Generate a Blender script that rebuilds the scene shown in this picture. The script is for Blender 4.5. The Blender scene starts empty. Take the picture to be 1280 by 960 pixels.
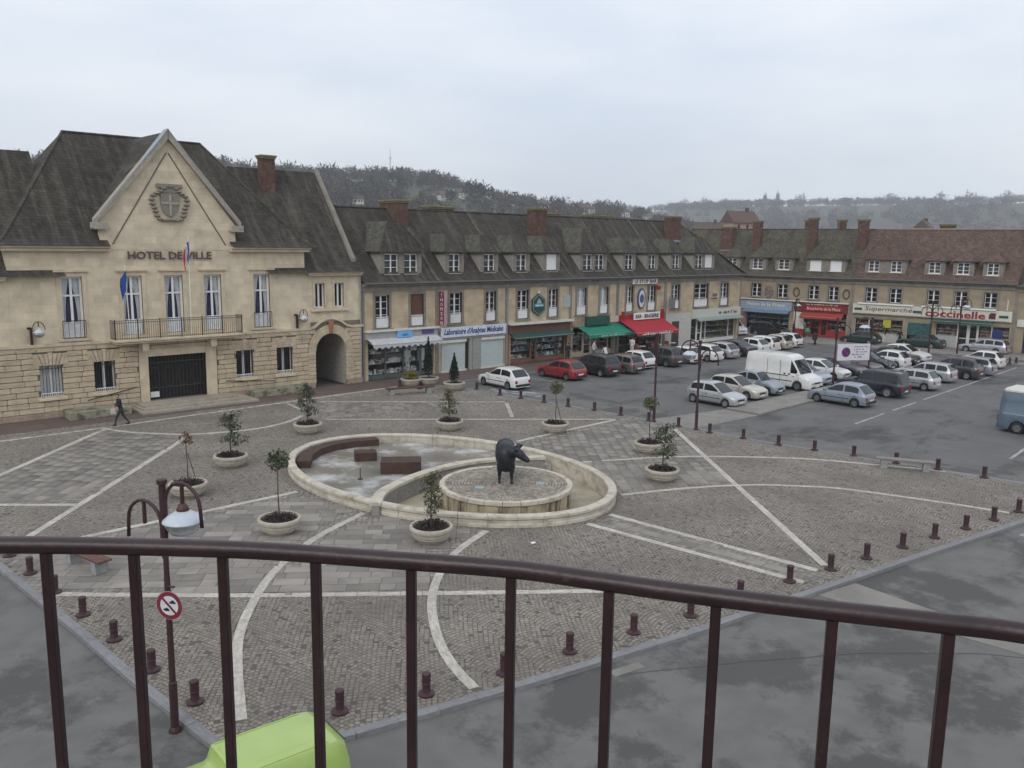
import bpy, bmesh, math, random
import numpy as np
from mathutils import Vector, Matrix
random.seed(7); rng = np.random.default_rng(7)
sc = bpy.context.scene; COL = sc.collection
R = math.radians
# ------------------------------------------------------------------ camera, sky, sun, exposure
EYE = 10.0
YAW, PITCH, ROLL = R(47.325), R(9.441), R(0.848)
cam = bpy.data.cameras.new('camera'); camo = bpy.data.objects.new('camera', cam); COL.objects.link(camo)
cam.sensor_width = 36; cam.lens = 36*1060/1280; cam.clip_start = .05; cam.clip_end = 9000
_f = Vector((math.cos(YAW)*math.cos(PITCH), math.sin(YAW)*math.cos(PITCH), -math.sin(PITCH)))
_r0 = Vector((math.sin(YAW), -math.cos(YAW), 0)); _u0 = _r0.cross(_f)
_r = _r0*math.cos(ROLL)+_u0*math.sin(ROLL); _u = _u0*math.cos(ROLL)-_r0*math.sin(ROLL)
_m = Matrix((_r, _u, -_f)).transposed().to_4x4(); _m.translation = (0, 0, EYE)
camo.matrix_world = _m; sc.camera = camo
SUN_EL, SUN_AZ = R(38), R(205)          # overcast: a soft bright patch of sky high behind the town hall's left
wd = bpy.data.worlds.new('World'); sc.world = wd; wd.use_nodes = True
nt = wd.node_tree; nt.nodes.clear()
def N(t, ty, **kw):
    n = t.nodes.new(ty)
    for k, v in kw.items(): setattr(n, k, v)
    return n
sky = N(nt, 'ShaderNodeTexSky', sky_type='NISHITA', sun_disc=False, sun_elevation=SUN_EL, sun_rotation=math.pi/2-SUN_AZ)
tcw = N(nt, 'ShaderNodeTexCoord'); mpw = N(nt, 'ShaderNodeMapping'); mpw.inputs['Scale'].default_value = (1.5, 1.5, 5.5)
nz = N(nt, 'ShaderNodeTexNoise'); nz.inputs['Scale'].default_value = 1.3; nz.inputs['Detail'].default_value = 6; nz.inputs['Roughness'].default_value = .52
cr = N(nt, 'ShaderNodeValToRGB'); cr.color_ramp.elements[0].position = .34; cr.color_ramp.elements[1].position = .68
cr.color_ramp.elements[0].color = (5.9, 6.5, 7.5, 1); cr.color_ramp.elements[1].color = (8.5, 8.6, 8.8, 1)
mxw = N(nt, 'ShaderNodeMixRGB'); mxw.inputs[0].default_value = .93
bg = N(nt, 'ShaderNodeBackground'); bg.inputs[1].default_value = .1
ow = N(nt, 'ShaderNodeOutputWorld'); L = nt.links.new
L(tcw.outputs['Generated'], mpw.inputs[0]); L(mpw.outputs[0], nz.inputs['Vector']); L(nz.outputs['Fac'], cr.inputs[0])
L(sky.outputs[0], mxw.inputs[1]); L(cr.outputs[0], mxw.inputs[2]); L(mxw.outputs[0], bg.inputs[0]); L(bg.outputs[0], ow.inputs[0])
sl = bpy.data.lights.new('sun', 'SUN'); sl.energy = .7; sl.angle = R(25); sl.color = (1, .96, .9)
so = bpy.data.objects.new('sun', sl); COL.objects.link(so)
so.rotation_euler = Vector((math.cos(SUN_AZ)*math.cos(SUN_EL), math.sin(SUN_AZ)*math.cos(SUN_EL), math.sin(SUN_EL))).to_track_quat('Z', 'Y').to_euler()
vs = sc.view_settings; vs.view_transform = 'Standard'; vs.look = 'None'; vs.exposure = .46; vs.gamma = 1; vs.use_curve_mapping = False
sc.cycles.use_denoising = True; sc.cycles.max_bounces = 6; sc.cycles.volume_bounces = 1; sc.cycles.transparent_max_bounces = 12

# ------------------------------------------------------------------ pixel to ground (used for positions on the ground plane)
_M = np.array([list(_r), list(_u), list(_f)])
def ray(px, py):
    return ((px-640)*_M[0] - (py-480)*_M[1] + 1060*_M[2])
def gp(px, py, z=0.0):
    d = ray(px, py); t = (z-EYE)/d[2]; return (float(d[0]*t), float(d[1]*t))

# ------------------------------------------------------------------ materials
MT = {}
def mat(name, col, rough=.8, metal=0, var=.12, scale=6, bump=0, bscale=40, coat=0, spec=.5, island=0, objr=0, kind=None, dirt=None):
    if name in MT: return MT[name]
    m = bpy.data.materials.new(name); m.use_nodes = True; t = m.node_tree; l = t.links.new
    b = t.nodes['Principled BSDF']; b.inputs['Roughness'].default_value = rough; b.inputs['Metallic'].default_value = metal
    b.inputs['Specular IOR Level'].default_value = spec; b.inputs['Coat Weight'].default_value = coat
    tc = N(t, 'ShaderNodeTexCoord'); n = N(t, 'ShaderNodeTexNoise'); n.inputs['Scale'].default_value = scale; n.inputs['Detail'].default_value = 5
    co = tc.outputs['Object']
    if objr:                                     # alike pieces share a mesh: shift the grain by where each one lies
        oi = N(t, 'ShaderNodeObjectInfo'); va = N(t, 'ShaderNodeVectorMath', operation='ADD'); l(co, va.inputs[0]); l(oi.outputs['Location'], va.inputs[1]); co = va.outputs[0]
    l(co, n.inputs['Vector'])
    rp = N(t, 'ShaderNodeMapRange'); rp.inputs['From Min'].default_value = .3; rp.inputs['From Max'].default_value = .7
    rp.inputs['To Min'].default_value = 1-var; rp.inputs['To Max'].default_value = 1+var; l(n.outputs['Fac'], rp.inputs['Value'])
    val = rp.outputs[0]
    def mul(a, bsock):
        q = N(t, 'ShaderNodeMath', operation='MULTIPLY'); l(a, q.inputs[0]); l(bsock, q.inputs[1]); return q.outputs[0]
    if island or objr:
        src = N(t, 'ShaderNodeNewGeometry').outputs['Random Per Island'] if island else N(t, 'ShaderNodeObjectInfo').outputs['Random']
        am = island or objr
        r2 = N(t, 'ShaderNodeMapRange'); r2.inputs['To Min'].default_value = 1-am; r2.inputs['To Max'].default_value = 1+am; l(src, r2.inputs['Value'])
        val = mul(val, r2.outputs[0])
    vm = N(t, 'ShaderNodeVectorMath', operation='SCALE'); vm.inputs[0].default_value = col[:3]; l(val, vm.inputs['Scale'])
    out = vm.outputs[0]
    if dirt:                                     # a second colour in patches with a shape of their own
        dcol, dsc, lo, hi = dirt[:4]; mpd = N(t, 'ShaderNodeMapping'); mpd.inputs['Scale'].default_value = dirt[4] if len(dirt) > 4 else (1, 1, 1)
        n3 = N(t, 'ShaderNodeTexNoise'); n3.inputs['Scale'].default_value = dsc; n3.inputs['Detail'].default_value = 7; n3.inputs['Roughness'].default_value = dirt[5] if len(dirt) > 5 else .62
        l(co, mpd.inputs[0]); l(mpd.outputs[0], n3.inputs['Vector'])
        r3 = N(t, 'ShaderNodeMapRange'); r3.inputs['From Min'].default_value = lo; r3.inputs['From Max'].default_value = hi; l(n3.outputs['Fac'], r3.inputs['Value'])
        mx = N(t, 'ShaderNodeMixRGB'); l(r3.outputs[0], mx.inputs[0]); l(out, mx.inputs[1]); mx.inputs[2].default_value = (*dcol, 1); out = mx.outputs[0]
    hgt = None
    if kind:                                     # 'ashlar' / 'tiles' / 'brick': courses too small to build
        br = N(t, 'ShaderNodeTexBrick'); mp = N(t, 'ShaderNodeCombineXYZ'); sx = N(t, 'ShaderNodeSeparateXYZ'); l(tc.outputs['Object'], sx.inputs[0])
        bw, bh, mo, rv, mort = dict(ashlar=(.9, .42, .008, .17, .86), tiles=(.22, .17, .012, .5, .6), brick=(.24, .08, .012, .4, 1.2))[kind]
        add = N(t, 'ShaderNodeMath', operation='ADD'); l(sx.outputs[0], add.inputs[0]); l(sx.outputs[1], add.inputs[1])
        l(add.outputs[0], mp.inputs[0]); l(sx.outputs[2], mp.inputs[1]); l(mp.outputs[0], br.inputs['Vector'])
        br.inputs['Scale'].default_value = 1; br.inputs['Brick Width'].default_value = bw; br.inputs['Row Height'].default_value = bh; br.inputs['Mortar Size'].default_value = mo
        br.inputs['Color1'].default_value = (1-rv/2,)*3+(1,); br.inputs['Color2'].default_value = (1+rv/2,)*3+(1,); br.inputs['Mortar'].default_value = (mort,)*3+(1,)
        mm = N(t, 'ShaderNodeMixRGB', blend_type='MULTIPLY'); mm.inputs[0].default_value = 1; l(out, mm.inputs[1]); l(br.outputs['Color'], mm.inputs[2]); out = mm.outputs[0]
        hgt = br.outputs['Fac']
    l(out, b.inputs['Base Color'])
    if bump or hgt:
        bp = N(t, 'ShaderNodeBump'); bp.inputs['Strength'].default_value = bump or .4; bp.inputs['Distance'].default_value = .02
        if hgt: bp.invert = True; l(hgt, bp.inputs['Height'])
        else:
            n2 = N(t, 'ShaderNodeTexNoise'); n2.inputs['Scale'].default_value = bscale; n2.inputs['Detail'].default_value = 4; l(co, n2.inputs['Vector']); l(n2.outputs['Fac'], bp.inputs['Height'])
        l(bp.outputs[0], b.inputs['Normal'])
    MT[name] = m; return m
def glass_mat(name, tint=(.9, .95, .95), refl=.16):
    m = bpy.data.materials.new(name); m.use_nodes = True; t = m.node_tree; t.nodes.clear(); l = t.links.new
    tr = N(t, 'ShaderNodeBsdfTransparent'); tr.inputs[0].default_value = (*tint, 1); gl = N(t, 'ShaderNodeBsdfGlossy'); gl.inputs['Roughness'].default_value = .03
    lw = N(t, 'ShaderNodeLayerWeight'); pw = N(t, 'ShaderNodeMath', operation='POWER'); pw.inputs[1].default_value = 4; l(lw.outputs['Facing'], pw.inputs[0])
    ad = N(t, 'ShaderNodeMath', operation='ADD'); ad.inputs[1].default_value = refl; ad.use_clamp = True
    mx = N(t, 'ShaderNodeMixShader'); o = N(t, 'ShaderNodeOutputMaterial')
    l(pw.outputs[0], ad.inputs[0]); l(ad.outputs[0], mx.inputs[0]); l(tr.outputs[0], mx.inputs[1]); l(gl.outputs[0], mx.inputs[2]); l(mx.outputs[0], o.inputs[0])
    MT[name] = m; return m
GLASS = glass_mat('window_glass', (.93, .95, .95), .07); CGLASS = mat('car_glass', (.016, .019, .021), .05, var=.02)
CREAM = mat('cream_ashlar', (.635, .54, .395), .9, var=.14, scale=1.3, kind='ashlar', bump=.25, dirt=((.46, .385, .275), .7, .52, .85, (1, 1, .6)))
CREAMP = mat('cream_stone', (.59, .495, .355), .9, var=.14, scale=2, bump=.2, dirt=((.36, .31, .24), .9, .55, .85))
BOSS = mat('rusticated_stone', (.50, .41, .29), .92, var=.16, scale=3, objr=.10, bump=.5, bscale=18, dirt=((.27, .235, .18), .8, .58, .9))
JOINT = mat('stone_joint', (.19, .155, .112), .95, var=.2)
ROWW = mat('yellow_ashlar', (.49, .395, .265), .92, var=.16, scale=1.1, kind='ashlar', bump=.2, dirt=((.32, .27, .2), .6, .5, .8))
ROWG = mat('grey_stone', (.235, .21, .18), .92, var=.16, scale=2, bump=.25, dirt=((.15, .135, .12), .9, .5, .8))
BACKW = mat('brown_stone', (.325, .265, .185), .92, var=.14, scale=1.2, kind='ashlar', bump=.2, dirt=((.24, .2, .15), .6, .5, .8))
ROOF = mat('old_roof_tiles', (.046, .040, .032), .95, var=.3, scale=1.4, kind='tiles', bump=.6, dirt=((.115, .105, .083), 1.0, .47, .76, (2.4, .22, .22)))
ROOFM = mat('mossy_roof_tiles', (.088, .078, .056), .95, var=.25, scale=1.2, kind='tiles', bump=.6, dirt=((.05, .044, .036), .8, .5, .75, (1, .4, .4)))
ROOFR = mat('brown_roof_tiles', (.118, .076, .06), .95, var=.2, scale=1.4, kind='tiles', bump=.5, dirt=((.11, .085, .07), .9, .5, .8))
BRICK = mat('red_brick', (.105, .055, .041), .9, var=.25, scale=3, kind='brick', bump=.3, dirt=((.14, .1, .08), 1.5, .5, .8))
LICH = mat('lichen_cap', (.2, .18, .1), .95, var=.4, scale=9, bump=.5)
WHITE = mat('white_paint', (.78, .78, .77), .5, var=.06)
OFFW = mat('off_white_panel', (.62, .61, .55), .6, var=.1, scale=3)
GUTT = mat('lead_gutter', (.10, .10, .098), .6, var=.15)
GREYP = mat('grey_paint', (.3, .3, .29), .6, var=.1)
ZINC = mat('zinc', (.3, .33, .36), .5, metal=.3, var=.15)
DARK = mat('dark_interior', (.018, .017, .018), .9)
ROOM = mat('room_wall', (.12, .1, .08), .9)
IRON = mat('black_iron', (.02, .02, .022), .5, var=.2)
BURG = mat('burgundy_paint', (.047, .021, .025), .5, var=.2, scale=12, spec=.4)
RAILM = mat('rail_paint', (.024, .0092, .0108), .36, var=.3, scale=14, bump=.06, bscale=60, dirt=((.055, .028, .026), 26, .62, .74))
WOODD = mat('dark_wood', (.07, .035, .022), .7, var=.3, scale=8)
BROWNP = mat('brown_fascia', (.14, .065, .045), .6, var=.15)
GREENP = mat('green_panel', (.012, .075, .055), .5, var=.1)
GREENC = mat('green_canvas', (.012, .20, .13), .8, var=.1, scale=2)
REDC = mat('red_canvas', (.36, .018, .032), .8, var=.12, scale=2)
REDP = mat('red_paint', (.33, .03, .03), .5, var=.12)
BLUEP = mat('blue_paint', (.10, .2, .36), .5, var=.12); NAVY = mat('navy_paint', (.02, .03, .14), .5); SKYB = mat('light_blue_sign', (.16, .42, .75), .4)
PURP = mat('purple_paint', (.09, .06, .2), .5); BLACKP = mat('black_paint', (.015, .015, .017), .5)
CURT = mat('grey_curtain', (.78, .77, .76), .9, var=.1, scale=10); ROOMDK = mat('violet_room_dark', (.05, .035, .13), .9, var=.2)
CONC = mat('cast_stone', (.42, .38, .315), .9, var=.16, scale=5, bump=.25, dirt=((.24, .2, .16), 3, .55, .8, (1, 1, 2.5)))
SOIL = mat('dark_soil', (.03, .022, .016), .95, var=.4, scale=12, bump=1, bscale=14)
ASPH = mat('asphalt', (.138, .134, .126), .85, var=.16, scale=1.2, bump=.25, bscale=120, dirt=((.076, .075, .072), .27, .485, .56, (1, 1, 1), .72))
ASPH2 = mat('park_asphalt', (.118, .117, .115), .85, var=.14, scale=.5, bump=.25, bscale=120, dirt=((.055, .055, .056), .25, .52, .62, (.5, 1, 1), .72))
PINKT = mat('pink_tarmac', (.12, .086, .076), .9, var=.14, scale=.8, bump=.2, bscale=100)
MORT = mat('sett_joint_sand', (.105, .093, .077), .95, var=.2, scale=2)
SETT = mat('granite_setts', (.22, .194, .166), .85, var=.2, scale=.35, island=.20, dirt=((.16, .143, .122), .3, .5, .75))
FLAG = mat('grey_flagstone', (.228, .207, .182), .85, var=.16, scale=1.2, objr=.26, bump=.12, bscale=30)
FLAGI = mat('grey_flagstones_far', (.228, .207, .182), .85, var=.14, scale=1.2, island=.24, bump=.12, bscale=30)
LINE = mat('white_limestone', (.47, .44, .385), .85, var=.16, scale=3, objr=.12, dirt=((.28, .255, .22), 2.2, .46, .75))
LINEI = mat('white_limestone_far', (.47, .44, .385), .85, var=.16, scale=3, island=.12, dirt=((.28, .255, .22), 2.2, .46, .75))
KERB = mat('granite_kerb', (.20, .20, .205), .8, var=.15, scale=4, objr=.08, bump=.1)
PALEP = mat('pale_paving', (.225, .21, .19), .88, var=.16, scale=.8, bump=.15, dirt=((.16, .15, .135), .9, .5, .75))
RUST = mat('rusty_steel', (.066, .034, .026), .85, var=.3, scale=3, bump=.2, dirt=((.04, .024, .02), 2, .5, .7))
BRONZE = mat('dark_bronze', (.03, .034, .042), .42, metal=.55, var=.25, scale=4, bump=.08, bscale=30)
ICE = mat('frozen_water', (.215, .20, .17), .22, var=.25, scale=.6, spec=.4, bump=.08, bscale=4, dirt=((.60, .62, .63), .55, .49, .68))
LEAF = mat('evergreen_leaf', (.045, .062, .026), .6, var=.3, island=.5); LEAF2 = mat('olive_leaf', (.10, .105, .05), .6, var=.3, island=.5)
LEAFD = mat('dark_conifer', (.014, .024, .014), .8, var=.3, island=.5); LEAFR = mat('reddish_leaf', (.16, .07, .045), .7, var=.3, island=.4)
COVER = mat('dark_heather', (.035, .022, .022), .85, var=.4, island=.6)
BARK = mat('bark', (.07, .055, .042), .9, var=.3, scale=12)
TYRE = mat('tyre_rubber', (.017, .017, .018), .9); RIM = mat('alloy_rim', (.34, .34, .35), .35, metal=.6); HUBC = mat('steel_rim', (.16, .16, .165), .5, metal=.4)
HEADL = mat('headlight', (.55, .58, .6), .1, metal=.3); TAILL = mat('tail_light', (.30, .012, .018), .2); TRIM = mat('black_trim', (.025, .025, .027), .6); PLATE = mat('number_plate', (.7, .69, .6), .5)
UNDER = mat('car_underside', (.012, .012, .012), .95)
SKIN = mat('skin', (.45, .28, .2), .6); LANT = mat('lantern_shade', (.50, .55, .61), .3, var=.04); 
LGLASS = glass_mat('lantern_glass', (.75, .78, .8), .18)
HILLG = mat('hill_grass', (.052, .056, .032), .95, var=.35, scale=.012, dirt=((.055, .044, .035), .006, .4, .55))
FARW = mat('bare_wood', (.06, .047, .04), .95, var=.2, island=.25); FARW3 = mat('grey_bare_wood', (.07, .06, .054), .95, var=.2, island=.2); FARW4 = mat('rusty_bare_wood', (.072, .045, .032), .95, var=.2, island=.25); FARW2 = mat('far_leafy', (.022, .03, .018), .95, var=.2, island=.4)
HWALL = mat('house_render', (.62, .6, .55), .9, var=.1, objr=.2); HROOF = mat('house_slate', (.10, .075, .065), .9, var=.2, objr=.3)

# ------------------------------------------------------------------ mesh helpers
class MB:
    def __init__(s): s.v = []; s.f = []
    def add(s, vs, fs):
        o = len(s.v); s.v += [tuple(p) for p in vs]; s.f += [tuple(i+o for i in q) for q in fs]; return s
    def box(s, x0, x1, y0, y1, z0, z1):
        return s.add([(x0, y0, z0), (x1, y0, z0), (x1, y1, z0), (x0, y1, z0), (x0, y0, z1), (x1, y0, z1), (x1, y1, z1), (x0, y1, z1)],
                     [(0, 3, 2, 1), (4, 5, 6, 7), (0, 1, 5, 4), (1, 2, 6, 5), (2, 3, 7, 6), (3, 0, 4, 7)])
    def quad(s, *p): return s.add(p, [tuple(range(len(p)))])
    def ext(s, poly, y0, y1):                      # polygon in (u,z), extruded in depth
        n = len(poly); return s.add([(u, y0, z) for u, z in poly]+[(u, y1, z) for u, z in poly],
            [tuple(range(n)), tuple(range(2*n-1, n-1, -1))]+[(i, (i+1) % n, (i+1) % n+n, i+n) for i in range(n)])
    def prism(s, poly, z0, z1):                    # polygon in (x,y), extruded up
        n = len(poly); return s.add([(x, y, z0) for x, y in poly]+[(x, y, z1) for x, y in poly],
            [tuple(range(n-1, -1, -1)), tuple(range(n, 2*n))]+[(i, (i+1) % n, (i+1) % n+n, i+n) for i in range(n)])
    def tube(s, path, r, n=8, cap=True):
        P = [Vector(p) for p in path]; rs = r if isinstance(r, (list, tuple)) else [r]*len(P); o = len(s.v); k = len(P)
        up = Vector((0, 0, 1)); a0 = None
        for i, p in enumerate(P):
            d = (P[min(i+1, k-1)]-P[max(i-1, 0)]).normalized()
            if a0 is None: a0 = d.cross(up) if abs(d.z) < .95 else d.cross(Vector((0, 1, 0)))
            a = (a0-d*a0.dot(d)).normalized(); b = d.cross(a); a0 = a
            for j in range(n):
                t = 2*math.pi*j/n; q = p+(a*math.cos(t)+b*math.sin(t))*rs[i]; s.v.append((q.x, q.y, q.z))
        for i in range(k-1):
            for j in range(n): s.f.append((o+i*n+j, o+i*n+(j+1) % n, o+(i+1)*n+(j+1) % n, o+(i+1)*n+j))
        if cap: s.f.append(tuple(o+j for j in range(n-1, -1, -1))); s.f.append(tuple(o+(k-1)*n+j for j in range(n)))
        return s
    def lathe(s, prof, n=24, c=(0, 0, 0), cap=True):
        o = len(s.v)
        for r, z in prof:
            for j in range(n):
                t = 2*math.pi*j/n; s.v.append((c[0]+r*math.cos(t), c[1]+r*math.sin(t), c[2]+z))
        for i in range(len(prof)-1):
            for j in range(n): s.f.append((o+i*n+j, o+i*n+(j+1) % n, o+(i+1)*n+(j+1) % n, o+(i+1)*n+j))
        if cap: s.f.append(tuple(o+j for j in range(n-1, -1, -1))); s.f.append(tuple(o+(len(prof)-1)*n+j for j in range(n)))
        return s
    def mesh(s, name, m, smooth=False, fix=True, bevel=0):
        me = bpy.data.meshes.new(name); me.from_pydata(s.v, [], s.f)
        if fix or bevel:
            b = bmesh.new(); b.from_mesh(me)
            if bevel: bmesh.ops.bevel(b, geom=b.edges[:], offset=bevel, segments=1, affect='EDGES')
            bmesh.ops.recalc_face_normals(b, faces=b.faces); b.to_mesh(me); b.free()
        if smooth: me.shade_smooth() if smooth is True else me.shade_smooth()
        me.materials.append(m); return me
    def build(s, name, m, parent=None, smooth=False, fix=True, bevel=0, sharp=None):
        me = s.mesh(name, m, smooth or sharp is not None, fix, bevel)
        if sharp is not None: me.set_sharp_from_angle(angle=R(sharp))
        return ob(name, me, parent)
def ob(name, data, parent=None, loc=None, rz=None):
    o = bpy.data.objects.new(name, data); COL.objects.link(o)
    if parent: o.parent = parent
    if loc: o.location = loc
    if rz is not None: o.rotation_euler = (0, 0, rz)
    return o
def tag(o, label=None, cat=None, group=None, kind=None):
    if label: o['label'] = label
    if cat: o['category'] = cat
    if group: o['group'] = group
    if kind: o['kind'] = kind
    return o
def thing(name, label, cat, loc=(0, 0, 0), rz=0, group=None):
    o = ob(name, None, None, loc, rz); o.empty_display_size = .3; return tag(o, label, cat, group)
def copy_tree(o, parent=None):
    c = o.copy(); COL.objects.link(c); c.parent = parent
    for ch in list(o.children): copy_tree(ch, c)
    return c
def npmesh(name, V, Q, m, smooth=False):            # big meshes: V (n,3), Q (k,4) or (k,3)
    me = bpy.data.meshes.new(name); V = np.asarray(V, np.float32); Q = np.asarray(Q, np.int32); k, c = Q.shape
    me.vertices.add(len(V)); me.vertices.foreach_set('co', V.ravel()); me.loops.add(k*c); me.loops.foreach_set('vertex_index', Q.ravel())
    me.polygons.add(k); me.polygons.foreach_set('loop_start', np.arange(0, k*c, c, dtype=np.int32)); me.polygons.foreach_set('loop_total', np.full(k, c, np.int32))
    me.update(calc_edges=True); me.validate(); me.materials.append(m)
    return me
def text(body, name, m, parent, u, y, z, size, width=None, shear=0, depth=.015, bold=0, vertical=False, flip=1):
    cu = bpy.data.curves.new('t', 'FONT'); cu.body = body; cu.size = size; cu.extrude = depth/2; cu.shear = shear; cu.offset = bold; cu.align_x = 'CENTER'; cu.align_y = 'CENTER'; cu.resolution_u = 2
    if vertical: cu.space_line = .82
    t = bpy.data.objects.new('t', cu); COL.objects.link(t)
    bpy.context.view_layer.update(); dg = bpy.context.evaluated_depsgraph_get(); me = bpy.data.meshes.new_from_object(t.evaluated_get(dg))
    bpy.data.objects.remove(t); bpy.data.curves.remove(cu); me.materials.clear(); me.materials.append(m); me.name = name
    co = np.zeros(len(me.vertices)*3); me.vertices.foreach_get('co', co); co = co.reshape(-1, 3)
    w = np.ptp(co[:, 0]); k = (width/w) if width else 1
    cx = (co[:, 0].max()+co[:, 0].min())/2; cy = (co[:, 1].max()+co[:, 1].min())/2
    new = np.stack([u+(co[:, 0]-cx)*k, y-co[:, 2], z+(co[:, 1]-cy)], 1); me.vertices.foreach_set('co', new.ravel()); me.update()
    return ob(name, me, parent)
def pip(P, poly):                                    # points in polygon
    P = np.asarray(P); x, y = P[:, 0], P[:, 1]; ins = np.zeros(len(P), bool); n = len(poly)
    for i in range(n):
        x0, y0 = poly[i]; x1, y1 = poly[(i+1) % n]
        if y0 == y1: continue
        c = ((y0 > y) != (y1 > y)) & (x < (x1-x0)*(y-y0)/(y1-y0)+x0); ins ^= c
    return ins
# ================================================================== THE SETTING
ROADZ = -.10
g0 = MB(); 
g0.quad((-4500, -4500, ROADZ-.6), (4500, -4500, ROADZ-.6), (4500, 4500, ROADZ-.6), (-4500, 4500, ROADZ-.6)); tag(g0.build('ground', HILLG, fix=False), kind='structure')
rd = MB()                                            # open under the basin of the fountain
for x0, x1, y0, y1 in ((-60, 16, -40, 110), (28, 120, -40, 110), (16, 28, -40, 19.5), (16, 28, 37, 110)): rd.quad((x0, y0, ROADZ), (x1, y0, ROADZ), (x1, y1, ROADZ), (x0, y1, ROADZ))
tag(rd.build('road', ASPH, fix=False), kind='structure')
pk = MB(); pk.quad((41.9, 13, ROADZ+.004), (84, 13, ROADZ+.004), (84, 47, ROADZ+.004), (41.9, 47, ROADZ+.004)); tag(pk.build('parking_lot', ASPH2, fix=False), kind='structure')
# painted bay marks and tyre-worn strip of the parking
mk = MB()
for a, b in [((47.5, 22.0), (52, 22.3)), ((53.5, 22.4), (57.5, 22.65)), ((59, 22.75), (82, 24.1))]:
    d = Vector((b[0]-a[0], b[1]-a[1], 0)).normalized(); n = Vector((-d.y, d.x, 0))*.07; z = ROADZ+.008
    mk.quad((a[0]-n.x, a[1]-n.y, z), (b[0]-n.x, b[1]-n.y, z), (b[0]+n.x, b[1]+n.y, z), (a[0]+n.x, a[1]+n.y, z))
for k in range(13):
    x = 44.2+2.9*k; z = ROADZ+.008
    mk.quad((x, 42.2, z), (x+.1, 42.2, z), (x+.1, 46.6, z), (x, 46.6, z))
tag(mk.build('parking_marking', mat('worn_white_paint', (.33, .33, .33), .8, var=.4, scale=3), fix=False), kind='structure')
tag(MB().quad((51.5, 13.6, ROADZ+.008), (60, 14.6, ROADZ+.008), (60, 14.75, ROADZ+.008), (51.5, 13.75, ROADZ+.008)).quad((45.5, 13.1, ROADZ+.008), (50.2, 13.5, ROADZ+.008), (50.2, 13.65, ROADZ+.008), (45.5, 13.25, ROADZ+.008)).build('road_marking', MT['worn_white_paint'], fix=False), kind='structure')
# zebra crossing at the front right corner of the plaza, gutter of pale setts
zb = MB()
for k in range(5): zb.quad((32.8+.0*k+k*.9, 7.4-.17*k, ROADZ+.006), (33.3+k*.9, 7.3-.17*k, ROADZ+.006), (33.8+k*.9, 9.0-.17*k, ROADZ+.006), (33.3+k*.9, 9.1-.17*k, ROADZ+.006))
tag(zb.build('zebra_crossing', MT['worn_white_paint'], fix=False), kind='structure')
tag(MB().prism([(22.7, 11.2), (24.4, 10.9), (23.9, 5.2), (23.3, 4.8)], ROADZ, ROADZ+.02).build('gutter', PALEP), kind='structure')
tag(MB().prism([(23.3, 9.2), (23.5, 9.2), (27.5, 2.2), (27.3, 2.1)], ROADZ, ROADZ+.025).build('gutter', LINEI), kind='structure')
dr = MB(); dr.prism([(14.6, 12.28), (15.5, 12.1), (15.43, 11.82), (14.53, 12.0)], ROADZ, ROADZ+.012); tag(dr.build('drain_cover', PALEP), kind='structure')
for P in ([(14.9, 11.9), (17.5, 10.4), (20.3, 8.6), (22.5, 6.6), (25, 3)], [(42, 20.2), (52, 20.8), (60, 21.3)], [(41.5, 16.5), (50, 18.6), (58, 19.2)], [(40.2, 31), (46.5, 26.6), (56, 25.2)]):
    cl = MB(); P = [(x+random.uniform(-.03, .03), y+random.uniform(-.03, .03)) for a, b in zip(P, P[1:]) for k in range(8) for x, y in [(a[0]+(b[0]-a[0])*k/8, a[1]+(b[1]-a[1])*k/8)]]
    for a, b in zip(P, P[1:]):
        d = Vector((b[0]-a[0], b[1]-a[1], 0)).normalized(); n = Vector((-d.y, d.x, 0))*.014; cl.quad((a[0]-n.x, a[1]-n.y, ROADZ+.006), (b[0]-n.x, b[1]-n.y, ROADZ+.006), (b[0]+n.x, b[1]+n.y, ROADZ+.006), (a[0]+n.x, a[1]+n.y, ROADZ+.006))
    tag(cl.build('road_joint', mat('tar_joint', (.062, .06, .057), .8), fix=False), kind='structure')
# ---- plaza
PL = [(6.3, 15.3), (6.65, 14.55), (8.6, 13.95), (17.5, 12.25), (35.6, 9.45), (41.0, 8.7), (40.7, 11.0), (39.3, 18.5), (38.7, 23), (38.55, 28), (38.3, 32), (37.7, 37.5), (37.2, 43.2), (36.6, 46.6), (36.6, 48.4), (-6, 48.4), (-6, 47), (4.6, 46), (5.25, 29), (5.75, 22.7), (6.0, 18.7)]
pav = tag(MB().prism([(-6, 48.4), (82, 48.4), (82, 51.6), (-6, 51.6)], ROADZ-.02, .0).build('pavement', PINKT), kind='structure')
tag(MB().prism([(36.6, 47.2), (82, 47.2), (82, 48.4), (36.6, 48.4)], ROADZ-.02, -.002).build('pavement', PINKT), kind='structure')
tag(MB().prism([(82.0, 46.9), (82, 60), (80.5, 60), (80.5, 46.9)], ROADZ-.02, -.004).build('pavement', PALEP), kind='structure')
FC, FA, FB, FR = (21.86, 28.0), 5.4, 8.0, R(9.5)
def ell(t, k=0.0):
    a, b = (FA+k)*math.cos(t), (FB+k)*math.sin(t); return (FC[0]+a*math.cos(FR)-b*math.sin(FR), FC[1]+a*math.sin(FR)+b*math.cos(FR))
i0 = min(range(len(PL)), key=lambda i: (PL[i][0]-17.5)**2+(PL[i][1]-12.25)**2); hole = [ell(-2*math.pi*i/48-R(100), -.15) for i in range(49)]
plz = MB(); plz.prism(PL[:i0+1]+hole+PL[i0:], ROADZ-.02, -.006); plaza = tag(plz.build('plaza', MORT, fix=False), kind='structure')   # the slab has an opening for the basin
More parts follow.
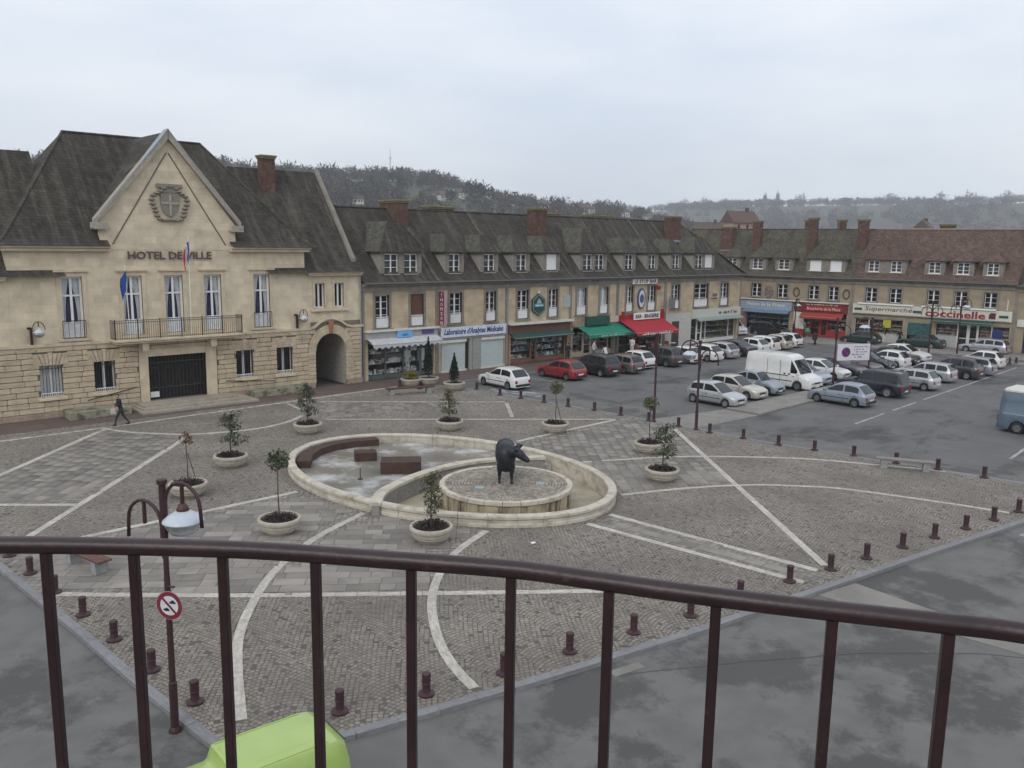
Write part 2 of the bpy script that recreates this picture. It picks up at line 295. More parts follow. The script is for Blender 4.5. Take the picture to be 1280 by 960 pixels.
LN = dict(W1=[(0,594),(134,535)],W2=[(50,662),(212,560),(230,548)],W3=[(0,631),(95,631)],W4=[(139,664),(320,625.5),(372,614.5)],
W5=[(0,551.6),(129,534.7),(240,519),(359,502.5),(500,482.7)],W6=[(130,535),(160,540),(200,542),(240,542.7),(313,537),(359,527.5),(377.5,519)],
W7a=[(389,502),(632,502.3)],W7b=[(406.7,524),(770,524)],W7c=[(633,503.5),(640,521)],W7d=[(359,504),(377,512)],
W8=[(768,525),(712,537),(647,551.6)],W9=[(728,577.5),(812,572.3),(860,570.5),(930,571),(1012,573.7),(1091,580.6),(1166,587.5),(1240,597)],
W10=[(776,618.6),(860,610),(940,606),(1000,607.5),(1060,611.6),(1184,628.8),(1262,641)],W11=[(843,536),(1031,707)],
W12a=[(762,643),(1022,713)],W12b=[(734,654.5),(1005,728)],W13=[(62,742.5),(320,744),(793,738)],
W14=[(455,641),(395,672),(345,712),(318,750),(300,790),(296,830),(301,900)],W15=[(608,663),(565,695),(541,740),(545,790),(565,830),(593,860)])
def smoothline(P, n=10):
    P = [Vector((*p, 0)) for p in P]
    if len(P) < 3: return P
    out = []
    for i in range(len(P)-1):
        p0, p1, p2, p3 = P[max(i-1, 0)], P[i], P[i+1], P[min(i+2, len(P)-1)]
        for k in range(n):
            t = k/n; out.append(.5*((2*p1)+(p2-p0)*t+(2*p0-5*p1+4*p2-p3)*t*t+(3*p1-p0-3*p2+p3)*t**3))
    return out+[P[-1]]
GL = {k: smoothline([gp(*q) for q in v]) for k, v in LN.items()}
for k, e in (('W1', 0), ('W3', 0), ('W5', 0)):       # carry on to the plaza's edge beyond the picture
    P = GL[k]; d = (P[0]-P[1]).normalized(); GL[k] = [P[0]+d*4]+P
GL['W2'] = [GL['W2'][0]+(GL['W2'][0]-GL['W2'][1]).normalized()*1.4]+GL['W2']; GL['W4'] = [Vector((5.6, 29.75, 0))]+GL['W4']
unit = MB().box(-.5, .5, -.5, .5, -.5, .5)
UNITF = unit.mesh('flagstone', FLAG, bevel=.012); UNITL = unit.mesh('line_stone', LINE, bevel=.012); UNITK = unit.mesh('kerb_stone', KERB, bevel=.03)
def pieces(parent, name, mesh, specs, stuffname, mstuff, keep=300):
    # specs: (x,y,zc,lx,ly,lz,rz); the ones nearest the camera are parts, the rest one mesh
    specs = sorted(specs, key=lambda s: s[0]**2+s[1]**2)
    for s in specs[:keep]:
        o = ob(name, mesh, parent, s[:3], s[6]); o.scale = s[3:6]
    rest = specs[keep:]
    if rest:
        S = np.array(rest); n = len(S); c = np.cos(S[:, 6]); sn = np.sin(S[:, 6])
        B = np.array([(-.5, -.5, -.5), (.5, -.5, -.5), (.5, .5, -.5), (-.5, .5, -.5), (-.5, -.5, .5), (.5, -.5, .5), (.5, .5, .5), (-.5, .5, .5)])
        lx = B[None, :, 0]*S[:, 3:4]; ly = B[None, :, 1]*S[:, 4:5]; lz = B[None, :, 2]*S[:, 5:6]
        V = np.stack([S[:, 0:1]+lx*c[:, None]-ly*sn[:, None], S[:, 1:2]+lx*sn[:, None]+ly*c[:, None], S[:, 2:3]+lz], 2).reshape(-1, 3)
        F0 = np.array([(4, 5, 6, 7), (0, 1, 5, 4), (1, 2, 6, 5), (2, 3, 7, 6), (3, 0, 4, 7)]); Q = (F0[None]+8*np.arange(n)[:, None, None]).reshape(-1, 4)
        tag(ob(stuffname, npmesh(stuffname, V, Q, mstuff), parent), kind='stuff')
lsp = []; LSEG = []
for k, P in GL.items():
    w = .2 if k in ('W9', 'W10', 'W7a', 'W7b') else .26
    acc = [0]
    for a, b in zip(P, P[1:]): acc.append(acc[-1]+(b-a).length)
    n = max(1, round(acc[-1]/.62)); st = acc[-1]/n
    def at(s):
        for i in range(len(P)-1):
            if s <= acc[i+1]+1e-6: return P[i]+(P[i+1]-P[i])*((s-acc[i])/max(1e-6, acc[i+1]-acc[i]))
        return P[-1]
    for i in range(n):
        a, b = at(i*st), at((i+1)*st); c = (a+b)/2; d = b-a
        if not pip([(c.x, c.y)], PL)[0]: continue
        lsp.append((c.x, c.y, -.02+rng.normal(0, .0015), d.length-.012, w, .052, math.atan2(d.y, d.x))); LSEG.append((a.x, a.y, b.x, b.y, w/2+.02))
pieces(plaza, 'line_stone', UNITL, lsp, 'line_stones', LINEI)
LSEG = np.array(LSEG)
def nearline(P, ex=0):
    P = np.asarray(P); out = np.zeros(len(P), bool)
    for s in range(0, len(P), 20000):
        Q = P[s:s+20000]; m = np.full(len(Q), 9.)
        for x0, y0, x1, y1, w in LSEG:
            dx, dy = x1-x0, y1-y0; t = np.clip(((Q[:, 0]-x0)*dx+(Q[:, 1]-y0)*dy)/(dx*dx+dy*dy), 0, 1)
            m = np.minimum(m, np.hypot(Q[:, 0]-x0-t*dx, Q[:, 1]-y0-t*dy)-w)
        out[s:s+20000] = m < ex
    return out
xy = lambda P: [(p.x, p.y) for p in P]
FR_ = [ # flagstone fields: polygon, direction, stone length, width
 (xy(GL['W1'])+xy(GL['W6'])[:40]+xy(GL['W2'])[::-1][:-1]+[(8.8, 33.8), (5.5, 36.7)], R(46), .85, .5),
 ([(25.0, 47.5)]+xy(GL['W7a'])+xy(GL['W7b'])[::-1][1:]+[(32.7, 35.5), (24.1, 41.7), (23.9, 43.6)], R(-39), .7, .5),
 ([(28.6, 31)]+xy(GL['W8'])[::-1]+[(38.3, 31.3), (38.4, 28)]+[(34.8, 24.2), (31.1, 19.4)]+[p for p in xy(GL['W10']) if p[0] < 31][::-1], R(51), .8, .5),
 ([(22.1, 19.9), (23.6, 20.0), (24.35, 11.5), (23.15, 11.6)], R(-84), .8, .45),
 ([(5.4, 29.6), (16.3, 30.1), (17, 26)]+[(18.9, 21.7)]+xy(GL['W15'])[1:22]+[(13.9, 18.6), (5.6, 25.7)], R(-38), .8, .48)]
fsp = []
for poly, ang, fl, fw in FR_:
    Pn = np.array(poly); c, s = math.cos(ang), math.sin(ang)
    loc = np.stack([Pn[:, 0]*c+Pn[:, 1]*s, -Pn[:, 0]*s+Pn[:, 1]*c], 1); mn, mx = loc.min(0), loc.max(0)
    y = mn[1]
    while y < mx[1]:
        x = mn[0]-random.random()*fl
        while x < mx[0]:
            ln = fl*random.choice((.6, .8, 1, 1.2)); cx, cy = x+ln/2, y+fw/2
            wx, wy = cx*c-cy*s, cx*s+cy*c
            fsp.append((wx, wy, -.024+rng.normal(0, .0025), ln-.018, fw-.018, .05, ang)); x += ln
        y += fw
fa = np.array(fsp)
whole = np.ones(len(fa), bool)                       # a whole stone has its corners in the field and off the lines
for sx in (-.5, 0, .5):
    for sy in (-.5, .5):
        c, s = np.cos(fa[:, 6]), np.sin(fa[:, 6]); P_ = np.stack([fa[:, 0]+sx*fa[:, 3]*c-sy*fa[:, 4]*s, fa[:, 1]+sx*fa[:, 3]*s+sy*fa[:, 4]*c], 1); q = np.zeros(len(fa), bool)
        for (poly, ang, fl, fw) in FR_: q |= pip(P_, poly) & (np.abs(fa[:, 6]-ang) < 1e-6)
        whole &= q & ~nearline(P_, -.06)
EIN = [ell(2*math.pi*i/48, -.08) for i in range(48)]; inpl = pip(fa[:, :2], PL) & ~pip(fa[:, :2], EIN)
pieces(plaza, 'flagstone', UNITF, [tuple(r) for r in fa[whole & inpl]], 'flagstones', FLAGI)
cut = []                                             # along the edges the stones are cut small
for r in fa[~whole]:
    nx, ny = max(2, round(r[3]/.2)), max(2, round(r[4]/.2)); c, s = math.cos(r[6]), math.sin(r[6])
    for i in range(nx):
        for j in range(ny):
            lx, ly = ((i+.5)/nx-.5)*r[3], ((j+.5)/ny-.5)*r[4]; cut.append((r[0]+lx*c-ly*s, r[1]+lx*s+ly*c, r[2], r[3]/nx+.002, r[4]/ny+.002, r[5], r[6]))
cut = np.array(cut); q = np.zeros(len(cut), bool)
for (poly, ang, fl, fw) in FR_: q |= pip(cut[:, :2], poly) & (np.abs(cut[:, 6]-ang) < 1e-6)
q &= ~nearline(cut[:, :2], -.05) & pip(cut[:, :2], PL) & ~pip(cut[:, :2], EIN)
pieces(plaza, 'flagstone', UNITF, [tuple(r) for r in cut[q]], 'cut_flagstones', FLAGI, 0)
# setts laid in segmental arcs: small, so one mesh of real stones
SW, SR, SS = 1.3, 1.02, .132
cols = np.arange(-4, 36); base = []
na = 11
for k in cols:
    cu = 3.5+k*SW
    for n in range(0, 330):
        v = 7.6+n*SS-SR
        a = (np.arange(na)+(.25 if n % 2 else .75)+rng.normal(0, .05, na))/na*2-1; a = a*math.asin(SW/2/SR)*.98
        base.append(np.stack([cu+SR*np.sin(a), v+SR*np.cos(a), -a, np.cos(a)], 1))
S = np.concatenate(base); th = R(-9.5)                # fans run parallel to the front kerb
ox, oy = 22, 28; X = S[:, 0]-ox; Y = S[:, 1]-oy
S = np.stack([ox+X*math.cos(th)-Y*math.sin(th), oy+X*math.sin(th)+Y*math.cos(th), S[:, 2]+th, S[:, 3]], 1)
ok = pip(S[:, :2], PL) & ~pip(S[:, :2], [ell(2*math.pi*i/48, -.1) for i in range(48)])
S = S[ok]; ok = ~nearline(S[:, :2], -.015)
for (poly, ang, fl, fw) in FR_: ok &= ~pip(S[:, :2], poly)
S = S[ok]; n = len(S)
sz = .119*(1+rng.normal(0, .07, (n, 2))); sz[:, 1] *= S[:, 3]; tz = rng.normal(-.001, .003, n); rz = S[:, 2]+rng.normal(0, .05, n)
Bq = np.array([(-.5, -.5), (.5, -.5), (.5, .5), (-.5, .5)])
def ringxy(k): 
    lx = Bq[None, :, 0]*sz[:, :1]*k; ly = Bq[None, :, 1]*sz[:, 1:]*k; c = np.cos(rz)[:, None]; s = np.sin(rz)[:, None]
    return S[:, 0:1]+lx*c-ly*s, S[:, 1:2]+lx*s+ly*c
ax, ay = ringxy(1.0); bx_, by_ = ringxy(.78)
V = np.concatenate([np.stack([ax, ay, np.repeat((tz-.014)[:, None], 4, 1)], 2), np.stack([bx_, by_, np.repeat(tz[:, None], 4, 1)], 2)], 1).reshape(-1, 3)
F0 = np.array([(4, 5, 6, 7), (0, 1, 5, 4), (1, 2, 6, 5), (2, 3, 7, 6), (3, 0, 4, 7)]); Q = (F0[None]+8*np.arange(n)[:, None, None]).reshape(-1, 4)
tag(ob('setts', npmesh('setts', V, Q, SETT), plaza), kind='stuff')
# kerb stones along the plaza edges
ksp = []
KL = PL[:14]+[PL[14]]
KLINES = [[(4.6, 46), (5.25, 29), (5.75, 22.7), (6.0, 18.7), (6.3, 15.3), (6.65, 14.55), (8.6, 13.95), (12.3, 13.15), (17.5, 12.15), (23.7, 11.2), (34.8, 9.45), (41.0, 8.6), (40.75, 11.0), (39.4, 18.5), (38.8, 23), (38.6, 28), (38.35, 32), (37.75, 37.5), (37.25, 43.2), (36.7, 46.6)],
          [(36.9, 47.25), (82, 47.25)]]
for P in KLINES:
    for a, b in zip(P, P[1:]):
        A, Bv = Vector((*a, 0)), Vector((*b, 0)); Ln = (Bv-A).length; k = max(1, round(Ln/1.0)); ang = math.atan2(Bv.y-A.y, Bv.x-A.x)
        for i in range(k):
            c = A+(Bv-A)*((i+.5)/k); ksp.append((c.x, c.y, (ROADZ-.06+.016)/2+rng.normal(0, .002), Ln/k-.008, .24, .016-ROADZ+.06, ang))
pieces(plaza, 'kerb_stone', UNITK, ksp, 'kerb_stones', KERB)
# raised median between the parking rows, pale crossing, far corner pavement
md = MB().prism([(45.3, 26.9), (84, 28.0), (84, 29.6), (45.3, 29.3)], ROADZ-.02, .02); tag(md.build('median', PALEP, bevel=.02), kind='structure')
cx_ = MB().prism([(38.9, 27.2), (45.2, 26.95), (45.2, 29.35), (38.8, 30.4)], ROADZ-.02, ROADZ+.012); tag(cx_.build('crossing', PALEP), kind='structure')
sal = mat('spilt_white', (.3, .32, .34), .8, var=.4, scale=1.5, dirt=((.13, .13, .13), 1.2, .42, .58))
tag(MB().quad((37.9, 43.6, ROADZ+.009), (39.0, 39.6, ROADZ+.009), (40.3, 40.2, ROADZ+.009), (38.8, 44.2, ROADZ+.009)).build('road_marking', sal, fix=False), kind='structure')
tag(MB().prism([(87.2, 58), (84.4, 48), (84.2, 43.5), (85.0, 40.3), (88.2, 22), (99, 22), (99, 58)], ROADZ-.02, -.02).build('pavement', PALEP), kind='structure')
tag(MB().prism([(84, 22.0), (85.8, 22.0), (85.4, 30.5), (84.0, 30.5)], ROADZ-.02, .0).build('pavement', PALEP), kind='structure')

# ---- hills beyond the roofs: polar sheet round the square
def prof(tab, x): return float(np.interp(x, [t[0] for t in tab], [t[1] for t in tab]))
H1 = [(-900, 50), (-300, 76), (100, 82), (270, 84), (330, 82), (420, 81), (500, 81), (560, 73), (600, 62), (660, 53), (730, 48), (790, 42), (830, 30), (880, 16), (960, 8), (1200, 4), (2200, 4)]
H2 = [(-900, 40), (600, 40), (760, 42), (820, 44), (900, 50), (960, 51), (1040, 51), (1120, 52), (1200, 53), (1290, 54), (1500, 58), (2200, 50)]
def hz(az, r):
    px = 640+1060*math.tan(max(-1.2, min(1.2, az)))
    a = prof(H1, px)/1060*950; b = prof(H2, px)/1060*2300
    f1 = max(0, min(1, (r-330)/(950-330))); f1 = f1*f1*(3-2*f1); g1 = 1 if r < 950 else max(0, 1-(r-950)/500)
    f2 = max(0, min(1, (r-1100)/(2300-1100))); f2 = f2*f2*(3-2*f2)
    wob = 2.5*math.sin(az*23+r*.011)*min(1, max(0, (r-330)/300))
    return max(a*f1*g1, b*f2)+wob*.5*(1 if a*f1 > 8 or f2 > 0 else 0)
azs = [R(-58+116*i/150) for i in range(151)]; rs = [300, 360, 430, 500, 580, 660, 740, 820, 900, 950, 1020, 1120, 1250, 1450, 1650, 1850, 2050, 2200, 2300, 2500, 2900]
def polar(az, r): a = YAW-az; return (math.cos(a)*r, math.sin(a)*r)
HV = [(*polar(a, r), hz(a, r)-.6) for r in rs for a in azs]; na_ = len(azs)
HQ = [(i*na_+j, i*na_+j+1, (i+1)*na_+j+1, (i+1)*na_+j) for i in range(len(rs)-1) for j in range(na_-1)]
hm = npmesh('hills', HV, HQ, HILLG); hm.shade_smooth(); tag(ob('hills', hm), kind='structure')
# woods: every tree a fuzzy crown of small faces; too far to be counted
def crown(nf, seed, spread=.16, top=1.0):
    r = np.random.default_rng(seed); d = r.normal(size=(nf, 3)); d /= np.linalg.norm(d, axis=1)[:, None]
    rad = r.random(nf)**.45; lump = 1+.28*np.sin(d[:, 0]*5+seed)*np.cos(d[:, 1]*4+seed*2)
    c = d*rad[:, None]*lump[:, None]*np.array([.5, .5, .42*top]); c[:, 2] += .58
    a = (r.normal(size=(nf, 3))*.7+d*.9+np.array([0, 0, .5]))*spread*1.0; b = r.normal(size=(nf, 3))*spread*.6
    return np.stack([c, c+a, c+b], 1)
CR = [crown(110, s, .13) for s in range(6)]
def wood(name, m, spots):
    Vs = []
    for (x, y, z, h, wd_) in spots:
        c = CR[random.randrange(6)]; a = random.random()*6.28; cs, sn = math.cos(a), math.sin(a); T = c.copy()
        X = T[:, :, 0]*cs-T[:, :, 1]*sn; Y = T[:, :, 0]*sn+T[:, :, 1]*cs
        Vs.append(np.stack([x+X*wd_, y+Y*wd_, z+T[:, :, 2]*h-.05*h], 2).reshape(-1, 3))
    V = np.concatenate(Vs); return tag(ob(name, npmesh(name, V, np.arange(len(V)).reshape(-1, 3), m)), kind='stuff')
sp1, sp2, sp3, spb, spc = [], [], [], [], []
HOUSES = [(553, 246, 9, 'small white house below the narrow evergreen on the hillside'), (576, 243, 10, 'white house on the hillside left of the broad evergreen'), (607, 245, 9, 'pale house just right of the broad evergreen'),
        (618, 248, 8, 'small cream house low on the hillside beside the pale one'), (670, 252, 11, 'white gabled house above the tall square brick chimney'), (684, 254, 7, 'narrow white house right of the white gabled one'),
        (724, 256, 12, 'wide white house in the middle of the hillside'), (735, 259, 8, 'white cottage beside the wide white house'), (776, 253, 6, 'tiny white house high at the end of the wooded slope'), (803, 264, 8, 'white house at the foot of the wooded slope'),
        (448, 250, 9, 'pale house half hidden behind the town hall roof'), (640, 246, 7, 'little white house between the bare trees on the slope')]
def house_r(px, py, h):                               # stand where the line of sight meets the slope
    az = math.atan((px-640)/1060); d = ray(px, py); e = d[2]/math.hypot(d[0], d[1])
    q = [k for k in range(380, 960, 6) if hz(az, k) >= EYE+e*k-h]; return q[0] if q else 900
HR = {px: house_r(px, py, 2.5) for px, py, w, lab in HOUSES}
for _ in range(5200):
    px = random.uniform(-150, 900); az = math.atan((px-640)/1060); r = random.uniform(420, 985)
    dens = .95 if r > 840 else (.55 if math.sin(px*.021+r*.017)+math.sin(px*.05-r*.03) > .1 else .14)
    if random.random() > dens or hz(az, r) < 7: continue
    if any(abs(px-k) < 8 and -110 < r-v < 3 for k, v in HR.items()): continue
    h = random.choice((5, 7, 9, 10, 12, 14))*random.uniform(.8, 1.15); k_ = random.random(); (sp1 if k_ < .45 else spb if k_ < .68 else spc if k_ < .84 else sp2).append((*polar(az, r), hz(az, r)-.6, h, h*random.uniform(.7, 1.1)))
for _ in range(4200):
    px = random.uniform(560, 1450); az = math.atan((px-640)/1060); r = random.uniform(1250, 2330)
    dens = .9 if r > 2180 else (.6 if math.sin(px*.03+r*.006)+math.sin(px*.013-r*.011) > .15 else .1)
    if random.random() > dens: continue
    h = random.uniform(11, 20); sp3.append((*polar(az, r), hz(az, r)-.6, h, h*random.uniform(.8, 1.3)))
wood('near_hill_wood', FARW, sp1); wood('grey_hill_wood', FARW3, spb); wood('rusty_hill_wood', FARW4, spc); wood('evergreen_wood', FARW2, sp2); wood('far_hill_wood', FARW, sp3)
def crown_mesh(m, nf=160, seed=3, spread=.1, top=1.0):
    T = crown(nf, seed, spread, top).reshape(-1, 3); return npmesh('crown', T, np.arange(len(T)).reshape(-1, 3), m)
trm = MB().tube([(0, 0, -.08), (0, 0, .3), (.01, 0, .6), (0, .01, .8)], [.035, .028, .016, .006], 6).tube([(0, 0, .3), (.12, .05, .62)], [.016, .004], 5).tube([(0, 0, .36), (-.1, -.07, .7)], [.014, .004], 5).mesh('trunk', BARK)
tb = [crown_mesh(FARW, 260, 11, .075), crown_mesh(FARW, 260, 17, .075), crown_mesh(FARW, 230, 23, .085)]; td = crown_mesh(LEAFD, 420, 31, .11, 1.15)
def sky_tree(px, r, h, w, label, dark=False, k=0, group=None, name='hill_tree'):
    az = math.atan((px-640)/1060); t = thing(name, label, 'tree', (*polar(az, r), hz(az, r)-.4), random.random()*6, group)
    a = ob('trunk', trm, t); a.scale = (h, h, h); c = ob('crown', td if dark else tb[k % 3], t); c.scale = (w, w, h); return t
for i, px in enumerate((276, 292, 305, 432, 478, 540, 607, 640, 690, 752, 768, 905, 923)): sky_tree(px, 940, 15 if px < 700 else 17, 13, 'bare winter tree standing out on the wooded hill crest', k=i, group='bare trees on the hill crest')
for i, px in enumerate((848, 872, 990, 1100, 1160, 1195, 1240)): sky_tree(px, 2280, 30, 30, 'bare tree on the skyline of the far blue hill', k=i, group='trees on the far skyline')
sky_tree(592, HR[576]-8, 17, 20, 'broad dark evergreen among white houses on the wooded hillside', True)
sky_tree(500, HR[553]+20, 13, 7, 'narrow dark evergreen on the hillside left of the white houses', True)
sky_tree(563, HR[553]-8, 9, 11, 'low dark evergreen beside the broad one on the hillside', True)
sky_tree(1092, 250, 12, 13, 'round dark evergreen rising behind the brown tiled ridge', True, name='evergreen_tree')
sky_tree(945, 300, 9, 8, 'small dark tree behind the chimneys beside a brown roofed house', True)
for px, h in ((945.5, 30), (961, 33)): sky_tree(px, 2250, h, 9, 'pointed tree sticking up from the far skyline', True, group='pointed trees on the far skyline')
# houses on the hillside
def house(px, py, r, w, h, rz, label, roofm=HROOF, name='hill_house', wall=HWALL):
    az = math.atan((px-640)/1060); x, y = polar(az, r); d = ray(px, py); z = EYE+d[2]/math.hypot(d[0], d[1])*r
    gz = hz(az, r)-.6
    if r > 400:                               # stand where the line of sight meets the slope
        r = HR[px]; x, y = polar(az, r); z = EYE+d[2]/math.hypot(d[0], d[1])*r; gz = hz(az, r)-.6; w = w*r/600*.8; h = h*r/600*.72
    t = thing(name, label, 'house', (x, y, gz), YAW-math.pi/2+rz, 'houses on the hillside')
    b = max(0, z-gz-h/2) if r < 400 else 0                      # terrace under the house
    MB().box(-w/2, w/2, -w*.35, w*.35, -3, b+h).build('wall', wall, t)
    rf = MB().add([(-w/2-.4, -w*.42, b+h-.2), (w/2+.4, -w*.42, b+h-.2), (w/2+.4, w*.42, b+h-.2), (-w/2-.4, w*.42, b+h-.2), (-w/2-.4, 0, b+h+w*.38), (w/2+.4, 0, b+h+w*.38)], [(0, 1, 5, 4), (2, 3, 4, 5), (0, 4, 3), (1, 2, 5), (0, 3, 2, 1)]).build('roof', roofm, t)
    MB().box(w*.2, w*.3, -.5, .5, b+h+w*.2, b+h+w*.48).build('chimney', BRICK, rf)
    for k in (-.28, .05, .3): MB().box(w*k-.45, w*k+.45, -w*.35-.06, -w*.35+.02, b+h*.35, b+h*.75).build('window', DARK, t)
for px, py, w, lab in HOUSES:
    house(px, py, 560+random.uniform(-30, 60), w, 4.6, random.uniform(-.6, .6), lab)
house(917, 284, 330, 11, 3.5, .35, 'large house with broad brown roof behind the corner', mat('brown_slate', (.11, .065, .055), .9), 'town_house', mat('rosy_render', (.36, .24, .19), .9))
house(878, 296, 300, 9, 3, -.2, 'low white house peeping over the roofs at the corner', name='town_house'); house(1143, 291, 260, 5, 3, .9, 'white gable peeping above the brown tiled ridge', name='town_house')
az = math.atan((488-640)/1060); x, y = polar(az, 900); t = thing('water_tower_mast', 'slim white mast standing on the wooded hill', 'mast', (x, y, hz(az, 900)-2))
MB().lathe([(1.0, 0), (.9, 12), (.6, 24), (.4, 33)], 10).build('pole', WHITE, t); MB().lathe([(1.3, 23), (1.3, 25)], 10).build('collar', WHITE, t)
# ================================================================== BUILDINGS
OFF = {}
_ob = ob
def ob(name, data, parent=None, loc=None, rz=None):
    o = _ob(name, data, parent, loc, rz)
    if parent is not None and parent.name in OFF: o.location = Vector(o.location)+Vector((-OFF[parent.name], 0, 0))
    return o
class Frame:                                        # u runs along a facade, y goes into the house, z up
    def __init__(s, x, y, rz): s.o = Vector((x, y, 0)); s.rz = rz; s.t = Vector((math.cos(rz), math.sin(rz), 0)); s.n = Vector((-math.sin(rz), math.cos(rz), 0))
    def thing(s, name, label, cat, u, group=None, y=0, z=0):
        p = s.o+s.t*u+s.n*y; e = thing(name, label, cat, (p.x, p.y, z), s.rz, group)
        if y == 0 and z == 0: OFF[e.name] = u
        return e
ROW = Frame(0, 51.4, 0); BACK = Frame(89, 57, math.atan2(-28.5, 4))
def wall(parent, name, m, u0, u1, z0, z1, holes=(), th=.28, depth=0, y=0):
    b = MB(); us = sorted({u0, u1, *[h[0] for h in holes], *[h[1] for h in holes]}); zs = sorted({z0, z1, *[h[2] for h in holes], *[h[3] for h in holes]})
    us = [u for u in us if u0 <= u <= u1]; zs = [z for z in zs if z0 <= z <= z1]
    for a, c in zip(us, us[1:]):
        for p, q in zip(zs, zs[1:]):
            mu, mz = (a+c)/2, (p+q)/2
            if any(h[0] < mu < h[1] and h[2] < mz < h[3] for h in holes): continue
            b.quad((a, y, p), (c, y, p), (c, y, q), (a, y, q))
    for h in holes:
        a, c, p, q = h[:4]
        b.quad((a, y, p), (a, y+th, p), (a, y+th, q), (a, y, q)); b.quad((c, y, p), (c, y, q), (c, y+th, q), (c, y+th, p)); b.quad((a, y, q), (a, y+th, q), (c, y+th, q), (c, y, q)); b.quad((a, y, p), (c, y, p), (c, y+th, p), (a, y+th, p))
    if depth:
        b.quad((u0, y, z0), (u0, y, z1), (u0, depth, z1), (u0, depth, z0)); b.quad((u1, y, z0), (u1, depth, z0), (u1, depth, z1), (u1, y, z1)); b.quad((u0, depth, z0), (u0, depth, z1), (u1, depth, z1), (u1, depth, z0)); b.quad((u0, y, z1-.01), (u1, y, z1-.01), (u1, depth, z1-.01), (u0, depth, z1-.01))
    return b.build(name, m, parent, fix=False)
def casement(parent, u0, u1, z0, z1, y=.2, m=None, leaves=2, rows=4, mid=0, transom=None, fw=.06, name='window', sill=True, curtain=None):
    m = m or WHITE; b = MB(); d = .05
    b.box(u0, u0+fw, y, y+d, z0, z1).box(u1-fw, u1, y, y+d, z0, z1).box(u0+fw, u1-fw, y, y+d, z1-fw, z1).box(u0+fw, u1-fw, y, y+d, z0, z0+fw)
    lw = (u1-u0)/leaves
    for i in range(1, leaves): b.box(u0+lw*i-.065, u0+lw*i+.065, y-.015, y+d-.01, z0+fw, z1-fw)
    zt = transom or z1
    if transom: b.box(u0+fw, u1-fw, y-.01, y+d-.005, transom-.05, transom+.05)
    for i in range(1, rows):
        z = z0+(zt-z0)*i/rows; b.box(u0+fw, u1-fw, y+.008, y+d-.012, z-.018, z+.018)
    if mid:
        for i in range(leaves): uc = u0+lw*(i+.5); b.box(uc-.015, uc+.015, y+.01, y+d-.014, z0+fw, zt-fw)
    w = b.build(name, m, parent)
    ob('pane', MB().quad((u0+fw, y+.03, z0+fw), (u1-fw, y+.03, z0+fw), (u1-fw, y+.03, z1-fw), (u0+fw, y+.03, z1-fw)).mesh('pane', GLASS, fix=False), w)
    if sill: MB().box(u0-.14, u1+.14, -.1, y, z0-.1, z0-.004).build('sill', CREAMP, w)
    if curtain:
        c = MB(); cm = (u0+u1)/2
        if curtain == 'tied':                        # light nets drawn aside, flat sheet behind coloured violet as the room's dark
            for s, ue in ((1, u0+.05), (-1, u1-.05)):
                n = 10; top = [(ue+s*(cm-ue)*s*1.0*0 + (cm-ue)*i/n*.93, z1-.06) for i in range(n+1)]
                pts = []
                for k in range(9):
                    f = k/8; wdt = .93*(1-.60*math.sin(min(1, f*1.05)*math.pi/2)); pts.append((f, wdt))
                for (f0, w0), (f1, w1) in zip(pts, pts[1:]):
                    for i in range(n):
                        a0, a1 = i/n, (i+1)/n; yy = lambda a: y+.16+.025*math.sin(a*25)
                        za, zb_ = z1-.06-(z1-z0-.9)*f0, z1-.06-(z1-z0-.9)*f1
                        c.quad((ue+(cm-ue)*a0*w0, yy(a0), za), (ue+(cm-ue)*a1*w0, yy(a1), za), (ue+(cm-ue)*a1*w1, yy(a1), zb_), (ue+(cm-ue)*a0*w1, yy(a0), zb_))
            c.build('curtain', CURT, w, fix=False)
            MB().quad((u0+.03, y+.3, z0), (u1-.03, y+.3, z0), (u1-.03, y+.3, z1), (u0+.03, y+.3, z1)).build('room_dark', ROOMDK, w, fix=False)
        else:
            n = 14
            for i in range(n):
                a, e = u0+.05+(u1-u0-.1)*i/n, u0+.05+(u1-u0-.1)*(i+1)/n; c.quad((a, y+.12+.02*(i % 2), z0+.05), (e, y+.12+.02*((i+1) % 2), z0+.05), (e, y+.12+.02*((i+1) % 2), z1-.05), (a, y+.12+.02*(i % 2), z1-.05))
            c.build('curtain', CURT, w, fix=False)
    return w
def surround(parent, u0, u1, z0, z1, w=.25, m=None, proud=.035, top=.25, sill=.12):
    b = MB(); b.box(u0-w, u0, -proud, .1, z0, z1).box(u1, u1+w, -proud, .1, z0, z1).box(u0-w, u1+w, -proud-.002, .1, z1, z1+top)
    if sill: b.box(u0-w-.06, u1+w+.06, -.16, .1, z0-sill, z0)
    return b.build('window_surround', m or CREAMP, parent, bevel=.008)
def pickets(b, u0, u1, z0, z1, y, step=.11, r=.012):
    b.box(u0, u1, y-.02, y+.02, z1-.04, z1); b.box(u0, u1, y-.015, y+.015, z0, z0+.03); n = max(2, int((u1-u0)/step))
    for i in range(n+1):
        u = u0+(u1-u0)*i/n; b.box(u-r, u+r, y-r, y+r, z0+.03, z1-.04)
    return b
def chimney(parent, u, y, w, d, z0, z1, m=None, cap=True):
    c = MB().box(u-w/2, u+w/2, y-d/2, y+d/2, z0, z1-.28).build('chimney', m or BRICK, parent)
    k = MB().box(u-w/2-.07, u+w/2+.07, y-d/2-.07, y+d/2+.07, z1-.28, z1-.16).box(u-w/2-.12, u+w/2+.12, y-d/2-.12, y+d/2+.12, z1-.158, z1-.02); k.build('chimney_cap', LICH, c, bevel=.03)
    MB().box(u-w/2-.06, u+w/2+.06, y-d/2-.1, y-d/2-.005, z0-.05+.15, z0+.35).build('flashing', ZINC, c)
    return c

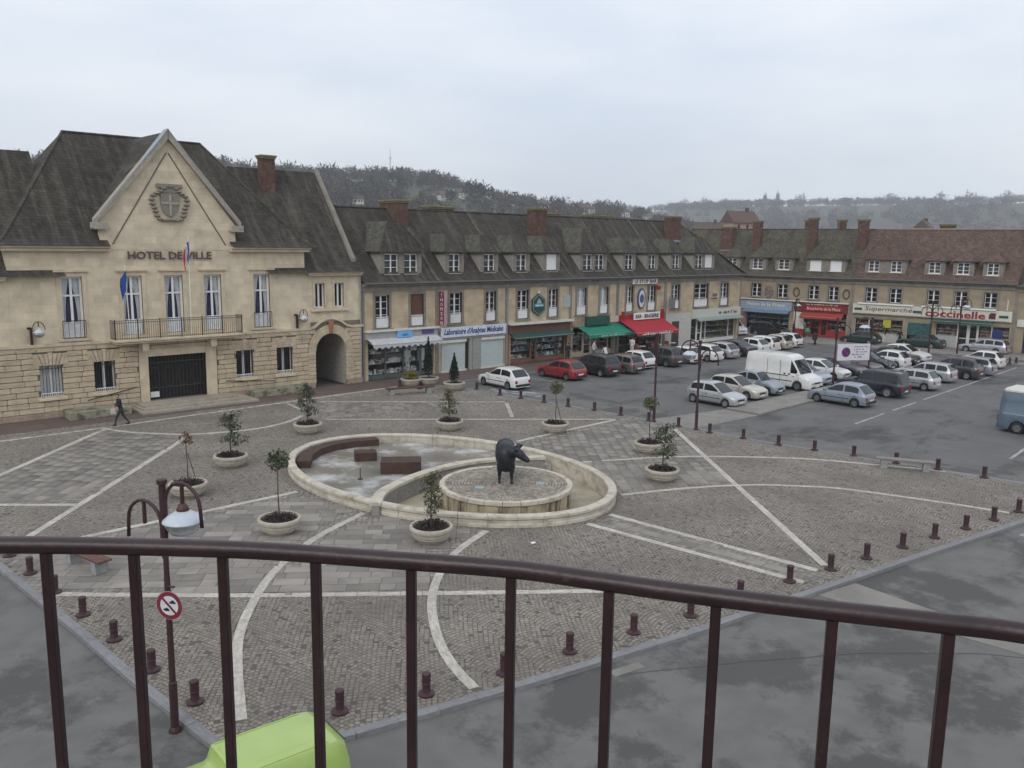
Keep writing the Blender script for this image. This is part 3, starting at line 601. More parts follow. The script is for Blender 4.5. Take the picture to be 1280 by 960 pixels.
# ---------------------------------------------------------------- town hall
TC = 19.65
TH = Frame(TC, 51.4, 0); t = TH.thing('town_hall', 'cream stone town hall with tall pointed gable, balcony and steep dark roof', 'town hall', 0)
GW = [-7.0, -4.2, 4.3, 7.1]; FW = [-5.65, -2.4, 0, 2.4, 5.65]
gh = [(c-.57, c+.57, 1.15, 2.98) for c in GW]; door = (-1.75, 1.75, .36, 3.02)
# ground floor: dark joint wall with raised blocks
AU, AR, AS = 10.6, 1.2, 2.5                       # archway centre, radius, springing
archpoly = [(AU+AR*math.cos(math.pi*k/16), AS+AR*math.sin(math.pi*k/16)) for k in range(17)]
gw = wall(t, 'wall', JOINT, -13.1, 9.1, 0, 4.0, gh+[door])
b = MB()                                            # round the archway
b.quad((9.1, 0, 0), (AU-AR, 0, 0), (AU-AR, 0, AS), (9.1, 0, AS)); b.quad((AU+AR, 0, 0), (13.1, 0, 0), (13.1, 0, AS), (AU+AR, 0, AS))
for (p, q) in zip(archpoly, archpoly[1:]): b.quad((p[0], 0, p[1]), (q[0], 0, q[1]), (q[0], 0, 4.5), (p[0], 0, 4.5))
b.quad((9.1, 0, AS), (AU-AR, 0, AS), (AU-AR, 0, 4.5), (9.1, 0, 4.5)); b.quad((AU+AR, 0, AS), (13.1, 0, AS), (13.1, 0, 4.5), (AU+AR, 0, 4.5))
b.build('wall', JOINT, t, fix=False)
tun = MB(); pp = [(AU+AR, 0)]+archpoly+[(AU-AR, 0)]
for p, q in zip(pp, pp[1:]): tun.quad((p[0], 0, p[1]), (q[0], 0, q[1]), (q[0], 9.5, q[1]), (p[0], 9.5, p[1]))
tun.quad((AU-AR, 9.5, 0), (AU+AR, 9.5, 0), (AU+AR, 9.5, AS+AR), (AU-AR, 9.5, AS+AR)); tun.build('passage', mat('passage_render', (.33, .31, .27), .9, var=.2), t, fix=False)
MB().box(AU-.9, AU+AR-.05, 8.9, 9.3, .0, 1.1).build('passage_gate', BLACKP, t)
UB = MB().box(-.5, .5, -.5, .5, -.5, .5).mesh('stone_block', BOSS, bevel=.07)
ch = .305; nb = 0
vou = [(c-.85, c+.85, 2.98, 3.62) for c in GW]
for r in range(12):
    z = .34+r*ch; u = -13.05+(random.random()*.5)
    while u < 13.05:
        ln = random.uniform(.62, 1.25); a, e = u, min(u+ln, 13.05); u = e
        segs = [(a, e)]
        for h in gh+vou+[(-2.3, 2.45, 0, 3.5)]+[(AU-AR-.55-(0 if z < AS-.2 else -.0), AU+AR+.5, 0, AS+.1)]:
            if z+ch*.5 > h[2] and z+ch*.5 < h[3]:
                ns = []
                for (p, q) in segs:
                    if q <= h[0] or p >= h[1]: ns.append((p, q))
                    else:
                        if p < h[0]: ns.append((p, h[0]))
                        if q > h[1]: ns.append((h[1], q))
                segs = ns
        if z+ch/2 > AS+.1:
            rr = 1.78; dz = z+ch/2-AS
            hw = math.sqrt(max(0, rr*rr-dz*dz)); ns = []
            for (p, q) in segs:
                if q <= AU-hw or p >= AU+hw: ns.append((p, q))
                else:
                    if p < AU-hw: ns.append((p, AU-hw))
                    if q > AU+hw: ns.append((AU+hw, q))
            segs = ns
        for p, q in segs:
            if q-p < .12: continue
            o = ob('stone_block', UB, gw, ((p+q)/2, -.02+random.uniform(-.008, .008), z+ch/2)); o.scale = (q-p-.022, .16, ch-.032); nb += 1
for c in GW:                                        # flat arches of wedge stones
    for k in range(7):
        a0, a1 = -.57+1.14*k/7, -.57+1.14*(k+1)/7; s = 1.5
        if k in (0, 6): sd = -1 if k == 0 else 1; MB().ext([(c+sd*.585, 2.99), (c+sd*.87, 2.99), (c+sd*.87, 3.6)], -.085, .1).build('filler_stone', BOSS, gw, bevel=.01)
        MB().ext([(c+a0+.008, 2.99), (c+a1-.008, 2.99), (c+a1*s-.008, 3.6+(.06 if k == 3 else 0)), (c+a0*s+.008, 3.6+(.06 if k == 3 else 0))], -.1, .1).build('voussoir', BOSS, gw, bevel=.02)
for k in range(15):                                 # archway ring
    a0, a1 = math.pi*k/15+.012, math.pi*(k+1)/15-.012; r1 = 1.76 if k != 7 else 2.0
    P = [(AU+rr*math.cos(a), AS+rr*math.sin(a)) for rr, a in ((AR, a0), (r1, a0), (r1, a1), (AR, a1))]
    MB().ext(P, -.12 if k != 7 else -.18, .1).build('voussoir' if k != 7 else 'keystone', BOSS if k != 7 else mat('terracotta_stone', (.32, .16, .08), .9, var=.2), gw, bevel=.02)
for s in (-1, 1):                                   # archway jamb stones
    for k in range(8): MB().box(AU+s*(AR+.28)-.28+.004, AU+s*(AR+.28)+.28-.004, -.12, .1, .34+k*.27, .34+k*.27+.255).build('jamb_stone', BOSS, gw, bevel=.02)
MB().box(-13.15, -2.3, -.14, 0, 0, .33).box(2.45, AU-AR-.05, -.14, 0, 0, .33).box(AU+AR+.05, 13.12, -.14, 0, 0, .33).build('plinth', mat('plinth_stone', (.36, .27, .21), .9, var=.2, dirt=((.2, .17, .13), 1.2, .5, .8)), t, bevel=.02)
# string course, arched over the passage
sc_ = MB().box(-13.2, 8.95, -.16, .0, 4.0, 4.16).box(-13.2, 8.95, -.09, .0, 3.9, 3.998)
hp = [(8.95, 4.0), (9.35, 4.08), (9.8, 4.42), (10.3, 4.62), (AU, 4.66), (10.9, 4.62), (11.4, 4.42), (11.85, 4.1), (12.3, 4.0), (13.2, 4.0)]
for (p, q) in zip(hp, hp[1:]): sc_.ext([(p[0], p[1]), (q[0], q[1]), (q[0], q[1]+.16), (p[0], p[1]+.16)], -.16, 0)
sc_.build('string_course', CREAMP, t)
# upper walls
fh = [(c-.55, c+.55, 4.36, 7.8) for c in FW]
up = wall(t, 'wall', CREAM, -8.75, 8.75, 4.0, 9.3, fh, depth=10.4, y=0)
wh = [(9.5, 10.22, 5.46, 7.12), (11.0, 11.72, 5.46, 7.12)]
wall(t, 'wall', CREAM, 8.75, 13.1, 4.0, 7.85, wh, depth=10.4, y=.03); wall(t, 'wall', CREAM, -13.1, -8.75, 4.0, 7.85, (), depth=10.4, y=.03)
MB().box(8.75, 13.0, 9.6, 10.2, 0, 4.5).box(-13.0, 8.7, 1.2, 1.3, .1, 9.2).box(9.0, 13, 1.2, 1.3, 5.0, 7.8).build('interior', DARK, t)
for i, c in enumerate(FW):
    surround(t, c-.55, c+.55, 4.36, 7.8, .24, CREAMP, top=.26, sill=.14 if abs(c) > 3 else 0)
    MB().box(c-.9, c+.9, -.14, 0, 8.06, 8.16).build('hood_moulding', CREAMP, t)
    casement(t, c-.55, c+.55, 4.36, 7.8, .18, rows=1, transom=6.75, fw=.105, sill=False, curtain='tied')
    pn = pickets(MB(), c-.5, c+.5, 4.42, 5.28, .10, .09, .014); pn.box(c-.5, c+.5, .13, .15, 4.45, 5.2); pn.build('window_panel', mat('white_lattice', (.78, .78, .78), .6), t)
    if abs(c) > 3: pickets(MB(), c-.6, c+.6, 4.4, 5.38, -.1, .24, .012).build('window_rail', IRON, t)
MB().ext([(9.15, 5.22), (12.05, 5.22), (12.05, 5.36), (9.15, 5.36)], -.16, 0.03).build('sill', CREAMP, t)
for h in wh:
    surround(t, h[0], h[1], h[2], h[3], .18, CREAMP, top=.18, sill=0); casement(t, *h, .2, rows=1, fw=.07, sill=False)
for c in GW:
    casement(t, c-.57, c+.57, 1.15, 2.98, .22, rows=1, fw=.07, sill=False, curtain='net' if c in (-7.0,) else None)
    MB().box(c-.72, c+.72, -.2, .1, 1.0, 1.146).build('sill', CREAMP, t, bevel=.015)
    gr = MB(); 
    for k in range(8): u = c-.56+1.12*k/7; gr.box(u-.012, u+.012, .03, .055, 1.16, 2.96)
    gr.box(c-.57, c+.57, .026, .06, 1.3, 1.33).box(c-.57, c+.57, .026, .06, 2.75, 2.78); gr.build('window_grille', IRON, t)
    pickets(MB(), c-.55, c+.55, 1.18, 1.42, .0, .1, .012).build('window_guard', WHITE, t)
# portal
MB().box(-2.28, -1.75, -.12, .25, .2, 3.45).box(1.75, 2.42, -.12, .25, .2, 3.45).box(-1.75, 1.75, -.121, .25, 3.02, 3.449).build('portal', CREAMP, t, bevel=.02)
dg_ = MB().box(-1.75, 1.75, .34, .38, .36, 3.02); dg_.build('door', DARK, t)
dgr = MB()
for k in range(17): u = -1.7+3.4*k/16; dgr.box(u-.014, u+.014, .25, .28, .4, 3.0)
for k in range(4): dgr.tube([(-1.3+.85*k+.3*math.cos(a), .27, 1.7+.62*math.sin(a)) for a in [i*.42 for i in range(16)]], .018, 5)
dgr.box(-1.72, 1.72, .24, .29, 1.02, 1.08).box(-1.72, 1.72, .24, .29, 2.55, 2.6); dgr.build('door_grille', mat('bronze_iron', (.045, .04, .03), .5), t)
MB().box(-1.62, -1.1, .2, .22, .5, .84).build('notice', WHITE, t)
st = MB()
for k in range(3): st.box(-2.6-.3*(2-k)*.6, 3.1+.5*(2-k), -1.5-.42*(2-k), -.142, .0 if k == 0 else .12*k+.001, .12*(k+1))
st.build('steps', mat('step_stone', (.36, .32, .26), .9, var=.15, dirt=((.2, .18, .14), 1, .5, .8)), t)
MB().box(-6.6, -3.35, -1.6, -.145, 0, .46).build('ledge', mat('mossy_stone', (.27, .255, .19), .95, var=.25, dirt=((.09, .1, .06), 1.6, .48, .62)), t, bevel=.03); MB().box(4.3, 8.3, -1.3, -.145, 0, .42).build('ledge', MT['mossy_stone'], t, bevel=.03)
MB().tube([(-5.2, -.14, .8), (-5.2, -.25, .82), (-2.6, -.25, 1.28), (-2.5, -.13, 1.28)], .03, 6).build('handrail', BURG, t); MB().tube([(3.0, -.13, 1.12), (3.0, -.25, 1.12), (6.3, -.25, .8), (6.3, -.13, .78)], .03, 6).build('handrail', IRON, t)
# balcony
MB().box(-3.85, 3.85, -1.0, -.162, 4.05, 4.2).box(-3.75, 3.75, -.9, -.163, 3.93, 4.048).build('balcony', CREAMP, t, bevel=.03)
for k in (-2.05, 2.05): MB().ext([(k-.14, 3.92), (k+.14, 3.92), (k+.14, 3.5), (k-.14, 3.5)], -.7, -.13).build('bracket', CREAMP, t, bevel=.05)
br = MB()
for a, e in (((-3.78, -.94), (3.78, -.94)), ((-3.78, -.94), (-3.78, -.1)), ((3.78, -.94), (3.78, -.1))):
    n = 60 if a[1] == e[1] else 6
    for z in (4.28, 5.18, 5.3): br.tube([(a[0], a[1], z), (e[0], e[1], z)], .016, 5)
    for k in range(n+1): u = a[0]+(e[0]-a[0])*k/n; y = a[1]+(e[1]-a[1])*k/n; br.box(u-.008, u+.008, y-.008, y+.008, 4.2, 5.3)
for k in range(7): u = -3.78+7.56*k/6; br.box(u-.025, u+.025, -.965, -.915, 4.2, 5.36)
br.build('balcony_railing', IRON, t)
# eaves, gable, roofs
for a, e in ((-9.0, -3.55), (3.55, 9.0)):
    MB().box(a, e, -.32, .0, 9.2, 9.38).box(a-.05 if a < 0 else a, e if a < 0 else e+.05, -.45, .0, 9.382, 9.5).build('cornice', CREAMP, t, bevel=.02)
MB().ext([(-4.0, 9.3), (4.0, 9.3), (4.0, 10.85), (0, 15.85), (-4.0, 10.85)], -.02, .3).build('gable', CREAM, t)
for s in (-1, 1):
    MB().ext([(s*4.25, 10.72), (s*4.25, 11.02), (0, 16.18), (0, 15.72)], -.34, .25).build('gable_coping', mat('coping_stone', (.37, .335, .275), .85, var=.15, dirt=((.25, .23, .2), 1, .5, .8)), t, bevel=.02)
    MB().ext([(s*3.55, 10.45), (s*4.35, 10.45), (s*4.35, 10.78), (s*3.7, 10.78)], -.42, .3).build('kneeler', MT['coping_stone'], t, bevel=.03)
    MB().add([(s*4.3, -.36, 10.8), (s*4.3, .3, 10.8), (0, .3, 16.26), (0, -.36, 16.26), (s*4.3, -.36, 10.74), (s*4.3, .3, 10.74), (0, .3, 16.2), (0, -.36, 16.2)], [(0, 1, 2, 3), (4, 7, 6, 5), (0, 3, 7, 4), (1, 5, 6, 2), (0, 4, 5, 1)]).build('gable_flashing', ZINC, t)
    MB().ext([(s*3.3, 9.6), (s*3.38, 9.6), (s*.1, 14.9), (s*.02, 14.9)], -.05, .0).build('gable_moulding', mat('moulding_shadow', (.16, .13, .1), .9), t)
rings = [(0, 9.5), (.05, 9.64), (.1, 9.86), (.17, 10.3), (.3, 11.2), (.6, 13.33), (1, 16.15)]
rf = MB(); vs_ = []
for tt, z in rings:
    x = 9.35-(9.35-4.15)*tt; y0 = -.55+(5.2+.55)*tt; y1 = 10.95-(10.95-5.2)*tt; vs_ += [(-x, y0, z), (x, y0, z), (x, y1, z), (-x, y1, z)]
fs_ = [(i*4+j, i*4+(j+1) % 4, i*4+4+(j+1) % 4, i*4+4+j) for i in range(len(rings)-1) for j in range(4)]
# the front eave is cut where the gable rises through it
rf.add(vs_, [f for f in fs_ if not (f[0] < 8 and f[0] % 4 == 0)])
for i in range(2):
    a, b_ = vs_[i*4], vs_[i*4+1]; c, d = vs_[i*4+5], vs_[i*4+4]
    for s0, s1 in ((-1, -3.6), (3.6, 1)):
        L0, R0 = (a[0], -3.6) if s0 == -1 else (3.6, b_[0]); L1, R1 = (d[0], -3.6) if s0 == -1 else (3.6, c[0])
        rf.quad((L0, a[1], a[2]), (R0, a[1], a[2]), (R1, c[1], c[2]), (L1, c[1], c[2]))
rf.build('roof', ROOF, t, fix=False)
MB().tube([(-4.2, 5.2, 16.14), (4.2, 5.2, 16.14)], .1, 6).build('ridge_tiles', ROOF, t)
for s in (-1, 1): MB().tube([(s*(9.35-5.2*tt), -.55+5.75*tt, z+.02) for tt, z in rings], .075, 6).build('hip_tiles', ROOFM, t)
cg = MB().add([(-4.2, .26, 10.75), (4.2, .26, 10.75), (0, .26, 16.1), (-4.2, 5.2, 10.75), (4.2, 5.2, 10.75), (0, 5.2, 16.1)], [(0, 2, 5, 3), (1, 4, 5, 2)]); cg.build('gable_roof', ROOF, t, fix=False)
for s in (-1, 1):                                    # wing roofs
    wr = MB(); pr = [(-.5, 7.86), (-.2, 8.0), (.15, 8.3), (.6, 8.85), (5.2, 14.85), (10.9, 7.8)]
    for (p, q) in zip(pr, pr[1:]): wr.quad((s*6.0, p[0], p[1]), (s*13.1, p[0], p[1]), (s*13.1, q[0], q[1]), (s*6.0, q[0], q[1]))
    wr.build('wing_roof', ROOF, t, fix=False)
    MB().box(min(s*8.9, s*13.1), max(s*8.9, s*13.1), -.3, .03, 7.62, 7.75).box(min(s*8.85, s*13.1), max(s*8.85, s*13.1), -.4, .03, 7.752, 7.87).build('cornice', CREAMP, t, bevel=.02)
    cp = MB(); P = [(.35, 8.75), (.6, 9.05), (5.2, 15.05)]
    for (p, q) in zip(P, P[1:]): cp.add([(s*12.55, p[0], p[1]-.5), (s*12.95, p[0], p[1]-.5), (s*12.95, q[0], q[1]-.5), (s*12.55, q[0], q[1]-.5), (s*12.65, p[0], p[1]+.02), (s*12.95, p[0], p[1]+.02), (s*12.95, q[0], q[1]+.02), (s*12.65, q[0], q[1]+.02)], [(0, 3, 2, 1), (4, 5, 6, 7), (0, 1, 5, 4), (1, 2, 6, 5), (2, 3, 7, 6), (3, 0, 4, 7)])
    cp.build('verge_coping', ROWG, t)
    MB().tube([(s*13.02, -.1, 7.8), (s*13.02, -.1, .1)], .05, 6).build('downpipe', ZINC, t)
chimney(t, 8.35, 4.2, .95, .7, 12.6, 15.7)
sh = MB(); sp = [(-.52, .62), (.52, .62), (.52, -.05), (.4, -.45), (0, -.75), (-.4, -.45), (-.52, -.05)]
crest = t
shd = MB().ext([(u, 11.95+z) for u, z in sp], -.14, -.0).build('crest_shield', mat('carved_stone', (.24, .215, .18), .95, var=.3, scale=14, bump=.6, bscale=26), crest, bevel=.03)
MB().box(-.07, .07, -.19, -.13, 11.3, 12.5).box(-.5, .5, -.185, -.13, 11.95, 12.07).build('crest_cross', mat('pale_carving', (.36, .33, .28), .95, var=.2), shd)
wr = MB()
for k in range(26):
    a = 2*math.pi*k/26; rr = 1.0+.08*math.sin(5*a); wr.lathe([(.02, -.09), (.15, -.06), (.2, 0), (.15, .06), (.02, .1)], 7, (rr*math.cos(a), -.08, 11.95+rr*.98*math.sin(a)))
wr.box(-.75, .75, -.2, 0, 12.9, 13.12).box(-.5, .5, -.16, 0, 12.62, 12.9); wr.build('crest_wreath', MT['carved_stone'], crest, bevel=0)
text('HOTEL DE VILLE', 'lettering', mat('bronze_letter', (.11, .075, .06), .6), t, -.08, -.07, 8.98, .62, width=4.95, depth=.06, bold=.012)
for u, lab in ((-7.85, 'burgundy wall lantern on the left half of the town hall'), (8.05, 'burgundy wall lantern beside the town hall archway')):
    w = TH.thing('wall_lantern', lab, 'lantern', u, 'lanterns on the town hall wall')
    MB().box(u-.05, u+.05, -.2, -.02, 4.17, 5.1).box(u-.18, u-.02, -.16, -.06, 5.0, 5.12).build('bracket', BURG, w)
    MB().tube([(u+.3+.32*math.cos(a), -.45, 4.95+.48*math.sin(a)) for a in [math.pi*k/8 for k in range(9)]], .022, 6).tube([(u+.3, -.45, 5.42), (u+.3, -.45, 5.15)], .03, 6).tube([(u-.05, -.15, 4.95), (u-.08, -.45, 4.95)], .022, 6).build('hoop', BURG, w)
    MB().lathe([(.04, .22), (.1, .16), (.3, 0), (.3, -.03)], 16, (u+.3, -.45, 4.85)).build('lantern_shade', LANT, w, smooth=True); MB().lathe([(.29, -.03), (.25, -.17), (.16, -.27), (.02, -.3)], 16, (u+.3, -.45, 4.85)).build('lantern_bowl', LGLASS, w, smooth=True)
def flag(u, zt, cols, label, lean):
    f = TH.thing('flag', label, 'flag', u)
    MB().tube([(u, -.9, 4.25), (u+lean*.5, -1.0, zt)], .025, 6).lathe([(.01, .1), (.05, .05), (.01, 0)], 8, (u+lean*.5, -1.0, zt)).build('flag_pole', WHITE, f)
    n = len(cols)
    for k, c in enumerate(cols):                     # cloth hangs in folds
        b = MB(); q = 5
        for i in range(q):
            for j in range(6):
                def P(a, z): w = .75*(k+a)/n; return (u+lean*.5*.9-w*.38+.04*math.sin(z*5+a*3), -1.0-.06*math.sin(a*5+k*2+z*2), zt-.12-z*1.25-w*.75)
                b.quad(P(i/q, j/6), P((i+1)/q, j/6), P((i+1)/q, (j+1)/6), P(i/q, (j+1)/6))
        b.build('flag_cloth', c, f, fix=False, smooth=True)
flag(.6, 10.0, [mat('flag_blue', (.02, .05, .28), .8), mat('flag_white', (.7, .7, .7), .8), mat('flag_red', (.5, .02, .03), .8)], 'blue white and red flag hanging on a white pole above the balcony', 0)
flag(-2.95, 8.35, [mat('euro_blue', (.015, .06, .25), .8)], 'dark blue flag hanging on a white pole at the end of the balcony', -.25)

# ---------------------------------------------------------------- rows of shops
def roofprof(E, RZ, D=10.4):
    return [(-.45, E), (-.1, E+.1), (.3, E+.38), (5.2, RZ), (D+.4, E)]
def roof_y(E, RZ, z): return .3+(z-E-.38)/(RZ-E-.38)*4.9
def row_roof(b, u0, u1, E, RZ, m, hipR=0, D=10.4):
    pr = roofprof(E, RZ, D); r = MB()
    for (p, q) in zip(pr, pr[1:]):
        e0 = u1+.4-hipR*max(0, (p[1]-E)/(RZ-E)) if hipR else u1; e1 = u1+.4-hipR*max(0, (q[1]-E)/(RZ-E)) if hipR else u1
        r.quad((u0, p[0], p[1]), (e0, p[0], p[1]), (e1, q[0], q[1]), (u0, q[0], q[1]))
    if hipR: r.add([(u1+.4, -.45, E), (u1+.4, D+.4, E), (u1+.4-hipR, 5.2, RZ)], [(0, 1, 2)])
    o = r.build('roof', m, b, fix=False)
    MB().tube([(u0, 5.2, RZ+.0), (u1-(hipR or 0), 5.2, RZ+.0)], .09, 6).build('ridge_tiles', m, o)
    MB().tube([(u0+.002, -.5, E-.04), (u1-.002, -.5, E-.04)], .075, 8).build('gutter', GUTT, o)
    MB().box(u0+.003, u1-.003, -.36, .0, E-.22, E-.02).box(u0+.004, u1-.004, -.12, .0, E-.6, E-.222).build('cornice', ROWG, b)
    return o
def dormer(b, wins, E, RZ, zt, z0, z1, m, yf=.55, fm=None, shut=()):
    # wins: [(u0,u1),...] windows side by side under one hipped roof
    a, e = wins[0][0]-.38, wins[-1][1]+.38; ze = z1+.16; yb = lambda z: roof_y(E, RZ, z)
    d = MB(); zb0 = E+.38+(yf-.3)*(RZ-E-.38)/4.9-.1
    d = wall(b, 'dormer', fm or ROWG, a, e, zb0-.05, ze, [(w[0], w[1], z0, z1) for w in wins], th=.2, y=yf)
    for u in (a, e): MB().add([(u, yf, zb0-.05), (u, yf, ze), (u, yb(ze)+.1, ze)], [(0, 1, 2)]).build('dormer_cheek', mat('dormer_render', (.33, .31, .275), .9, var=.15), d, fix=False)
    for i, w in enumerate(wins):
        f = MB(); y = yf+.1
        f.box(w[0], w[0]+.07, y, y+.05, z0, z1).box(w[1]-.07, w[1], y, y+.05, z0, z1).box(w[0]+.07, w[1]-.07, y, y+.05, z1-.07, z1).box(w[0]+.07, w[1]-.07, y, y+.05, z0, z0+.08).box((w[0]+w[1])/2-.05, (w[0]+w[1])/2+.05, y-.01, y+.04, z0+.08, z1-.07)
        for k in (1, 2): zz = z0+(z1-z0)*k/3; f.box(w[0]+.07, w[1]-.07, y+.01, y+.035, zz-.018, zz+.018)
        if i in shut: f = MB().box(w[0], w[1], y-.02, y+.03, z0, z1)
        f.build('dormer_window', WHITE, d)
        if i not in shut: MB().quad((w[0], y+.03, z0), (w[1], y+.03, z0), (w[1], y+.03, z1), (w[0], y+.03, z1)).build('pane', GLASS, d, fix=False)
        MB().box(w[0]-.08, w[1]+.08, yf-.08, yf+.1, z0-.07, z0-.004).build('dormer_sill', WHITE, d)
    MB().quad((a+.05, yf+.5, z0-.3), (e-.05, yf+.5, z0-.3), (e-.05, yf+.5, z1+.1), (a+.05, yf+.5, z1+.1)).build('dormer_interior', mat('dim_net', (.16, .165, .17), .9, var=.3), d, fix=False)
    rzz = zt; mid0, mid1 = (a+e)/2-(e-a)*.16, (a+e)/2+(e-a)*.16; o = .25; yr = yb(rzz)+.15; yv = yb(ze)+.15; yfr = min(yf+.95, yr-.4); kick = (yf-o)
    v = [(a-o, kick, ze), (e+o, kick, ze), (mid0, yfr, rzz), (mid1, yfr, rzz), (mid0, yr, rzz), (mid1, yr, rzz), (a-o, yv, ze), (e+o, yv, ze), (a-o, kick, ze-.07), (e+o, kick, ze-.07), (a-o, yv, ze-.07), (e+o, yv, ze-.07)]
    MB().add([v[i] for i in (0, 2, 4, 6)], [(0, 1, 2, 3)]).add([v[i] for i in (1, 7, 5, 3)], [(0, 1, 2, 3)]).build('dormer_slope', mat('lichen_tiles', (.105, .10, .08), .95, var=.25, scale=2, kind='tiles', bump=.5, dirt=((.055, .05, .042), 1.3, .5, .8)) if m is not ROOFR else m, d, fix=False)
    MB().add(v, [(0, 1, 3, 2), (2, 3, 5, 4), (8, 10, 11, 9), (0, 8, 9, 1), (0, 6, 10, 8), (1, 9, 11, 7)]).build('dormer_roof', m, d, fix=False)
    MB().tube([(a-o, kick, ze+.01), (mid0, yfr, rzz+.01)], .04, 5).tube([(e+o, kick, ze+.01), (mid1, yfr, rzz+.01)], .04, 5).build('dormer_hip', ROOFM, d)
def shutter_pair(b, u0, u1, z0, z1, m):
    w = (u1-u0)/2
    for s, u in ((-1, u0), (1, u1)):
        k = MB().box(u if s < 0 else u-.04, u+.04 if s < 0 else u, -.02, .2, z0+.02, z1-.02); k.build('shutter', m, b)
def awning(b, u0, u1, y, z0, z1, out, m, val=.22, scal=False, name='awning', sides=True):
    n = 24; a = MB(); a.quad((u0, y, z1), (u1, y, z1), (u1, y-out, z0), (u0, y-out, z0)); a.quad((u0, y, z1-.02), (u0, y-out, z0-.02), (u1, y-out, z0-.02), (u1, y, z1-.02))
    for i in range(n*2 if scal else n):
        k = n*2 if scal else n; p, q = u0+(u1-u0)*i/k, u0+(u1-u0)*(i+1)/k; dz = val*(.55+.45*(1 if i % 4 in (1, 2) else .3)) if scal else val
        a.quad((p, y-out, z0), (q, y-out, z0), (q, y-out-.01, z0-dz), (p, y-out-.01, z0-dz))
    o = a.build(name, m, b, fix=False)
    MB().tube([(u0+.05, y, z0+.1), (u0+.05, y-out+.02, z0-.03)], .02, 5).tube([(u1-.05, y, z0+.1), (u1-.05, y-out+.02, z0-.03)], .02, 5).tube([(u0, y-out+.01, z0-.03), (u1, y-out+.01, z0-.03)], .025, 6).build('awning_arm', GREYP, o)
    return o
GOODS = [mat('goods_white', (.6, .6, .58), .7, island=.3), mat('goods_mixed', (.22, .2, .17), .7, island=.8), mat('goods_blue', (.12, .22, .34), .7, island=.6), mat('goods_red', (.3, .08, .06), .7, island=.6), mat('goods_green', (.12, .2, .08), .7, island=.6)]
def display(b, u0, u1, z0, z1, y, n, mats, tall=.3):
    for k, m in enumerate(mats):
        d = MB()
        for _ in range(n):
            u = random.uniform(u0+.1, u1-.1); lev = random.randrange(3); z = z0+(z1-z0)*lev/3; w = random.uniform(.05, .18); h = random.uniform(.08, tall)
            yy = y+random.uniform(.25, .8); d.box(u-w, u+w, yy-.06, yy+.06, z, z+h)
        tag(d.build('window_display', m, b), kind='stuff')
    sh_ = MB()
    for lev in range(3): z = z0+(z1-z0)*lev/3; sh_.box(u0+.05, u1-.05, y+.2, y+.85, z-.03, z-.002)
    sh_.build('display_shelf', OFFW, b)
def shopfront(b, u0, u1, z1, posts, fm, riser=.45, y=.12, rm=None, doors=(), mats=None, n=22, tall=.3, disp=True):
    f = MB(); us = [u0]+list(posts)+[u1]
    for u in us: f.box(u-.05, u+.05, y, y+.08, .0, z1)
    f.box(u0, u1, y+.005, y+.07, z1-.1, z1).build('shop_frame', fm, b)
    for i, (a, e) in enumerate(zip(us, us[1:])):
        dr = i in doors
        MB().quad((a+.05, y+.04, .05 if dr else riser), (e-.05, y+.04, .05 if dr else riser), (e-.05, y+.04, z1-.1), (a+.05, y+.04, z1-.1)).build('shop_window' if not dr else 'shop_door', GLASS, b, fix=False)
        if dr: MB().box(a+.05, a+.15, y, y+.06, .05, z1-.1).box(e-.15, e-.05, y, y+.06, .05, z1-.1).box(a+.15, e-.15, y, y+.06, .05, .25).box(a+.15, e-.15, y, y+.06, 1.0, 1.08).build('door_frame', fm, b)
        else:
            MB().box(a+.05, e-.05, y-.01, y+.07, .0, riser).build('stall_riser', rm or fm, b)
            if disp: display(b, a+.1, e-.1, riser+.05, z1-.3, y, n, mats or GOODS[:2], tall)
    MB().box(u0, u1, 2.4, 2.5, 0, z1).build('shop_back', ROOM, b)
def sign_plate(fr, u, name, label, boxes, txt=(), m=None, cat='sign'):
    s = fr.thing(name, label, cat, u); p = MB()
    for q in boxes: p.box(*q)
    pl = p.build('sign_board', m or OFFW, s, bevel=.012)
    for tx in txt: text(*tx[:1], 'lettering', tx[1], s, *tx[2:5], tx[5], **(tx[6] if len(tx) > 6 else {}))
    return s
def scrawl(m, parent, u0, u1, y, z, h):              # lettering too small to be read in the photograph: stroke-like marks
    k = MB(); u = u0
    while u < u1-.1:
        w = h*random.uniform(.3, .65); hh = h*random.choice((.62, .7, 1, .66))
        if random.random() > .12:
            k.box(u, u+h*.16, y-.012, y, z-h/2, z-h/2+hh); k.box(u+h*.16, u+w, y-.01, y, z-h/2+hh*random.choice((0, .4, .8)), z-h/2+hh*random.choice((.15, .55, .98))+.02)
            if random.random() < .6: k.box(u+w-h*.1, u+w+.01, y-.011, y, z-h/2, z-h/2+h*.62)
        u += w+h*.22
    return tag(k.build('lettering', m, parent), kind='stuff')
E1, RZ1, W0, W1 = 7.04, 12.5, 3.75, 6.15
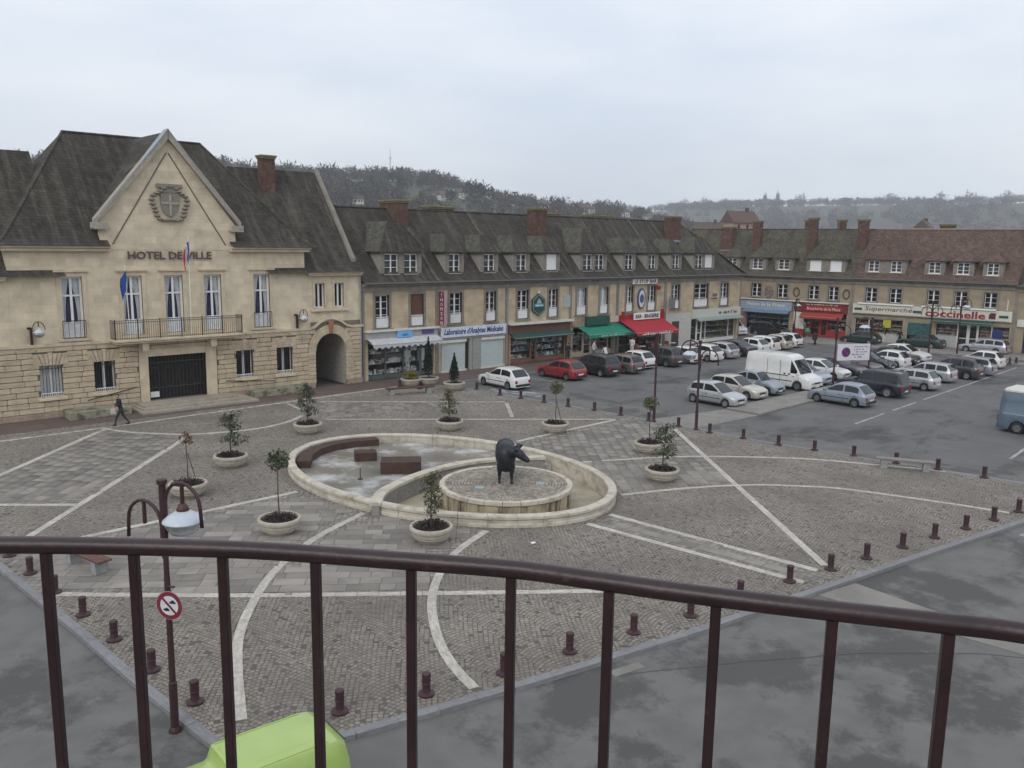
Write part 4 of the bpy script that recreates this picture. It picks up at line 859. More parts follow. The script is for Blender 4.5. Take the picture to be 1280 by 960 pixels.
def row_house(fr, name, label, u0, u1, wins, dorms, shop, E=E1, RZ=RZ1, w0=W0, w1=W1, wm=None, rm=None, hipR=0, zt=None, z0=7.62, z1=9.1, yoff=0, panel=True, curt=()):
    wm = wm or ROWW; rm = rm or ROOF; b = fr.thing(name, label, 'building', u0)
    holes = [(a, e, w0, w1) for a, e in wins]+[(s[0], s[1], 0.0, s[2]) for s in shop]
    wall(b, 'wall', wm, u0+.002, u1-.002, 0, E-.02, holes, depth=10.4)
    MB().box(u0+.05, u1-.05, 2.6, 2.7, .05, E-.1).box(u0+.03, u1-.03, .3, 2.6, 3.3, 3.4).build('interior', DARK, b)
    for i, (a, e) in enumerate(wins):
        surround(b, a, e, w0, w1, .2, ROWG, top=.22, sill=.1)
        casement(b, a+.03, e-.03, w0+.02, w1-.01, .2, rows=5 if w1-w0 > 2 else 3, fw=.055, sill=False, curtain='net' if i in curt else None)
        if panel: pickets(MB(), a+.04, e-.04, w0+.06, w0+.85, .06, .1, .016).box(a+.06, e-.06, .075, .085, w0+.1, w0+.7).build('window_rail', WHITE, b)
        shutter_pair(b, a, e, w0, w1, WOODD)
    row_roof(b, u0, u1, E, RZ, rm, hipR)
    if fr is ROW and u0 > 33:
        pc = MB(); pr = [(-.4, E+.02), (-.1, E+.1), (.3, E+.38), (5.2, RZ)]
        for (p, q) in zip(pr, pr[1:]): pc.add([(u0-.1, p[0], p[1]-.1), (u0+.16, p[0], p[1]-.1), (u0+.16, q[0], q[1]-.1), (u0-.1, q[0], q[1]-.1), (u0-.1, p[0], p[1]+.07), (u0+.16, p[0], p[1]+.07), (u0+.16, q[0], q[1]+.07), (u0-.1, q[0], q[1]+.07)], [(4, 5, 6, 7), (0, 1, 5, 4), (1, 2, 6, 5), (2, 3, 7, 6), (3, 0, 4, 7)])
        pc.build('party_coping', mat('lichen_tiles', (.155, .15, .125), .95), b)
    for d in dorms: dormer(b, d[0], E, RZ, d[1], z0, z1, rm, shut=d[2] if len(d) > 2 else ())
    for u in (u0, u1): MB().box(u-.16 if u == u1 else u+.005, u-.005 if u == u1 else u+.16, -.05, .0, 0, E-.6).build('pilaster', ROWG, b)
    return b
# --- house 1: clothes shop with grey scalloped awning
b = row_house(ROW, 'shop_house', 'yellow stone house with grey scalloped awning, next to the town hall archway', 32.86, 39.5, [(33.95, 35.15), (37.05, 38.25)], [([(35.15, 36.35), (36.9, 38.1)], 11.45)], [(33.3, 39.2, 3.0)])
MB().box(37.1, 38.2, .08, .14, W0+.02, W1-.02).build('closed_shutter', mat('brown_shutter', (.12, .05, .03), .7, var=.2), b)
shopfront(b, 33.3, 39.2, 3.0, [34.9, 36.5, 38.0], mat('grey_green_frame', (.09, .12, .11), .5), .35, .15, doors=(3,), mats=[GOODS[0], GOODS[0], GOODS[1]], n=34)
MB().box(33.0, 39.4, -.25, -.02, 3.02, 3.55).build('fascia', mat('fascia_grey', (.36, .35, .35), .6, var=.1), b); MB().box(32.95, 39.45, -.42, -.02, 3.552, 3.68).build('ledge', OFFW, b)
awning(b, 33.1, 39.3, -.26, 2.72, 3.06, .75, mat('striped_canvas', (.48, .49, .5), .8, var=.15, scale=5), .3, True)
for u, m in ((37.2, GOODS[0]), (38.5, GOODS[0])):
    tag(MB().box(u-.3, u+.3, .6, .75, 1.0, 2.0).box(u-.18, u-.02, .6, .72, .4, 1.0).box(u+.04, u+.2, .6, .72, .4, 1.0).build('window_display', m, b, bevel=.04), kind='stuff')
sign_plate(ROW, 36.2, 'shop_sign', 'light blue box sign on the fascia above the scalloped awning', [(35.6, 36.9, -.42, -.26, 3.05, 3.52)], (), SKYB)
scrawl(NAVY, [o for o in bpy.data.objects if o.get('label', '').startswith('light blue box')][0], 35.9, 36.6, -.42, 3.28, .24)
sign_plate(ROW, 38.2, 'shop_sign', 'small purple name board on the fascia above the scalloped awning', [(37.9, 39.0, -.32, -.255, 3.18, 3.48)], (), PURP)
s = ROW.thing('vertical_sign', 'tall narrow red and pink sign with letters one above another', 'sign', 39.7)
MB().box(39.72, 39.98, -.62, -.05, 3.75, 6.3).build('sign_board', mat('pale_pink', (.42, .27, .32), .6), s); MB().box(39.7, 39.715, -.6, -.07, 3.8, 6.25).build('sign_panel', mat('dark_red_panel', (.22, .02, .05), .5), s)
for k, ch_ in enumerate('THOMSON'):
    me = text(ch_, 'lettering', WHITE, s, 0, 0, 0, .36, width=.26)
    v = np.array([q.co[:] for q in me.data.vertices]); v = np.stack([39.69+v[:, 1], -.33-v[:, 0], 6.02-.35*k+v[:, 2]], 1); me.data.vertices.foreach_set('co', v.astype(np.float32).ravel()); me.data.update()
# --- house 2: laboratory
b = row_house(ROW, 'shop_house', 'yellow stone house with two closed roller shutters under a blue lettered sign', 39.5, 46.66, [(40.75, 41.95), (44.4, 45.5)], [([(41.1, 42.2)], 10.62), ([(44.65, 45.8)], 10.62)], [(39.9, 42.7, 2.5), (43.9, 46.4, 2.5)])
MB().box(39.6, 46.6, -.1, -.02, 2.55, 2.95).build('fascia', GREYP, b); MB().box(42.72, 43.0, -.06, .1, 0, 2.5).build('pier', GREYP, b); MB().box(43.05, 43.88, -.06, .05, 0, 2.5).build('pier', mat('grey_render', (.3, .3, .28), .8), b); MB().box(42.35, 42.7, .05, .1, .2, 2.3).build('door', DARK, b)
for a, e in ((39.95, 42.3), (43.95, 46.35)):
    sm = mat('roller_shutter', (.46, .52, .5), .5, var=.08); r = MB()
    for k in range(24): r.add([(a, .02, .15+k*.09), (e, .02, .15+k*.09), (e, -.005, .195+k*.09), (a, -.005, .195+k*.09), (a, .02, .24+k*.09), (e, .02, .24+k*.09)], [(0, 1, 2, 3), (3, 2, 5, 4)])
    r.build('roller_shutter', sm, b, fix=False); MB().box(a-.05, e+.05, -.14, .1, 2.3, 2.5).build('shutter_box', OFFW, b); MB().box(a-.1, e+.1, -.12, .1, 0, .14).build('step', OFFW, b)
sign_plate(ROW, 43, 'shop_sign', 'long white sign lettered in blue above the roller shutters', [(39.75, 46.5, -.2, -.105, 2.72, 3.5)], [("Laboratoire d'Analyses Médicales", NAVY, 43.1, -.21, 3.1, .62, dict(width=6.1, shear=.25, bold=.01))], mat('sign_bluewhite', (.6, .66, .74), .4))
# --- house 3: brown fronted shop
b = row_house(ROW, 'shop_house', 'yellow stone house with brown shop fascia and hexagonal sign', 46.66, 54.2, [(47.85, 49.1), (51.5, 52.6)], [([(48.2, 49.35)], 10.62), ([(51.7, 52.95)], 10.62, (0,))], [(47.1, 53.8, 2.55)])
shopfront(b, 47.1, 53.8, 2.55, [49.6, 50.3, 51.0, 53.0], mat('brown_wood_frame', (.17, .085, .05), .6), .4, .2, rm=mat('brick_riser', (.2, .1, .07), .8), doors=(1,), mats=[GOODS[1], GOODS[0], GOODS[2]], n=40)
MB().box(46.85, 54.05, -.22, -.02, 2.6, 3.32).build('fascia', BROWNP, b); MB().box(46.8, 54.15, -.6, -.02, 3.34, 3.5).build('ledge', OFFW, b); awning(b, 46.95, 54.0, -.23, 2.3, 2.62, .55, mat('dark_green_canvas', (.02, .07, .06), .8), .12)
for u in (46.98, 53.9): MB().box(u-.1, u+.1, -.1, .1, 0, 2.55).build('post', mat('orange_wood', (.38, .22, .12), .6), b)
s = ROW.thing('hexagon_sign', 'dark green hexagonal sign hung between two windows', 'sign', 50.2); hx = [(50.2, 3.95), (50.95, 4.4), (50.95, 5.35), (50.2, 5.85), (49.45, 5.35), (49.45, 4.4)]
MB().ext(hx, -.16, -.04).build('sign_board', mat('hex_green', (.015, .06, .05), .4), s); MB().ext([(50.2+(u-50.2)*.9, 4.9+(z-4.9)*.9) for u, z in hx], -.175, -.15).build('sign_rim', mat('hex_pale', (.3, .38, .36), .4), s); MB().ext([(50.2+(u-50.2)*.84, 4.9+(z-4.9)*.84) for u, z in hx], -.19, -.17).build('sign_face', MT['hex_green'], s)
MB().box(49.65, 50.75, -.2, -.185, 4.72, 4.98).build('sign_band', mat('hex_blue', (.12, .3, .36), .4), s); MB().ext([(49.9, 5.0), (50.5, 5.0), (50.35, 5.3), (50.2, 5.42), (50.05, 5.3)], -.2, -.185).build('sign_emblem', MT['hex_pale'], s); scrawl(WHITE, s, 49.8, 50.6, -.205, 4.85, .16); MB().box(50.1, 50.25, -.2, -.1, 5.85, 6.05).build('sign_lamp', WHITE, s)
# --- house 4: green awning
b = row_house(ROW, 'shop_house', 'yellow stone house with green awning and green sign box', 54.2, 60.5, [(55.0, 56.25), (58.05, 59.2)], [([(56.3, 57.5), (57.9, 59.1)], 11.4)], [(54.6, 60.2, 2.7)], curt=(0, 1))
shopfront(b, 54.6, 60.2, 2.7, [56.2, 57.3, 58.0, 59.6], mat('cream_frame', (.5, .44, .33), .6), .45, .25, doors=(1,), mats=[GOODS[1], GOODS[4]], n=22)
MB().box(54.4, 60.4, -.1, -.02, 2.72, 3.45).build('fascia', mat('fascia_tan', (.32, .24, .15), .7, var=.3, scale=4), b); awning(b, 55.0, 61.0, -.12, 2.15, 2.75, 1.5, GREENC, .32)
scrawl(mat('pale_green_letter', (.35, .6, .5), .7), b, 56.6, 60.0, -1.645, 2.0, .2)
sign_plate(ROW, 57, 'shop_sign', 'plain dark green box sign above the green awning', [(56.0, 59.0, -.5, -.14, 2.82, 3.6)], (), GREENP)
sign_plate(ROW, 60.0, 'shop_sign', 'small pale sign with red letters beside the green sign box', [(59.2, 60.45, -.3, -.12, 2.95, 3.5)], (), mat('sign_pinkish', (.55, .42, .36), .5))
sign_plate(ROW, 54.3, 'wall_sign', 'pale grey blank plate on the wall near the hexagonal sign', [(53.3, 54.15, -.06, -.015, 4.5, 5.6)], (), mat('plate_grey', (.38, .42, .40), .6))
# --- house 5: bar with red awning
b = row_house(ROW, 'bar_house', 'yellow stone bar house with broad red awning and white signs', 60.5, 67.7, [(61.75, 62.75), (65.0, 66.15)], [([(62.1, 63.25)], 10.62), ([(65.6, 66.7)], 10.62)], [(60.9, 67.3, 2.75)])
shopfront(b, 60.9, 67.3, 2.75, [62.5, 64.2, 65.2], mat('bar_frame', (.05, .04, .035), .5), .5, .3, doors=(2,), mats=[GOODS[1]], n=10)
MB().box(60.6, 67.6, -.14, -.02, 2.8, 3.5).build('fascia', REDP, b); awning(b, 60.6, 66.9, -.16, 2.05, 3.1, 2.25, REDC, .3)
scrawl(WHITE, b, 61.4, 65.9, -2.435, 1.9, .2)
MB().box(61.0, 61.1, -.5, -.15, 2.9, 3.85).box(66.9, 67.0, -.5, -.15, 2.9, 3.85).build('sign_bracket', REDP, b)
sign_plate(ROW, 64, 'bar_sign', 'white board lettered BAR BRASSERIE above the red awning', [(62.3, 66.2, -.62, -.52, 3.02, 3.66)], [('BAR - BRASSERIE', BLACKP, 64.25, -.63, 3.34, .5, dict(width=3.5, bold=.012))], WHITE)
sign_plate(ROW, 63.5, 'bar_sign', 'white board with dark red letters under the eaves of the bar', [(62.35, 66.0, -.3, -.14, 6.35, 6.85)], [('LE STOP BAR', mat('maroon_letter', (.1, .01, .02), .6), 64.2, -.31, 6.6, .46, dict(width=3.3, bold=.012))], WHITE)
s = ROW.thing('oval_sign', 'oval blue and white brewery sign between the bar windows', 'sign', 63.9)
def oval(cu, cz, a, c, n=20): return [(cu+a*math.cos(2*math.pi*k/n), cz+c*math.sin(2*math.pi*k/n)) for k in range(n)]
MB().ext(oval(63.9, 4.95, .56, 1.0), -.14, -.03).build('sign_board', mat('oval_blue', (.06, .09, .22), .4), s); MB().ext(oval(63.9, 4.95, .42, .82), -.155, -.13).build('sign_face', OFFW, s); MB().ext(oval(63.9, 4.95, .3, .42), -.17, -.15).build('sign_emblem', MT['oval_blue'], s)
sign_plate(ROW, 66.5, 'tobacco_sign', 'small red diamond sign projecting beside the bar window', [(66.1, 66.2, -.6, -.1, 5.75, 6.15)], (), REDP)
# --- house 6: white shopfront at the corner
b = row_house(ROW, 'shop_house', 'yellow stone corner house with long white shopfront and hipped roof end', 67.7, 81.0, [(68.75, 70.0), (72.5, 74.9), (77.2, 78.6)], [([(69.4, 70.5)], 10.62), ([(73.2, 74.5), (74.9, 76.2)], 10.9, (1,))], [(68.9, 70.1, 2.5), (72.2, 80.6, 2.6)], hipR=5.2)
MB().box(68.95, 70.05, .15, .2, .02, 2.48).build('door', mat('dark_door', (.05, .04, .04), .5), b); MB().box(67.9, 72.15, -.05, -.005, 0, 3.3).build('render_panel', mat('pale_render', (.5, .49, .46), .8, var=.1), b)
MB().box(68.9, 70.1, -.06, -.03, .0, 2.5).build('door_leaf', mat('door_brown', (.06, .04, .035), .6), b)
shopfront(b, 72.2, 80.6, 2.6, [73.6, 74.5, 75.2, 79.4], WHITE, .35, .3, doors=(1,), mats=[GOODS[1], GOODS[4]], n=12)
MB().box(72.2, 80.9, -.2, -.02, 2.62, 3.55).build('fascia', mat('fascia_white', (.55, .54, .49), .6, var=.08), b); awning(b, 72.6, 80.8, -.21, 2.45, 2.7, .5, mat('grey_green_canvas', (.25, .3, .28), .8), .1)
scrawl(BLACKP, b, 76.8, 80.2, -.21, 3.1, .34)
sign_plate(ROW, 76.1, 'wall_sign', 'small dome shaped wall emblem between the corner house windows', [(75.5, 76.6, -.08, -.02, 4.55, 4.65), (75.75, 76.5, -.1, -.02, 4.85, 5.1)], (), mat('emblem_grey', (.12, .13, .16), .5))
sign_plate(ROW, 68.0, 'hanging_sign', 'dark wrought sign with grey plate hanging from a bar', [(67.15, 68.5, -.8, -.76, 4.98, 5.04), (67.3, 68.3, -.8, -.77, 3.9, 4.9)], (), mat('sign_slate', (.16, .16, .18), .6))
# chimneys of the row (each part of the house it stands on)
bl = {round(OFF[o.name], 2): o for o in bpy.data.objects if o.name in OFF and o.name.split('.')[0] in ('shop_house', 'bar_house')}
chimney(bl[32.86], 39.0, 4.9, 1.0, 2.4, 10.3, 13.2); chimney(bl[39.5], 45.0, 7.0, 2.6, 1.0, 10, 13.0)
chimney(bl[46.66], 53.15, 3.3, 1.55, .9, 10.0, 13.1); chimney(bl[54.2], 58, 7.2, 3.0, .9, 10, 12.9); chimney(bl[60.5], 65.5, 7.2, 4.0, .9, 10, 12.9); chimney(bl[67.7], 72.9, 3.4, 1.6, .9, 10.2, 13.0); chimney(bl[67.7], 75.5, 5.2, 1.2, .9, 11.5, 12.95)
for u, y in ((46.66, -.1), (60.6, -.1), (67.6, -.1)):
    o = [k for k in bl if k <= u+.01][-1]; MB().tube([(u, y, 6.9), (u, y, .1)], .05, 6).build('downpipe', ZINC, bl[o])

# ---------------------------------------------------------------- far side of the square
E2, RZ2 = 6.68, 12.1
b = row_house(BACK, 'shop_house', 'brown stone house with blue and red shops and a mossy grey roof', -9, 13.55, [(1.85, 3.05), (5.0, 6.2), (8.65, 9.8), (10.9, 12.0)], [([(-1.6, -.5)], 9.95), ([(1.55, 2.8)], 9.95), ([(4.7, 6.0)], 9.95), ([(8.4, 9.7), (10.7, 11.95)], 10.9, (0, 1))], [(1.4, 6.6, 2.7), (7.5, 13.1, 2.75)], E2, RZ2, 4.2, 5.75, BACKW, ROOFM, z0=7.42, z1=8.6, panel=False)
MB().box(.7, 6.9, -.2, -.02, 2.72, 3.75).build('fascia', mat('pale_blue_fascia', (.27, .34, .41), .6, var=.1), b)
shopfront(b, 1.4, 6.6, 2.7, [2.4, 5.4], BLUEP, .4, .15, doors=(), mats=[GOODS[2], GOODS[1]], n=26); MB().box(.8, 1.38, -.1, .0, 0, 2.7).build('pier', mat('reddish_pier', (.3, .16, .13), .8), b); awning(b, 1.2, 6.7, -.21, 2.5, 2.75, .5, mat('dull_blue_canvas', (.12, .19, .28), .8), .12)
for wd_, u_, w_ in (('Maison', 2.25, 1.5), ('de', 3.5, .5), ('la', 4.2, .38), ('Presse', 5.4, 1.45)): text(wd_, 'lettering', WHITE, b, u_, -.22, 3.35, .5, width=w_)
MB().box(7.2, 13.2, -.2, -.02, 2.8, 3.85).build('fascia', mat('maroon_fascia', (.16, .02, .025), .5), b); shopfront(b, 7.5, 13.1, 2.75, [9.0, 10.2, 11.0], REDP, .8, .2, doors=(1, 2), mats=[GOODS[3], GOODS[0]], n=12)
awning(b, 8.2, 12.9, -.21, 2.35, 2.75, .9, mat('red_fringe', (.3, .04, .03), .8), .25); MB().box(7.2, 8.4, -.12, .0, .8, 2.7).build('pier', OFFW, b); MB().box(7.15, 8.4, -.13, .0, 0, .8).build('pier', REDP, b)
MB().box(.3, 13.3, -.35, -.02, 3.86, 3.98).build('ledge', OFFW, b)
sign_plate(BACK, 10.5, 'shop_sign', 'red sign with pale letters on the butcher shop fascia', [(8.6, 12.6, -.3, -.21, 2.95, 3.45)], [('Boucherie de la Place', mat('pale_letter', (.65, .6, .5), .6), 10.6, -.31, 3.2, .42, dict(width=3.7)), ], REDP)
scrawl(MT['pale_letter'], b, 8.6, 12.2, -.21, 3.66, .16)
sign_plate(BACK, -.2, 'hanging_sign', 'red and white square sign projecting at the corner of the far houses', [(-.4, .5, -.9, -.84, 4.2, 5.0)], (), REDP)
s = BACK.thing('wall_figure', 'round painted wall emblem with a figure between two windows', 'emblem', 4.0); MB().ext(oval(4.0, 4.75, .55, .8), -.1, -.02).build('sign_board', mat('emblem_brown', (.2, .15, .13), .8, var=.5, scale=5), s)
for u in (7.3, 12.9): s = BACK.thing('wall_wreath', 'round wreath emblem on the brown wall above the butcher shop', 'emblem', u, 'wreaths above the butcher shop'); MB().tube([(u+.33*math.cos(a), -.08, 4.95+.5*math.sin(a)) for a in [k*math.pi/8 for k in range(17)]], .07, 6).build('ring', mat('wreath_dark', (.1, .07, .06), .8), s)
chimney(b, -3.0, 3.2, 1.5, .9, 9.2, 12.4); chimney(b, .9, 3.0, .9, .8, 8.9, 13.1); chimney(b, 7.6, 3.0, .9, .8, 8.9, 13.4); chimney(b, 13.1, 3.4, 1.0, .9, 9.0, 13.2)
for u in (5.6, 9.5): chimney(b, u, 7, .8, .8, 9.5, 13.3)
for u in (5.1, 9.4): MB().tube([(u, 6.2, 10.2), (u, 6.2, 15.2)], .03, 5).tube([(u-1.2, 6.2, 15.0), (u+1.2, 6.2, 15.0)], .02, 4).build('aerial', GREYP, b)
b = row_house(BACK, 'supermarket', 'brown stone supermarket with brown tiled roof and long white sign', 13.55, 29.3, [(14.95, 16.1), (17.4, 18.6), (21.15, 22.3), (23.75, 24.9), (26.45, 27.6)], [([(14.85, 15.95), (17.15, 18.25)], 11.2), ([(20.9, 22.05)], 9.75), ([(23.6, 24.75)], 9.75), ([(26.35, 27.4)], 9.75)], [(14.0, 19.0, 2.5), (19.4, 21.8, 2.4), (22.2, 29.0, 2.5)], E2+.05, RZ2, 4.25, 5.8, BACKW, ROOFR, z0=7.5, z1=8.68, panel=False)
MB().box(13.8, 29.1, -.3, -.02, 2.98, 4.02).build('fascia', OFFW, b); MB().box(14.3, 20.0, -.5, -.02, 4.03, 4.17).box(20.8, 27.7, -.5, -.02, 4.03, 4.17).build('ledge', WHITE, b)
shopfront(b, 14.0, 19.0, 2.5, [15.5, 17.2], OFFW, .9, .15, mats=[GOODS[3], GOODS[4]], n=22, rm=mat('pale_grey_riser', (.42, .42, .41), .7)); shopfront(b, 19.4, 21.8, 2.4, [], OFFW, .5, .1, mats=[GOODS[2]], n=20); shopfront(b, 22.2, 29.0, 2.5, [24.3, 25.3, 26.2, 27.4], OFFW, 1.2, .15, doors=(1, 2), mats=[GOODS[3], GOODS[1]], n=22, rm=MT['pale_grey_riser'])
MB().box(19.5, 21.7, .0, .06, 1.0, 2.3).build('poster_panel', mat('teal_poster', (.03, .1, .09), .4, var=.6, scale=3), b); MB().box(27.5, 28.4, .05, .1, .05, 2.1).build('door', NAVY, b)
awning(b, 21.9, 27.6, -.31, 2.75, 2.95, .5, GREENP, .12); MB().box(17.0, 17.8, -.02, .1, 1.6, 2.4).build('poster', mat('yellow_poster', (.45, .42, .03), .6), b)
s = BACK.thing('supermarket_sign', 'long cream sign with large red and dark letters above the supermarket doors', 'sign', 20); MB().box(14.0, 28.9, -.36, -.305, 3.05, 3.96).build('sign_board', mat('sign_cream', (.6, .57, .47), .5, var=.05), s)
text('Supermarché', 'lettering', mat('dark_brown_letter', (.07, .035, .03), .6), s, 17.5, -.38, 3.52, .62, width=4.8, shear=.2); text('coccinelle', 'lettering', mat('crimson_letter', (.24, .015, .03), .5), s, 24.0, -.38, 3.47, .98, width=5.6, bold=.025)
for u in (14.4, 20.4, 28.4): MB().box(u-.4, u+.4, -.39, -.362, 3.35, 3.6).build('sign_bar', GREENP, s)
MB().ext([(27.1, 3.2), (27.7, 3.2), (27.7, 3.8), (27.25, 3.8), (27.1, 3.6)], -.39, -.362).build('sign_emblem', mat('emblem_dark_red', (.08, .02, .03), .5), s)
MB().tube([(28.6, -.1, 4.1), (28.6, -.1, 5.2)], .06, 6).build('vent_pipe', OFFW, b); chimney(b, 20.8, 7.5, 1.4, .9, 9.5, 12.75); MB().box(14.0, 29.2, 5.1, 5.3, RZ2, RZ2+.12).build('ridge_cap', mat('pale_ridge', (.35, .3, .26), .9), b)
b = row_house(BACK, 'corner_house', 'brown stone house at the end of the far row beside the supermarket', 29.3, 40, [(31.5, 32.6), (35, 36.1)], [([(33, 34.2)], 9.8)], [(30.2, 33.2, 2.5), (34.5, 38.5, 2.5)], E2-.1, RZ2, 4.2, 5.75, BACKW, ROOF, z0=7.5, z1=8.6, panel=False)
MB().box(29.6, 39.5, -.2, -.02, 2.6, 3.3).build('fascia', OFFW, b); shopfront(b, 30.2, 33.2, 2.5, [31.6], NAVY, .5, .15); shopfront(b, 34.5, 38.5, 2.5, [36.4], NAVY, .5, .15); chimney(b, 29.7, 4.0, 1.0, .9, 10.5, 13.0)
# ================================================================== THINGS ON THE SQUARE
# ---- fountain
ft = thing('fountain', 'large oval stone basin with frozen pool and curved inner wall', 'fountain', (*FC, 0)); OX = Vector((*FC, 0))
def fl(p): return (p[0]-FC[0], p[1]-FC[1])
NE = 40
for i in range(NE):                                  # rim stones
    a0, a1 = 2*math.pi*i/NE, 2*math.pi*(i+1)/NE; g_ = .0012
    def rp(k, a, z): p = fl(ell(a, k)); return (p[0], p[1], z)
    b = MB(); prof_ = [(0, -.02), (.0, .1), (-.04, .13), (-.04, .26), (.03, .31), (.03, .40), (0, .43), (-.30, .43), (-.33, .40), (-.33, .33), (-.30, .31), (-.30, -.38)]
    nn = len(prof_); sub = 2
    vv = [rp(k, a0+g_+(a1-a0-2*g_)*j/sub, z) for j in range(sub+1) for k, z in prof_]
    ff = [(j*nn+q, j*nn+q+1, (j+1)*nn+q+1, (j+1)*nn+q) for j in range(sub) for q in range(nn-1)]+[tuple(range(nn-1, -1, -1)), tuple(sub*nn+q for q in range(nn))]
    b.add(vv, ff); b.build('rim_stone', mat('basin_stone', (.52, .475, .395), .9, var=.12, scale=3, objr=.05, bump=.15, dirt=((.24, .2, .13), 1.6, .5, .75, (1, 1, 2))), ft, fix=False)
MB().prism([fl(ell(2*math.pi*i/48, -.34)) for i in range(48)], -.45, -.34).build('basin_floor', mat('basin_floor', (.37, .325, .245), .9, var=.2, scale=1, dirt=((.22, .19, .14), .8, .5, .75)), ft)
IW = smoothline([(16.75, 25.5), (18.0, 26.75), (20.4, 27.75), (22.7, 28.05), (24.7, 27.6), (26.5, 26.5)], 5)
iw = MB(); pts = xy(IW)
for a, c in zip(pts, pts[1:]):
    d = Vector((c[0]-a[0], c[1]-a[1], 0)).normalized(); n = Vector((-d.y, d.x, 0))*.22; A, C = fl(a), fl(c)
    q = [(A[0]-n.x, A[1]-n.y), (C[0]-n.x, C[1]-n.y), (C[0]+n.x, C[1]+n.y), (A[0]+n.x, A[1]+n.y)]
    MB().prism(q, .36, .47).build('wall_cap', MT['basin_stone'], ft)
    q = [(A[0]-n.x*.7, A[1]-n.y*.7), (C[0]-n.x*.7, C[1]-n.y*.7), (C[0]+n.x*.7, C[1]+n.y*.7), (A[0]+n.x*.7, A[1]+n.y*.7)]; iw.prism(q, -.36, .358)
iw.build('inner_wall', mat('grey_brick_wall', (.23, .22, .20), .9, var=.15, kind='brick', bump=.4), ft)
far = [ell(2*math.pi*k/80, -.42) for k in range(80)]
# the pool fills the basin beyond the inner wall
m0 = min(range(80), key=lambda k: (far[k][0]-pts[-1][0])**2+(far[k][1]-pts[-1][1])**2); m1 = min(range(80), key=lambda k: (far[k][0]-pts[0][0])**2+(far[k][1]-pts[0][1])**2)
ring = []; k = m0
while k != m1: ring.append(far[k]); k = (k+1) % 80
ring.append(far[m1]); MB().prism([fl(p) for p in ring+pts[1:-1]], -.3, .02).build('frozen_pool', ICE, ft)
rs_ = MB(); seg = [ell(a, -.4) for a in np.linspace(R(62), R(130), 6)]; sg2 = [ell(a, -1.0) for a in np.linspace(R(62), R(130), 6)]
for i in range(5): P = [fl(seg[i]), fl(seg[i+1]), fl(sg2[i+1]), fl(sg2[i])]; rs_.prism(P, -.1, .34)
rs_.build('steel_ledge', RUST, ft)
for (cx, cy, w, d, h, rz) in ((20.9, 32.6, 1.0, .75, .42, -.5), (21.0, 29.9, 1.75, 1.05, .55, -.65)):
    c, s = math.cos(rz), math.sin(rz); P = [fl((cx+x*c-y*s, cy+x*s+y*c)) for x, y in ((-w/2, -d/2), (w/2, -d/2), (w/2, d/2), (-w/2, d/2))]; MB().prism(P, .0, h).build('steel_block', RUST, ft, bevel=.02)
p = fl((18.9, 29.9)); MB().tube([(*p, 0), (*p, .5)], .02, 6).lathe([(.12, .02), (.1, .06)], 10, (*p, 0)).build('water_jet', IRON, ft)
# ---- statue platform
PCX, PCY, PR, PZ = 21.75, 23.85, 2.62, .70
pf = thing('platform', 'round stone plinth paved with setts inside the oval basin', 'plinth', (PCX, PCY, -.34))
MB().lathe([(PR-.12, 0), (PR-.12, PZ+.34-.16)], 40).build('drum', mat('stained_drum', (.43, .36, .24), .9, var=.2, scale=1.6, dirt=((.10, .085, .06), 1.4, .5, .64, (1, 1, .25))), pf, sharp=40)
for k in range(24):
    a0, a1 = 2*math.pi*k/24+.004, 2*math.pi*(k+1)/24-.004; P = [(r*math.cos(a), r*math.sin(a)) for r, a in ((PR-.2, a0), (PR, a0), (PR, (a0+a1)/2), (PR, a1), (PR-.2, a1))]
    MB().prism(P, PZ+.34-.158, PZ+.34).build('edge_stone', MT['basin_stone'], pf, bevel=.012)
for k in range(20):                                  # sunk panels on the drum
    a = 2*math.pi*k/20; c, s = math.cos(a), math.sin(a); r = PR-.12
    P = [(r*c-.26*-s, r*s-.26*c), (r*c+.26*-s, r*s+.26*c)]
    MB().add([(P[0][0], P[0][1], .32), (P[1][0], P[1][1], .32), (P[1][0], P[1][1], .86), (P[0][0], P[0][1], .86), (P[0][0]+.05*c, P[0][1]+.05*s, .32), (P[1][0]+.05*c, P[1][1]+.05*s, .32), (P[1][0]+.05*c, P[1][1]+.05*s, .86), (P[0][0]+.05*c, P[0][1]+.05*s, .86)], [(4, 5, 6, 7), (0, 1, 5, 4), (2, 3, 7, 6), (1, 2, 6, 5), (3, 0, 4, 7)]).build('drum_panel', MT['stained_drum'], pf, fix=False)
V = []; 
for r in np.arange(.1, PR-.22, .125):
    n = max(4, int(2*math.pi*r/.125))
    for k in range(n):
        a = 2*math.pi*k/n+r*7; V.append((r*math.cos(a), r*math.sin(a), PZ+.34-.06+rng.normal(0, .003), .108, .108, .1, a))
pieces(pf, 'sett', UNITF, V, 'setts', mat('beige_setts', (.30, .265, .22), .85, var=.2, scale=1, island=.3), 0)
MB().lathe([(.01, PZ+.2), (PR-.19, PZ+.2), (PR-.19, PZ+.275)], 40).build('bedding', MORT, pf)
for u in ((1.0, -.9), (-1.2, .2)): MB().lathe([(.2, 0), (.18, .012), (.02, .014)], 14, (u[0], u[1], PZ+.34-.008)).build('floor_light', mat('blue_glass', (.26, .34, .34), .3), pf)
